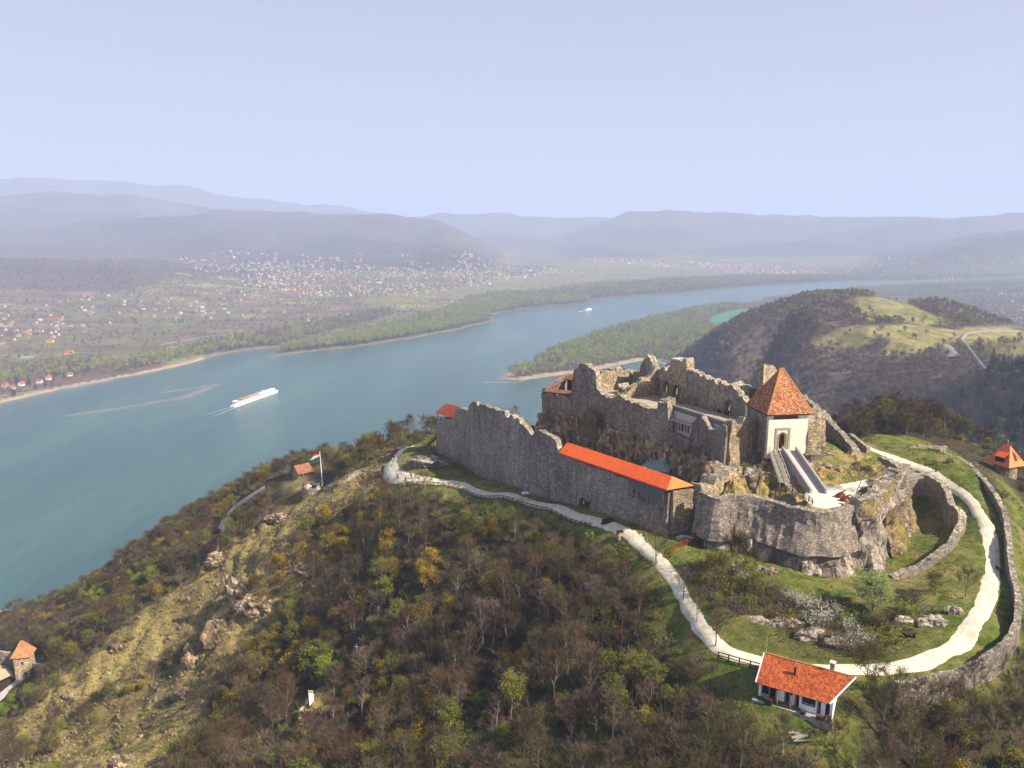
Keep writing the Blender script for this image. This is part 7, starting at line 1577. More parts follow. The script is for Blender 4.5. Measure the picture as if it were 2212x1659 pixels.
def conifer_mesh(name, seed, h=13):
    R = random.Random(seed); tk = MB(); cr = MB(); tk.tube([(0, 0, -.4), (0, 0, h * .95)], [.2, .04], 5)
    n = 15
    for i in range(n):
        t = i / n; z = h * (.12 + .86 * t); r = (1 - t) ** .8 * h * .23 + .25
        for k in range(9):
            an = k * .698 + i * .5 + R.uniform(-.2, .2); rr_ = r * R.uniform(.7, 1.15); d = Vector((math.cos(an), math.sin(an), -.25)); s = Vector((-math.sin(an), math.cos(an), 0)); c = Vector((0, 0, z))
            for q in range(4):
                a = c + d * rr_ * (q * .22 + .1); w = (.42 - .07 * q) * (r * .5 + .3)
                cr.add([a, a + d * rr_ * .34 + s * w * R.uniform(.5, 1) + Vector((0, 0, R.uniform(-.1, .2))), a + d * rr_ * .45 + Vector((0, 0, -.15)), a + d * rr_ * .3 - s * w * R.uniform(.5, 1) + Vector((0, 0, R.uniform(-.15, .15)))], [(0, 1, 2, 3)], 0)
    return tk.mesh(name + '_trunk', M['bark']), cr.mesh(name + '_crown', [M['needles']]), (tk, cr, M['bark'], [M['needles']])
def blob_tree(name, seed, h=14, r=4.5, mat_='far_green', n=190, sz=1.3, trunk=True, flat=.8):
    R = random.Random(seed); mb = MB()
    if trunk: mb.tube([(0, 0, -1), (0, 0, h * .6)], [.25, .12], 4, 0)
    cs = [(Vector((R.gauss(0, r * .42), R.gauss(0, r * .42), h * R.uniform(.42, .85))), r * R.uniform(.35, .6)) for _ in range(7)]
    for i in range(n):
        c, cr_ = cs[i % 7]; d = Vector((R.gauss(0, 1), R.gauss(0, 1), R.gauss(0, 1))).normalized(); p = c + d * cr_ * R.uniform(.6, 1.05) * 1.1; p.z = min(p.z, h); nrm = (d + Vector((R.gauss(0, .5), R.gauss(0, .5), R.gauss(0, .5)))).normalized()
        a = nrm.orthogonal().normalized(); b = nrm.cross(a); s = sz * R.uniform(.5, 1.2)
        mb.add([p - a * s * .5, p + b * s * .45, p + a * s * .5, p - b * s * .5], [(0, 1, 2, 3)], 1)
    return bpy.data.objects.new(name, mb.mesh(name, [M['bark'], M[mat_]]))

BARE = [tree_mesh('bare_tree', 200 + i, h=[7.4, 8.4, 6.6, 8.6, 7.8, 6.0, 8.8][i], spread=[.50, .44, .56, .44, .54, .58, .40][i], bark='bark_pale' if i == 6 else 'bark', upright=[.6, .9, .5, .9, .7, .5, 1.1][i]) for i in range(7)]
BUD = [tree_mesh('budding_tree', 300 + i, h=[7, 6, 8][i], spread=.42, leaf='bud_leaves', n_leaf=[2600, 2200, 3000][i], leaf_size=.17) for i in range(3)]
GRN = [tree_mesh('green_tree', 320 + i, h=[6, 7][i], spread=.45, leaf='green_leaves', n_leaf=4200, leaf_size=.24, crown_lo=.15) for i in range(2)]
YEL = [tree_mesh('yellow_blossom_tree', 340 + i, h=[4.2, 5.0, 3.6][i], spread=.5, leaf='yellow_bloom', n_leaf=[1700, 2000, 1500][i], leaf_size=.14, crown_lo=.1, lvl1=13) for i in range(3)]
WHT = [bush_mesh('white_blossom_bush', 360 + i, r=2.0, h=2.0, leaf='white_bloom', n_leaf=900, leaf_size=.10) for i in range(2)]
BSH = [bush_mesh('budding_bush', 370 + i, r=1.7, h=1.8, leaf=['bud_leaves', 'green_leaves', 'bud_leaves'][i], n_leaf=[600, 900, 350][i], leaf_size=.14) for i in range(3)]
DBSH = [bush_mesh('bare_bush', 380 + i, r=1.5, h=1.6, leaf='bud_leaves', n_leaf=60, leaf_size=.1, stems=34, twigs=12) for i in range(2)]
CON = [conifer_mesh('dark_conifer', 390 + i, h=[13, 11][i]) for i in range(2)]

def grow(protos, kind, x, y, z, s, rz, label, cat, group, which=None, names=('trunk', 'crown')):
    pr = protos[which if which is not None else random.randrange(len(protos))]
    r = thing(kind, label, cat, (x, y, z - .1), rz, group); r.scale = (s, s, s * random.uniform(.9, 1.1))
    for nm, me in ((names[0], pr[0]), (names[1], pr[1])):
        o = bpy.data.objects.new(nm, me); COL.objects.link(o); o.parent = r
    return r
HIDDEN = bpy.data.collections.new('scatter_sources')     # sources of the uncountable masses; never linked to the scene
def scatter(name, pts, sources, label, smin=.8, smax=1.2, idx=None, seed=0, zs=None):
    """one object that stands for an uncountable mass: every point carries one of the sources"""
    rg = np.random.default_rng(seed + 5); n = len(pts)
    if n == 0: return None
    col = bpy.data.collections.new(name + '_sources')
    for i, s in enumerate(sources):
        o = bpy.data.objects.new('s%02d_%s' % (i, name), s.data); col.objects.link(o)
    me = bpy.data.meshes.new(name); me.vertices.add(n); me.vertices.foreach_set('co', np.asarray(pts, np.float32).ravel())
    a = me.attributes.new('rz', 'FLOAT', 'POINT'); a.data.foreach_set('value', rg.uniform(0, 6.283, n).astype(np.float32))
    a = me.attributes.new('sc', 'FLOAT', 'POINT'); a.data.foreach_set('value', (rg.uniform(smin, smax, n) if zs is None else zs).astype(np.float32))
    a = me.attributes.new('ix', 'INT', 'POINT'); a.data.foreach_set('value', (rg.integers(0, len(sources), n) if idx is None else np.asarray(idx)).astype(np.int32))
    o = link(name, me); ng = bpy.data.node_groups.new(name + '_nodes', 'GeometryNodeTree')
    ng.interface.new_socket('Geometry', in_out='INPUT', socket_type='NodeSocketGeometry'); ng.interface.new_socket('Geometry', in_out='OUTPUT', socket_type='NodeSocketGeometry')
    gi = ng.nodes.new('NodeGroupInput'); go = ng.nodes.new('NodeGroupOutput'); ip = ng.nodes.new('GeometryNodeInstanceOnPoints'); ci = ng.nodes.new('GeometryNodeCollectionInfo')
    ci.inputs['Collection'].default_value = col; ci.inputs['Separate Children'].default_value = True; ci.inputs['Reset Children'].default_value = True
    def na(t, nm): q = ng.nodes.new('GeometryNodeInputNamedAttribute'); q.data_type = t; q.inputs['Name'].default_value = nm; return q
    r_ = na('FLOAT', 'rz'); s_ = na('FLOAT', 'sc'); i_ = na('INT', 'ix'); cx = ng.nodes.new('ShaderNodeCombineXYZ')
    L = ng.links.new; L(gi.outputs[0], ip.inputs['Points']); L(ci.outputs[0], ip.inputs['Instance']); ip.inputs['Pick Instance'].default_value = True
    out = lambda q: [x for x in q.outputs if x.enabled and x.name == 'Attribute'][0]
    L(out(i_), ip.inputs['Instance Index']); L(out(r_), cx.inputs[2]); L(cx.outputs[0], ip.inputs['Rotation']); L(out(s_), ip.inputs['Scale']); L(ip.outputs[0], go.inputs[0])
    md = o.modifiers.new('grow', 'NODES'); md.node_group = ng
    return tag(o, label, kind='stuff')
def poisson(x0, x1, y0, y1, cell, rg, jit=.9):
    xs = np.arange(x0, x1, cell); ys = np.arange(y0, y1, cell); X, Y = np.meshgrid(xs, ys)
    return (X + rg.uniform(-.5, .5, X.shape) * cell * jit).ravel(), (Y + rg.uniform(-.5, .5, X.shape) * cell * jit).ravel()

# ------------------------------------------------------------------ woods on the castle hill
rg = np.random.default_rng(77)
X, Y = poisson(GX0 + 5, GX1 - 5, GY0 + 20, GY1 - 3, 3.15, rg); Z = gz(X, Y); U, V = project(X, Y, Z)
infr = (U > -120) & (U < 2330) & (V < 1880) & (V > 600)
onr = inpoly(U, V, RIDGE_PIX) & (Y < 262); band = (inpoly(U, V, BUSHBAND) | inpoly(U, V, BUSHBAND2)) & (Y < 262)
pl = inpoly(X, Y, PLATEAU); dp = seg_dist(X, Y, PATHC)
CLEAR = [[(598, 1030), (665, 1022), (712, 1030), (725, 1062), (710, 1110), (600, 1112), (580, 1075)], [(1550, 1440), (1660, 1450), (1900, 1470), (1920, 1600), (1850, 1659), (1600, 1659), (1560, 1560)], [(1870, 935), (2130, 960), (2130, 1055), (1990, 1010), (1880, 972)],
         [(0, 1430), (85, 1420), (120, 1450), (60, 1510), (0, 1560), (-80, 1600), (-80, 1430)], [(2130, 1010), (2170, 1060), (2260, 1110), (2300, 1390), (2200, 1400), (2215, 1290), (2190, 1150)], [(2105, 985), (2235, 985), (2260, 1085), (2150, 1085), (2100, 1030)]]
clear = np.zeros(X.shape, bool)
for c in CLEAR: clear |= inpoly(U, V, c) & (Y < 330)
rd_d = seg_dist(X, Y, [(p.x, p.y) for p in rd1]); clear |= rd_d < 6; 
for k_ in (.985, .97, .955, .94, .925, .91, .895): clear |= (seg_dist(X, Y, [(p.x * k_, p.y * k_) for p in rd1]) < 6) & (Y < 330) & (Z > 0)
lowl = (Z > 3)
dens = fbm(X / 16, Y / 16, s=61, octs=3)
walls_d = np.minimum(seg_dist(X, Y, [(A1.x, A1.y), (B1.x, B1.y)]), seg_dist(X, Y, OUTERW))
ok = infr & lowl & ~pl & (dp > 5.6) & ~clear & (walls_d > 2.6) & ((~onr) | band)
obw = lambda u, v, r: (U - u) ** 2 + (V - v) ** 2 < r * r
ok &= ~(obw(673, 1520, 44) | obw(771, 1405, 24) | obw(690, 1040, 30) | obw(2165, 1000, 48))
ok &= ~((dens > .45) & (rg.random(X.shape) < .75)) & (rg.random(X.shape) < .93)
# the top of the slope behind the castle stays below the walls
RWT = np.hypot(X, Y)
P3 = np.stack([X, Y, Z], -1)
U_, V_ = U[ok], V[ok]; P3 = P3[ok]; order = np.argsort(np.hypot(P3[:, 0], P3[:, 1], P3[:, 2] - CAM_Z)); P3 = P3[order]; U_, V_ = U_[order], V_[order]
yel_n = fbm(P3[:, 0] / 17, P3[:, 1] / 17, s=88, octs=3) ; grn_n = fbm(P3[:, 0] / 22, P3[:, 1] / 22, s=93, octs=3); rk_ = rg.random(len(P3))
kindn = np.zeros(len(P3), int)          # 0 bare 1 budding 2 green 3 yellow
SPOTY = [(865, 1235, 45), (1065, 1200, 36), (930, 1340, 50), (1180, 1400, 34), (1190, 1310, 28), (600, 1440, 55), (560, 1500, 40), (800, 1500, 75), (835, 1560, 60), (480, 1590, 55), (660, 1390, 30), (740, 1600, 60), (1110, 1460, 30), (700, 1560, 40), (900, 1540, 40), (550, 1410, 40), (400, 1640, 40), (760, 990, 30), (735, 1012, 22)]
SPOTG = [(840, 1330, 42), (700, 1450, 36), (850, 1300, 30), (190, 1500, 36), (305, 1275, 30), (30, 1545, 50), (200, 1308, 26), (225, 1310, 24), (60, 1600, 40), (290, 1560, 30), (1080, 1640, 30), (690, 1490, 22), (720, 1400, 30), (350, 1470, 20), (1100, 1120, 30), (640, 1000, 22), (980, 1140, 34), (1840, 1640, 30)]
for s_, k_ in ((SPOTY, 3), (SPOTG, 2)):
    for (u, v, r) in s_: kindn[((U_ - u) ** 2 + ((V_ + 12) - v) ** 2 < r * r) & (rk_ < .8)] = k_
kindn[(kindn == 0) & (yel_n > .42) & (rk_ < .55)] = 3
kindn[(kindn == 0) & (grn_n > .05) & (rk_ < .42)] = 1
kindn[(kindn == 0) & (rk_ > .93)] = 1
kindn[(kindn == 2) & (rk_ > .25) & (V_ < 1460) & (U_ > 640)] = 1
dist = np.hypot(P3[:, 0], P3[:, 1], P3[:, 2] - CAM_Z)
DPT = seg_dist(P3[:, 0], P3[:, 1], PATHC)
BANDP = (inpoly(U_, V_, BUSHBAND) | inpoly(U_, V_, BUSHBAND2)) & (P3[:, 1] < 262)
CAPS = {0: 290, 1: 90, 2: 60, 3: 80}; cnt = {k: 0 for k in CAPS}; rest = []
NAMES = {0: ('bare_tree', BARE, 'leafless brown-grey tree among many on the wooded castle slope', 'tree', 'bare trees on the castle slope'),
         1: ('budding_tree', BUD, 'tree with thin olive spring leaves among the bare slope trees', 'tree', 'budding trees on the castle slope'),
         2: ('green_tree', GRN, 'small tree in fresh bright green leaf on the slope', 'tree', 'fresh green trees on the slope'),
         3: ('yellow_blossom_tree', YEL, 'mustard yellow blossoming shrub tree among bare trees on the slope', 'tree', 'yellow blossoming shrubs on the slope')}
for i in range(len(P3)):
    k = int(kindn[i]); u, v = U_[i], V_[i]; vis = (-30 < u < 2242) and v < 1740
    if vis and cnt[k] < CAPS[k]:
        cnt[k] += 1; nm, pr, lab, cat, gr = NAMES[k]; grow(pr, nm, P3[i, 0], P3[i, 1], P3[i, 2], rg.uniform(.72, 1.12) * (.8 if dist[i] > 190 else 1) * (.5 + .5 * float(sstep(5, 17, DPT[i]))) * (.62 if BANDP[i] else 1), rg.uniform(0, 6.28), lab, cat, gr)
    else: rest.append(i)
SRC = [merged('t%d' % i, t) for i, t in enumerate(BARE + BUD + GRN + YEL)]
nB, nU, nG, nYy = len(BARE), len(BUD), len(GRN), len(YEL)
def src_idx(k):
    k = np.asarray(k); r = rg.random(k.shape)
    return np.where(k == 0, (r * nB).astype(int), np.where(k == 1, nB + (r * nU).astype(int), np.where(k == 2, nB + nU + (r * nG).astype(int), nB + nU + nG + (r * nYy).astype(int))))
rest = np.array(rest); scatter('slope_woods', P3[rest], SRC, 'mass of bare and budding trees covering the far parts of the slope', .65, 1.05, idx=src_idx(kindn[rest]), seed=3)
print('slope trees', cnt, len(rest))
# low undergrowth under the trees and over the rocky ridge
X, Y = poisson(GX0 + 5, GX1 - 5, GY0 + 20, 300, 2.3, rg); Z = gz(X, Y); U, V = project(X, Y, Z)
fr = (U > -60) & (U < 2270) & (V < 1780) & (V > 850)
onr = inpoly(U, V, RIDGE_PIX) & (Y < 262); pl = inpoly(X, Y, PLATEAU); dp = seg_dist(X, Y, PATHC); clear = np.zeros(X.shape, bool)
for c in CLEAR: clear |= inpoly(U, V, c) & (Y < 330)
n_ = fbm(X / 9, Y / 9, s=64, octs=3)
ok = fr & ~pl & (dp > 3.5) & ~clear & (np.minimum(seg_dist(X, Y, [(A1.x, A1.y), (B1.x, B1.y)]), seg_dist(X, Y, OUTERW)) > 2) & (seg_dist(X, Y, [(p.x, p.y) for p in rd1]) > 4) & np.where(onr, (n_ > .35) & (rg.random(X.shape) < .5), rg.random(X.shape) < .95)
ok &= ~(((U - 673) ** 2 + (V - 1500) ** 2 < 30 ** 2) | ((U - 771) ** 2 + (V - 1405) ** 2 < 20 ** 2))
BS = [merged('b%d' % i, t) for i, t in enumerate(BSH + DBSH)]
q = rg.random(ok.sum()); scatter('undergrowth', np.stack([X, Y, Z - .1], -1)[ok], BS, 'scrubby undergrowth of bare twigs and young green leaves', .6, 1.4, idx=np.where(q < .14, 0, np.where(q < .24, 1, np.where(q < .4, 2, np.where(q < .7, 3, 4)))), seed=8)
# stones on the ridge
ST = []
for i in range(5):
    bm = bmesh.new(); bmesh.ops.create_icosphere(bm, subdivisions=1, radius=.5)
    for v in bm.verts: v.co = Vector((v.co.x * random.uniform(.7, 1.3), v.co.y * random.uniform(.6, 1.2), v.co.z * random.uniform(.6, 1.5)))
    me = bpy.data.meshes.new('stone'); bm.to_mesh(me); bm.free(); me.materials.append(foliage('loose_stone', [(.17, .12, .075), (.26, .20, .13), (.12, .09, .07), (.30, .24, .16)], .3, nsc=1.5) if i == 0 else ST[0].data.materials[0]); ST.append(bpy.data.objects.new('stone', me))
X, Y = poisson(GX0 + 5, GX1 - 5, GY0 + 60, 262, 1.15, rg); Z = gz(X, Y); U, V = project(X, Y, Z)
cl = fbm(X / 7, Y / 7, s=19, octs=4)
ok = (U > -60) & (V < 1780) & inpoly(U, V, RIDGE_PIX) & (rg.random(X.shape) < np.clip(.28 + cl * .6, .03, .95)); scatter('scree', np.stack([X, Y, Z - .1], -1)[ok], ST, 'loose brown stones strewn over the rocky ridge', .35, 1.5, seed=9, zs=.35 + 1.3 * rg.random(ok.sum()) ** 3)
# dry grass tufts on ridge and banks
TU = []
for j, mt in enumerate([foliage('dry_tufts', [(.27, .21, .095), (.22, .17, .07), (.33, .27, .15)], .25, nsc=1.0), foliage('green_tufts', [(.11, .14, .02), (.15, .16, .03), (.08, .11, .02)], .3, nsc=1.0)]):
    mb = MB(); R = random.Random(j)
    for i in range(16):
        a = R.uniform(0, 6.28); r = R.uniform(0, .35); p = Vector((math.cos(a) * r, math.sin(a) * r, -.05)); d = Vector((math.cos(a) * .35, math.sin(a) * .35, R.uniform(.35, .6))); s = Vector((-math.sin(a), math.cos(a), 0)) * .06; mb.add([p - s, p + s, p + d], [(0, 1, 2)], 0)
    TU.append(bpy.data.objects.new('tuft', mb.mesh('tuft', mt)))
ok = (U > -60) & (V < 1780) & inpoly(U, V, RIDGE_PIX) & (rg.random(X.shape) < .45); scatter('grass_tufts', np.stack([X, Y, Z], -1)[ok], TU, 'dry and green grass tufts on the rocky ridge', .6, 1.5, seed=10, idx=(fbm(X[ok] / 5, Y[ok] / 5, s=29) + rg.normal(0, .3, ok.sum()) > .25).astype(int))
X, Y = poisson(GX0 + 200, GX1 - 5, GY0 + 60, 262, .95, rg); Z = gz(X, Y); U, V = project(X, Y, Z)
inG = (inpoly(X, Y, PLATEAU) | inpoly(U, V, CLEAR[1]) | inpoly(U, V, CLEAR[2]) | inpoly(U, V, CLEAR[4])) & (seg_dist(X, Y, PATHC) > 2.6)
ok = inG & (U < 2270) & (V < 1780) & (fbm(X / 4, Y / 4, s=39) > -.1) & (rg.random(X.shape) < .75); scatter('grass_tufts', np.stack([X, Y, Z], -1)[ok], TU, 'low grass tufts on the turf around the castle and path', .35, .8, seed=11, idx=(fbm(X[ok] / 9, Y[ok] / 9, s=49) + rg.normal(0, .25, ok.sum()) > -.1).astype(int))

# ------------------------------------------------------------------ single trees and bushes one can point to
def single(u, v, protos, kind, s, label, cat, which=0, z=None, group=None, names=('trunk', 'crown'), rz=None):
    p = hit(u, v, 80) if z is None else P(u, v, z)
    if p is None: return None
    return grow(protos, kind, p.x, p.y, p.z, s, random.uniform(0, 6.28) if rz is None else rz, label, cat, group, which, names)
LEAN = tree_mesh('leaning_tree', 501, h=6.4, spread=.62, upright=.35, lvl1=12, lvl2=8, twig_n=6, crown_lo=.3)
t = single(1850, 1066, [LEAN], 'bare_tree', .95, 'leaning leafless tree at the edge of the white gravel yard', 'tree', 0, z=229.3, rz=.3); t.rotation_euler = (0, .38, .5)
WILLOW = tree_mesh('willow_bush', 502, h=7.5, spread=.6, leaf='bud_leaves', n_leaf=5200, leaf_size=.17, crown_lo=.08, lvl1=16, lvl2=8, twig_n=5)
CREAM = tree_mesh('cream_blossom_tree', 503, h=6.6, spread=.55, leaf='cream_bloom', n_leaf=9500, leaf_size=.27, crown_lo=.1, lvl1=16, lvl2=9, twig_n=5)
single(1590, 1262, [WILLOW], 'budding_tree', 1.15, 'large pale yellow-green willow bush in front of the bastion cliff', 'tree')
single(1545, 1285, [WILLOW], 'budding_tree', .85, 'olive willow bush left of and below the large one by the bastion', 'tree')
single(1630, 1290, [WILLOW], 'budding_tree', .6, 'smaller olive bush right of the large willow bush under the cliff', 'tree')
single(1885, 1325, [CREAM], 'cream_blossom_tree', 1.05, 'round cream-green blossoming tree below the right end of the bastion', 'tree')
single(2085, 1290, BARE, 'bare_tree', .8, 'leafless tree on the grass between bastion moat wall and path bend', 'tree', 2)
single(2020, 1290, BUD, 'budding_tree', .75, 'green budding tree at the foot of the curved moat wall', 'tree', 1)
single(1965, 1300, DBSH, 'bare_bush', 1.8, 'brown bare thicket right of the cream blossoming tree', 'bush', 0, names=('stems', 'crown'))
single(2000, 1330, DBSH, 'bare_bush', 1.6, 'russet bare bush above the limestone rocks', 'bush', 1, names=('stems', 'crown'))
for (u, v, s, lab) in [(1695, 1300, 1.5, 'white blossoming bush at the upper left of the thicket below the bastion'), (1745, 1315, 1.2, 'white blossoming bush second along the thicket rim from the left'), (1800, 1330, 1.2, 'white flecked bush in the middle of the thicket'), (1760, 1352, 1.3, 'white flecked bush in the lower middle of the thicket'),
                       (1830, 1362, 1.2, 'white flecked bush left of the trunk of the cream tree'), (1855, 1400, 1.3, 'low white blossoming bush at the bottom right of the thicket'), (1815, 1402, 1.2, 'low white blossoming bush beside the bottom right one'), (1650, 1272, 1.0, 'whitish bush growing against the pale rock under the cliff')]:
    single(u, v, WHT, 'white_blossom_bush', s, lab, 'bush', None, names=('stems', 'crown'))
TH = [(1560, 1300), (1600, 1310), (1640, 1310), (1660, 1330), (1690, 1335), (1720, 1345), (1700, 1315), (1780, 1360), (1740, 1370), (1790, 1385), (1820, 1345), (1850, 1370), (1880, 1385), (1900, 1400), (1840, 1390), (1770, 1335), (1620, 1330), (1900, 1360), (1930, 1330), (1950, 1345), (1520, 1290), (1500, 1260), (1540, 1240), (1640, 1250), (1870, 1410), (1900, 1420)]
TPOLY = [(1490, 1235), (1540, 1205), (1600, 1235), (1660, 1262), (1700, 1292), (1760, 1312), (1830, 1312), (1880, 1345), (1950, 1320), (1980, 1345), (1930, 1395), (1890, 1425), (1850, 1418), (1780, 1388), (1700, 1352), (1620, 1330), (1560, 1330), (1515, 1295)]
tx_, ty_ = poisson(20, 110, 95, 165, 1.75, rg); tz_ = gz(tx_, ty_); tu, tv = project(tx_, ty_, tz_); kt = inpoly(tu, tv, TPOLY) & (seg_dist(tx_, ty_, PATHC) > 2.5)
for i, (x, y, z) in enumerate(zip(tx_[kt], ty_[kt], tz_[kt])):
    q = rg.random(); pr_b = DBSH if q < .55 else (BSH if q < .93 else WHT)
    grow(pr_b, 'thicket_bush', x, y, z, rg.uniform(.8, 1.5), rg.uniform(0, 6.28), 'thorny bush in the dense thicket between bastion and gravel path', 'bush', 'thicket bushes below the bastion', None, ('stems', 'crown'))
for (u, v, s, w, lab) in [(1418, 1222, .95, 0, 'leafless tree standing right at the path beside the short crossed fence'), (1475, 1300, .7, 3, 'thin leafless tree leaning over the white path, upper one'), (1505, 1350, .75, 6, 'thin leafless tree leaning over the white path, lower one'), (1545, 1400, .7, 1, 'leafless tree at the top of the three-rail fence'),
                          (920, 950, 1.0, 4, 'leafless tree left of the orange roofed turret at the wall end')]:
    single(u, v, BARE, 'bare_tree', s, lab, 'tree', w)
single(1872, 1500, BUD, 'budding_tree', 1.0, 'dense dark green bush against the right gable of the white cottage', 'tree', 0)
single(1895, 1520, BSH, 'budding_bush', 1.9, 'green bush under the dark green tree at the cottage gable', 'bush', 1, names=('stems', 'crown'))
for i, (u, v, s, w) in enumerate([(1930, 1540, .9, 0), (1985, 1530, .8, 2), (1900, 1600, .95, 3), (2040, 1560, .9, 5), (1960, 1610, .9, 1), (2100, 1530, .85, 4), (2150, 1580, .9, 0), (2060, 1620, .95, 2), (2190, 1500, .8, 3), (1800, 1630, .8, 5), (1690, 1640, .8, 6)]):
    single(u, v, BARE, 'bare_tree', s, ['gnarled leafless tree just right of the cottage bushes', 'leafless tree under the lower end of the outer wall', 'leafless tree below right of the cottage', 'leafless tree beneath the outer wall bend', 'leafless tree in the bottom right scrub nearest the cottage', 'leafless tree outside the outer wall corner', 'leafless tree at the lower right beside the frame edge', 'leafless tree at the bottom edge below the outer wall', 'leafless tree close under the right part of the outer wall', 'leafless tree in the grass directly below the cottage', 'thin pale tree left of the wood heap below the cottage'][i], 'tree', w)
for (u, v, s, lab) in [(22, 1352, 1.5, 'tall pale leafless tree at the far left edge against the river'), (48, 1345, 1.35, 'pale leafless tree second from the left edge against the river'), (118, 1322, 1.4, 'pale leafless tree left of the dark conifer on the lower slope'), (182, 1300, 1.3, 'pale brown tree above the dark conifer against the river'), (262, 1250, 1.5, 'broad pale leafless tree standing out against the river on the lower slope')]:
    single(u, v, BARE, 'bare_tree', s, lab, 'tree', 6)
single(150, 1345, CON, 'dark_conifer', .75, 'lone dark conifer on the lower slope near the river', 'tree', 0)
for (u, v, s, lab) in [(2120, 985, 1.3, 'brown bare bush just left of the orange roofed watch tower'), (2098, 975, 1.2, 'brown bare bush between the outer wall start and the watch tower'), (2205, 1060, 1.2, 'olive bush below the watch tower at the right edge'), (2160, 1075, 1.1, 'green bush outside the outer wall below the watch tower')]:
    single(u, v, BSH if 'olive' in lab or 'green' in lab else DBSH, 'bush', s, lab, 'bush', 1, names=('stems', 'crown'))
single(1665, 985, DBSH, 'bare_bush', .8, 'dark bush at the foot of the gate tower left of the stair', 'bush', 0, z=229.5, names=('stems', 'crown'))
single(1765, 978, BSH, 'budding_bush', 1.1, 'green bush on top of the retaining wall right of the gate tower', 'bush', 1, z=230.4, names=('stems', 'crown'))
for i, (u, v, s) in enumerate([(1610, 1010, .9), (1640, 985, .8), (1585, 1040, .7), (1625, 1040, .7), (1480, 1010, .9), (1345, 1000, .8), (1300, 990, 1.0)]):
    single(u, v, DBSH if i % 2 else BSH, 'crag_bush', s, 'small brown-green bush growing on the crag below the castle walls', 'bush', i % 2, z=[228.5, 230, 227.5, 228.5, 221, 220, 220][i], group='bushes on the castle crag', names=('stems', 'crown'))
# pale limestone rocks in the thicket and by the bench, knoll under the monument, pale rock by the curved fence
for (u, v, r, lab, m_) in [(1760, 1378, (3.2, 1.2, 1.4), 'long pale limestone outcrop at the lower rim of the thicket', 'rock'), (1700, 1352, (2.6, 1.0, 1.2), 'pale limestone outcrop at the left of the thicket rim', 'rock'), (1640, 1345, (1.8, .9, .8), 'small limestone outcrop furthest left on the thicket rim', 'rock'), (1805, 1395, (2.2, 1.1, 1.2), 'limestone lump where the thicket rim meets the white bushes', 'rock'),
                       (2010, 1350, (2.6, 1.1, 1.3), 'pale limestone rocks above the picnic bench', 'rock'), (2060, 1325, (1.6, .9, 1.2), 'yellowish limestone point right of the rocks above the bench', 'rock'), (1950, 1345, (1.6, .8, .8), 'low limestone rocks left of the picnic bench', 'rock'),
                       (1492, 1165, (3.2, 1.6, .7), 'flat grey rock between the curved red fence and the bastion', 'rock'), (1655, 1240, (2.2, 1.2, 1.3), 'pale rock at the foot of the cliff beside the willow bushes', 'rock'),
                       (670, 1552, (2.2, 1.7, 2.2), 'brown rock knoll under the white monument', 'crag'), (930, 1000, (5.5, 4.0, 1.6), 'low bare rock mound inside the path loop', 'rock'), (775, 1425, (1.2, 1.0, 1.4), 'small dark rock below the white cross', 'crag'),
                       (520, 1295, (4.2, 3.0, 6.5), 'jagged brown rock spire standing from the slope', 'crag'), (560, 1310, (5, 3, 3.6), 'broken rock shoulder right of the rock spire', 'crag'), (480, 1375, (4.5, 3.0, 4.4), 'reddish rock face below left of the rock spire', 'crag'), (425, 1425, (3.0, 2.4, 4.2), 'narrow brown rock fang at the lower end of the rocks', 'crag'),
                       (605, 1120, (4.5, 2.4, 1.8), 'rock ledge on the ridge crest below the flag terrace', 'crag'), (470, 1215, (4.5, 3, 2.6), 'rocky bluff on the ridge crest over the asphalt road', 'crag'), (700, 1195, (3.5, 2.4, 1.8), 'outcrop in the middle of the rocky meadow', 'crag'), (745, 1120, (3.0, 2.2, 1.8), 'outcrop high on the rocky meadow near the forest edge', 'crag'),
                       (660, 1240, (3.2, 2.2, 1.8), 'outcrop above the rock spire', 'crag'), (400, 1500, (3, 2.2, 1.6), 'outcrop at the top of the lower meadow', 'crag'), (150, 1505, (2.6, 2.0, 1.6), 'outcrop on the ridge above the lower tower', 'crag'), (260, 1650, (3.0, 2.4, 2.4), 'dark outcrop at the bottom edge of the lower meadow', 'crag'), (255, 1400, (2.6, 2.0, 1.5), 'outcrop on the ridge crest left of the bush band', 'crag')]:
    p = hit(u, v, 80)
    if p is not None: boulder('rock', (p.x, p.y, p.z + r[2] * .1), r, M[m_], int(u + v), lab, sub=4, amp=.42)

# ------------------------------------------------------------------ woods beyond: hill, river banks, far slopes
def area(x0, x1, y0, y1, cell, seed): r = np.random.default_rng(seed); return poisson(x0, x1, y0, y1, cell, r, 1.0)
HB = [blob_tree('hill_tree', 600 + i, h=[9, 8, 10, 7][i], r=[3.6, 3.2, 3.8, 3.0][i], mat_='far_brown', n=230, sz=.75) for i in range(4)] + [blob_tree('hill_green', 610, h=8, r=3.2, mat_='far_green', n=200, sz=.8)]
CM = [merged('c%d' % i, t) for i, t in enumerate(CON)]
X, Y = area(60, 1500, 330, 1500, 7.2, 21); Z = land(X, Y, True); U, V = project(X, Y, Z)
md_ = (inpoly(U, V, HM) | inpoly(U, V, HM2)) & (np.hypot(X, Y) > 600); md3 = (inpoly(U, V, HM3) | inpoly(U, V, HM4)) & (np.hypot(X, Y) > 500)
rdd = inpoly(U, V, [(2070, 715), (2115, 705), (2260, 700), (2260, 728), (2110, 735), (2100, 750), (2140, 805), (2120, 810), (2075, 750)]) | inpoly(U, V, [(2035, 743), (2055, 745), (2070, 785), (2055, 788)])
big = fbm(X / 60, Y / 60, s=71, octs=3)
thin = np.where(md_, .015, np.where(md3, .22, .93))
near_in = (X > GX0 + 5) & (X < GX1 - 5) & (Y < GY1 - 3)
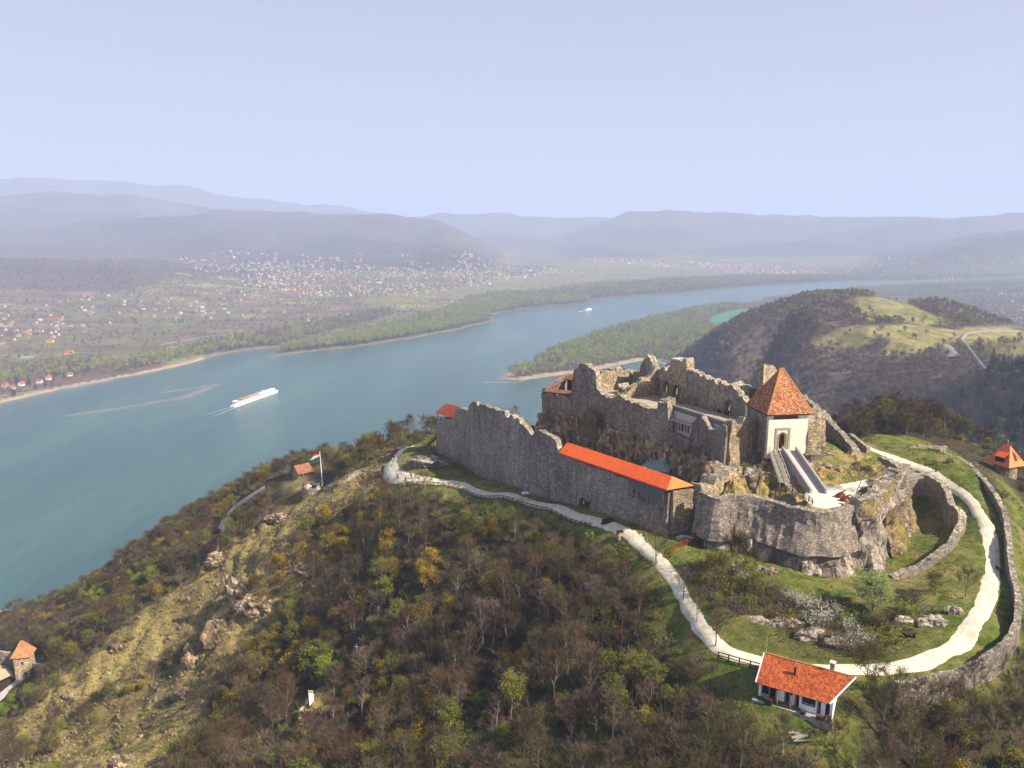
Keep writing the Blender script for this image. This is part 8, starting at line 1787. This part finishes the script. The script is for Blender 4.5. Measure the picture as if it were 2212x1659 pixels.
ok = (U > -100) & (U < 2330) & (Z > 8) & (rg.random(X.shape) < thin) & ~near_in & ~(rdd & (np.hypot(X, Y) > 600)) & ~((big > .8) & md3)
rr_ = rg.random(ok.sum()); conz = inpoly(U[ok], V[ok], [(2050, 870), (2212, 800), (2330, 860), (2330, 960), (2130, 960), (2060, 920)]) | inpoly(U[ok], V[ok], [(2110, 790), (2212, 760), (2330, 790), (2212, 830), (2120, 815)])
idx = np.where(conz & (rr_ < .75), 5 + (rr_ * 8).astype(int) % 2, np.where((big[ok] > .35) & (rr_ < .4), 4, (rr_ * 4).astype(int) % 4))
scatter('hill_forest', np.stack([X, Y, Z], -1)[ok], HB + CM, 'leafless brown forest covering the hill beyond the castle with dark conifers', .7, 1.15, idx=idx, seed=22); print('hill', ok.sum())
# extra denser slope just beyond the castle hill mesh is covered by the same forest
RB_ = [blob_tree('bank_tree', 620 + i, h=[20, 18, 22, 17][i], r=[5.2, 4.6, 5.4, 4.4][i], mat_='far_green', n=260, sz=1.25) for i in range(4)] + [blob_tree('bank_bare', 630 + i, h=[16, 14][i], r=[4.6, 4.0][i], mat_='far_brown', n=230, sz=1.0) for i in range(2)]
def belt(name, poly_pix, z, cell, seed, label, greens=.8, smin=.6, smax=1.25, src=None, dens_=.95, usenoise=True, avoid=None):
    poly = [tuple(P(u, v, z).xy) for u, v in poly_pix]; xs = [p[0] for p in poly]; ys = [p[1] for p in poly]
    X, Y = area(min(xs), max(xs), min(ys), max(ys), cell, seed); ok = inpoly(X, Y, poly); X, Y = X[ok], Y[ok]; Z = land(X, Y); r = np.random.default_rng(seed + 1); k = (Z > 1.0) & (r.random(X.shape) < dens_)
    if avoid: k &= ~inpoly(X, Y, [tuple(P(u, v, z).xy) for u, v in avoid])
    X, Y, Z = X[k], Y[k], Z[k]; nn = fbm(X / 90, Y / 90, s=seed, octs=3) * .35 + r.random(X.shape); src = src or RB_
    idx = np.where(nn < greens, (r.random(X.shape) * 4).astype(int), 4 + (r.random(X.shape) * 2).astype(int)); print(name, len(X))
    return scatter(name, np.stack([X, Y, Z - .3], -1), src, label, smin, smax, idx=idx, seed=seed)
belt('spit_woods', [(1083, 822), (1092, 802), (1130, 788), (1165, 770), (1200, 755), (1290, 720), (1400, 690), (1500, 668), (1560, 658), (1600, 662), (1540, 690), (1530, 700), (1560, 715), (1500, 790), (1400, 775), (1300, 796), (1240, 800), (1180, 806), (1130, 822)], 3, 9.5, 31, 'green-yellow poplar wood on the spit of land in the river', .72, avoid=[(1522, 696), (1550, 676), (1645, 656), (1680, 664), (1620, 700), (1540, 714)])
belt('island_woods', [(601, 767), (612, 756), (640, 752), (700, 742), (800, 726), (900, 708), (1000, 694), (1060, 688), (1066, 692), (1000, 709), (900, 727), (800, 744), (700, 756)], 3, 8.5, 33, 'row of tall green-yellow poplars along the far bank island', .92, 1.0, 1.35)
belt('bank_woods', [(700, 738), (760, 722), (860, 700), (960, 668), (1060, 650), (1180, 640), (1270, 640), (1275, 652), (1180, 661), (1100, 671), (1062, 680), (1000, 688), (900, 700), (800, 720)], 4, 10, 35, 'mixed green poplar woods behind the far bank island', .75)
belt('bank_woods', [(1285, 648), (1340, 640), (1450, 632), (1600, 618), (1800, 607), (1800, 596), (1600, 598), (1450, 605), (1300, 618), (1180, 632), (1060, 640), (1000, 650), (1080, 655), (1270, 640)], 4, 13, 37, 'grey-brown poplar plantation along the far straight bank', .32)
belt('bank_woods', [(250, 806), (330, 790), (400, 778), (470, 760), (560, 748), (600, 746), (596, 738), (560, 735), (500, 735), (430, 748), (330, 768), (240, 790)], 4, 10, 39, 'trees with fresh leaves lining the far bank behind the ship', .62)
belt('bank_woods', [(600, 746), (640, 735), (760, 705), (850, 685), (840, 670), (700, 695), (560, 722), (440, 742), (500, 740)], 4, 11, 41, 'brown and green trees behind the far bank between fields', .25)
belt('bank_woods', [(0, 838), (60, 826), (150, 812), (240, 800), (235, 778), (150, 780), (60, 792), (0, 800)], 4, 12, 43, 'mixed garden trees behind the riverside houses at left', .5)
belt('far_shore_woods', [(1800, 606), (1950, 604), (2100, 600), (2300, 592), (2300, 572), (2050, 582), (1900, 592), (1800, 596)], 4, 16, 45, 'trees along the distant shore at the river bend', .6)
belt('near_shore_woods', [(1640, 650), (1700, 642), (1850, 624), (2000, 615), (2212, 609), (2300, 606), (2300, 632), (2100, 634), (1900, 640), (1800, 655)], 4, 15, 47, 'woods on the near bank beyond the hill', .62)
belt('near_shore_woods', [(1960, 645), (2100, 640), (2300, 640), (2300, 700), (2150, 705), (2060, 690)], 4, 22, 48, 'dark garden trees between the houses beyond the hill', .4)
# scattered trees, hedges and gardens of the far plain
FS = [blob_tree('plain_tree', 640 + i, h=[9, 8, 11, 10][i], r=[4, 3.6, 4.5, 4][i], mat_='far_green', n=120, sz=1.5) for i in range(4)] + [blob_tree('plain_bare', 650 + i, h=[9, 7][i], r=[4.2, 3.8][i], mat_='far_brown', n=120, sz=1.4) for i in range(2)] + [CM[0]]
X, Y = area(-2600, 3400, 1250, 5200, 24, 51); Z = land(X, Y); U, V = project(X, Y, Z); r51 = np.random.default_rng(52)
hedge = fbm(X / 55 + Y / 200, Y / 140 - X / 300, s=73, octs=3); fp_ = inpoly(X, Y, FARBANK)
op_ = inpoly(U, V, [(1300, 560), (1500, 575), (1800, 590), (1780, 598), (1400, 600), (1270, 610), (1000, 645), (800, 660), (760, 650), (1000, 620), (1150, 590)])
pr_ = np.where(hedge > .15, .93, .45) * np.where(op_, .12, 1) * np.where((V > 655) & (hedge < 0), .45, 1)
ok = (U > -60) & (U < 2300) & fp_ & (Z > 2.5) & (Z < 190) & (r51.random(X.shape) < pr_)
q = r51.random(ok.sum()); idx = np.where(q < .22, (q * 40).astype(int) % 4, np.where(q < .9, 4 + (q * 50).astype(int) % 2, 6)); scatter('plain_trees', np.stack([X, Y, Z - .3], -1)[ok], FS, 'scattered bare and green trees, hedges and gardens on the far plain', .6, 1.15, idx=idx, seed=53); print('plain', ok.sum())

# ------------------------------------------------------------------ houses of the far settlements
def house_mesh(name, L, D, H, RH, wall_m, roof_m):
    mb = MB(); mb.prism([(-L / 2, -D / 2), (L / 2, -D / 2), (L / 2, D / 2), (-L / 2, D / 2)], -3, H, 0)
    mb.add([(-L / 2, -D / 2, H), (-L / 2, D / 2, H), (-L / 2, 0, H + RH), (L / 2, -D / 2, H), (L / 2, D / 2, H), (L / 2, 0, H + RH)], [(0, 2, 1), (3, 4, 5)], 0)
    o = .6; mb.add([(-L / 2 - o, -D / 2 - o, H - .4), (L / 2 + o, -D / 2 - o, H - .4), (L / 2 + o, 0, H + RH + .15), (-L / 2 - o, 0, H + RH + .15), (L / 2 + o, D / 2 + o, H - .4), (-L / 2 - o, D / 2 + o, H - .4)], [(0, 1, 2, 3), (4, 5, 3, 2)], 1)
    for x in (-L * .25, L * .25): mb.box((x, -D / 2 - .05, H * .55), (1.3, .1, 1.3), 0, 2)
    mb.box((L * .2, .6, H + RH + .3), (.8, .8, 1.6), 0, 0)
    return mb.mesh(name, [wall_m, roof_m, M['window']])
WM = [simple('house_wall_%d' % i, c, .85, .06, .3) for i, c in enumerate([(.52, .50, .46), (.46, .41, .32), (.40, .35, .30)])]
RM = [simple('house_roof_%d' % i, c, .85, .12, .3) for i, c in enumerate([(.40, .11, .05), (.30, .10, .06), (.20, .09, .07), (.45, .17, .08), (.22, .20, .20), (.45, .43, .40)])]
HMs = [house_mesh('house', 11 + (i % 3) * 2, 8 + i % 2, 3.4 + (i % 3) * .9, 3.6, WM[i % 3], RM[[0, 1, 2, 3, 0, 4, 1, 5][i]]) for i in range(8)]
r61 = np.random.default_rng(61)
ZONES = [([(0, 640), (250, 640), (420, 600), (640, 590), (700, 640), (620, 690), (330, 690), (200, 720), (0, 745)], 150, 30, 'small red or brown roofed house in the orchards of the far bank', 'houses in the orchards of the far bank', 1),
         ([(360, 555), (640, 535), (900, 545), (1080, 520), (1240, 560), (1330, 575), (1150, 600), (900, 640), (650, 640), (460, 600)], 1100, 24, 'small pale house of the hillside settlement far across the river', 'houses of the far hillside settlement', 0),
         ([(1240, 560), (1400, 562), (1700, 580), (1800, 590), (1690, 595), (1480, 583), (1350, 572)], 480, 16, 'red roofed house of the distant town along the river bend', 'houses of the distant riverside town', 0),
         ([(1850, 560), (2000, 545), (2212, 520), (2300, 520), (2300, 580), (2000, 590), (1860, 585)], 230, 26, 'pale house on the distant slope beyond the river bend', 'houses on the distant right slope', 0),
         ([(2040, 650), (2212, 650), (2300, 652), (2300, 702), (2150, 700), (2060, 682)], 110, 26, 'red roofed village house beyond the hill at the right', 'village houses beyond the hill', 1)]
nh = 0; rest_h = []
for poly, n, gap, lab, gr, ind in ZONES:
    us = [p[0] for p in poly]; vs = [p[1] for p in poly]; cand = []
    U = r61.uniform(min(us), max(us), n * 5); V = min(vs) + (max(vs) - min(vs)) * r61.random(n * 5) ** .8; k = inpoly(U, V, poly); U, V = U[k], V[k]; c = 0
    for u, v in zip(U, V):
        if c >= n: break
        # clusters, not an even sprinkle
        if float(vnoise(u / 45.0, v / 16.0, 0, 99)) < -.35 and r61.random() < .8: continue
        cand.append((u, v)); c += 1
    A = np.array(cand); z = np.full(len(A), 12.0)
    for _ in range(6):
        d = np.stack([(A[:, 0] - 1106) / FOC, CP + (829.5 - A[:, 1]) / FOC * SP, -SP + (829.5 - A[:, 1]) / FOC * CP], 1); t = (z - CAM_Z) / d[:, 2]; x, y = d[:, 0] * t, d[:, 1] * t; z = .5 * z + .5 * land(x, y)
    z = land(x, y); good = (t > 0) & (np.hypot(x, y) < (5000 if poly[0][0] < 1000 else 8000)) & (z > 2) & (z < (215 if poly[0][0] < 1800 else 400))
    for i in np.nonzero(good)[0]:
        me = HMs[r61.integers(0, 8)]; rz = r61.uniform(-.5, .5) + (1.57 if r61.random() < .35 else 0)
        if ind and nh < 250:
            o = link('house', me, None, (x[i], y[i], z[i] + .2)); o.rotation_euler = (0, 0, rz); s = r61.uniform(.6, .95); o.scale = (s, s, s); tag(o, lab, 'house', gr); nh += 1
        else: rest_h.append((x[i], y[i], z[i] + .2))
scatter('distant_town_houses', np.array(rest_h), [bpy.data.objects.new('h', m) for m in HMs], 'hundreds of tiny pale and red roofed houses of distant settlements', .6, 1.0, seed=62, zs=r61.uniform(.6, 1.05, len(rest_h)) * np.interp(np.hypot(np.array(rest_h)[:, 0], np.array(rest_h)[:, 1]), [3000, 5500, 8000], [.9, 1.35, 1.6]))
print('houses', nh, len(rest_h))
# nearer houses on the far bank, each with its parts
for i, (u, v, L, D, H, RH, rz, wm, rm, lab) in enumerate([(150, 765, 17, 9, 3.6, 4.5, .1, 'yellow', 'tile_red', 'yellow walled house with bright red roof alone in the far bank field'), (12, 836, 9, 8, 3.5, 4.5, 1.3, 'whitewash', 'tile_brown', 'cream gabled riverside house at the far left edge'), (47, 833, 8, 7, 3.4, 4.6, 1.5, 'whitewash', 'tile_red', 'steep red roofed white house by the far bank road'), (26, 841, 8, 7, 3.2, 4, 1.2, 'whitewash', 'tile_brown', 'low white house between the steep roofed house and the picture edge'),
        (105, 820, 8, 7, 3.4, 4.6, 1.4, 'whitewash', 'tile_red', 'red roofed white house right of the dark garden trees'), (85, 827, 9, 7, 3.2, 3.5, .2, 'whitewash', 'tile_brown', 'broad pale house beside the dark garden conifers'), (152, 812, 8, 7, 3.2, 3.6, .3, 'whitewash', 'tile_brown', 'grey roofed white house at the right end of the riverside houses'),
        (437, 664, 16, 10, 4, 4, .1, 'whitewash', 'tile_red', 'large orange roofed house in the middle of the far orchards'), (390, 673, 10, 8, 4, 5, 1.4, 'whitewash', 'tile_red', 'white gabled house with red roof left of the large orange one'), (108, 739, 16, 9, 3.4, 3.6, .1, 'yellow', 'tile_red', 'cream and orange house group under dark trees at left')]):
    p = P(u, v, 5); z = landz(p.x, p.y); p = P(u, v, z); 
    if 'yellow' not in M: M['yellow'] = simple('yellow_render', (.75, .55, .03), .8, .05, .3)
    gabled('house', lab, 'house', (p.x, p.y, landz(p.x, p.y) + .3), L, D, H, RH, rz, M[wm], M[rm], windows=3)
for i, (u, v) in enumerate([(98, 832), (77, 838), (36, 826), (375, 700), (388, 700), (395, 699), (160, 740), (120, 812), (62, 829), (138, 815)]):
    p = P(u, v, 5); grow(CON, 'dark_conifer', p.x, p.y, landz(p.x, p.y), 1.0 + .15 * (i % 3), i, ['dark conifer between the two white riverside houses', 'dark conifer nearest the far river bank road', 'dark conifer behind the steep red roof', 'left tree of the three dark ones alone in the field', 'middle tree of the three dark ones alone in the field', 'right tree of the three dark ones alone in the field', 'dark conifer above the yellow walled house', 'dark conifer behind the red roofed riverside house', 'dark conifer right of the steep roofed white house', 'dark conifer left of the grey roofed riverside house'][i], 'tree', None, i % 2)
shed = P(60, 776, 4); sh_ = thing('farm_shed', 'long low grey farm shed in the far bank field at left', 'shed', (shed.x, shed.y, landz(shed.x, shed.y)), .05); mb = MB(); mb.box((0, 0, 1.5), (26, 8, 4)); mb.build('wall', M['pale_concrete'], sh_); mb = MB(); mb.add([(-14, -5, 3.4), (14, -5, 3.4), (14, 5, 4.6), (-14, 5, 4.6), (-14, -5, 3.7), (14, -5, 3.7), (14, 5, 4.9), (-14, 5, 4.9)], [(0, 3, 2, 1), (4, 5, 6, 7), (0, 1, 5, 4), (1, 2, 6, 5), (2, 3, 7, 6), (3, 0, 4, 7)]); mb.build('roof', M['concrete'], sh_)
# church tower in the distant town
c = P(1618, 578, 8); z = landz(c.x, c.y); ch_ = thing('church', 'white church with a pointed tower in the distant riverside town', 'church', (c.x, c.y, z), .3)
mb = MB(); mb.box((0, 0, 5), (24, 12, 12)); mb.build('nave', WM[0], ch_); mb = MB(); mb.box((-14, 0, 10), (7, 7, 24)); tw = mb.build('steeple_tower', WM[0], ch_); mb = MB(); mb.add([(-18, -4, 22), (-10, -4, 22), (-10, 4, 22), (-18, 4, 22), (-14, 0, 34)], [(0, 1, 4), (1, 2, 4), (2, 3, 4), (3, 0, 4)]); mb.build('spire', RM[1], tw); quad_roof('roof', [[(-12, -7, 10.5), (13, -7, 10.5), (13, 0, 17), (-12, 0, 17)], [(13, 7, 10.5), (-12, 7, 10.5), (-12, 0, 17), (13, 0, 17)]], RM[0], ch_, .4)
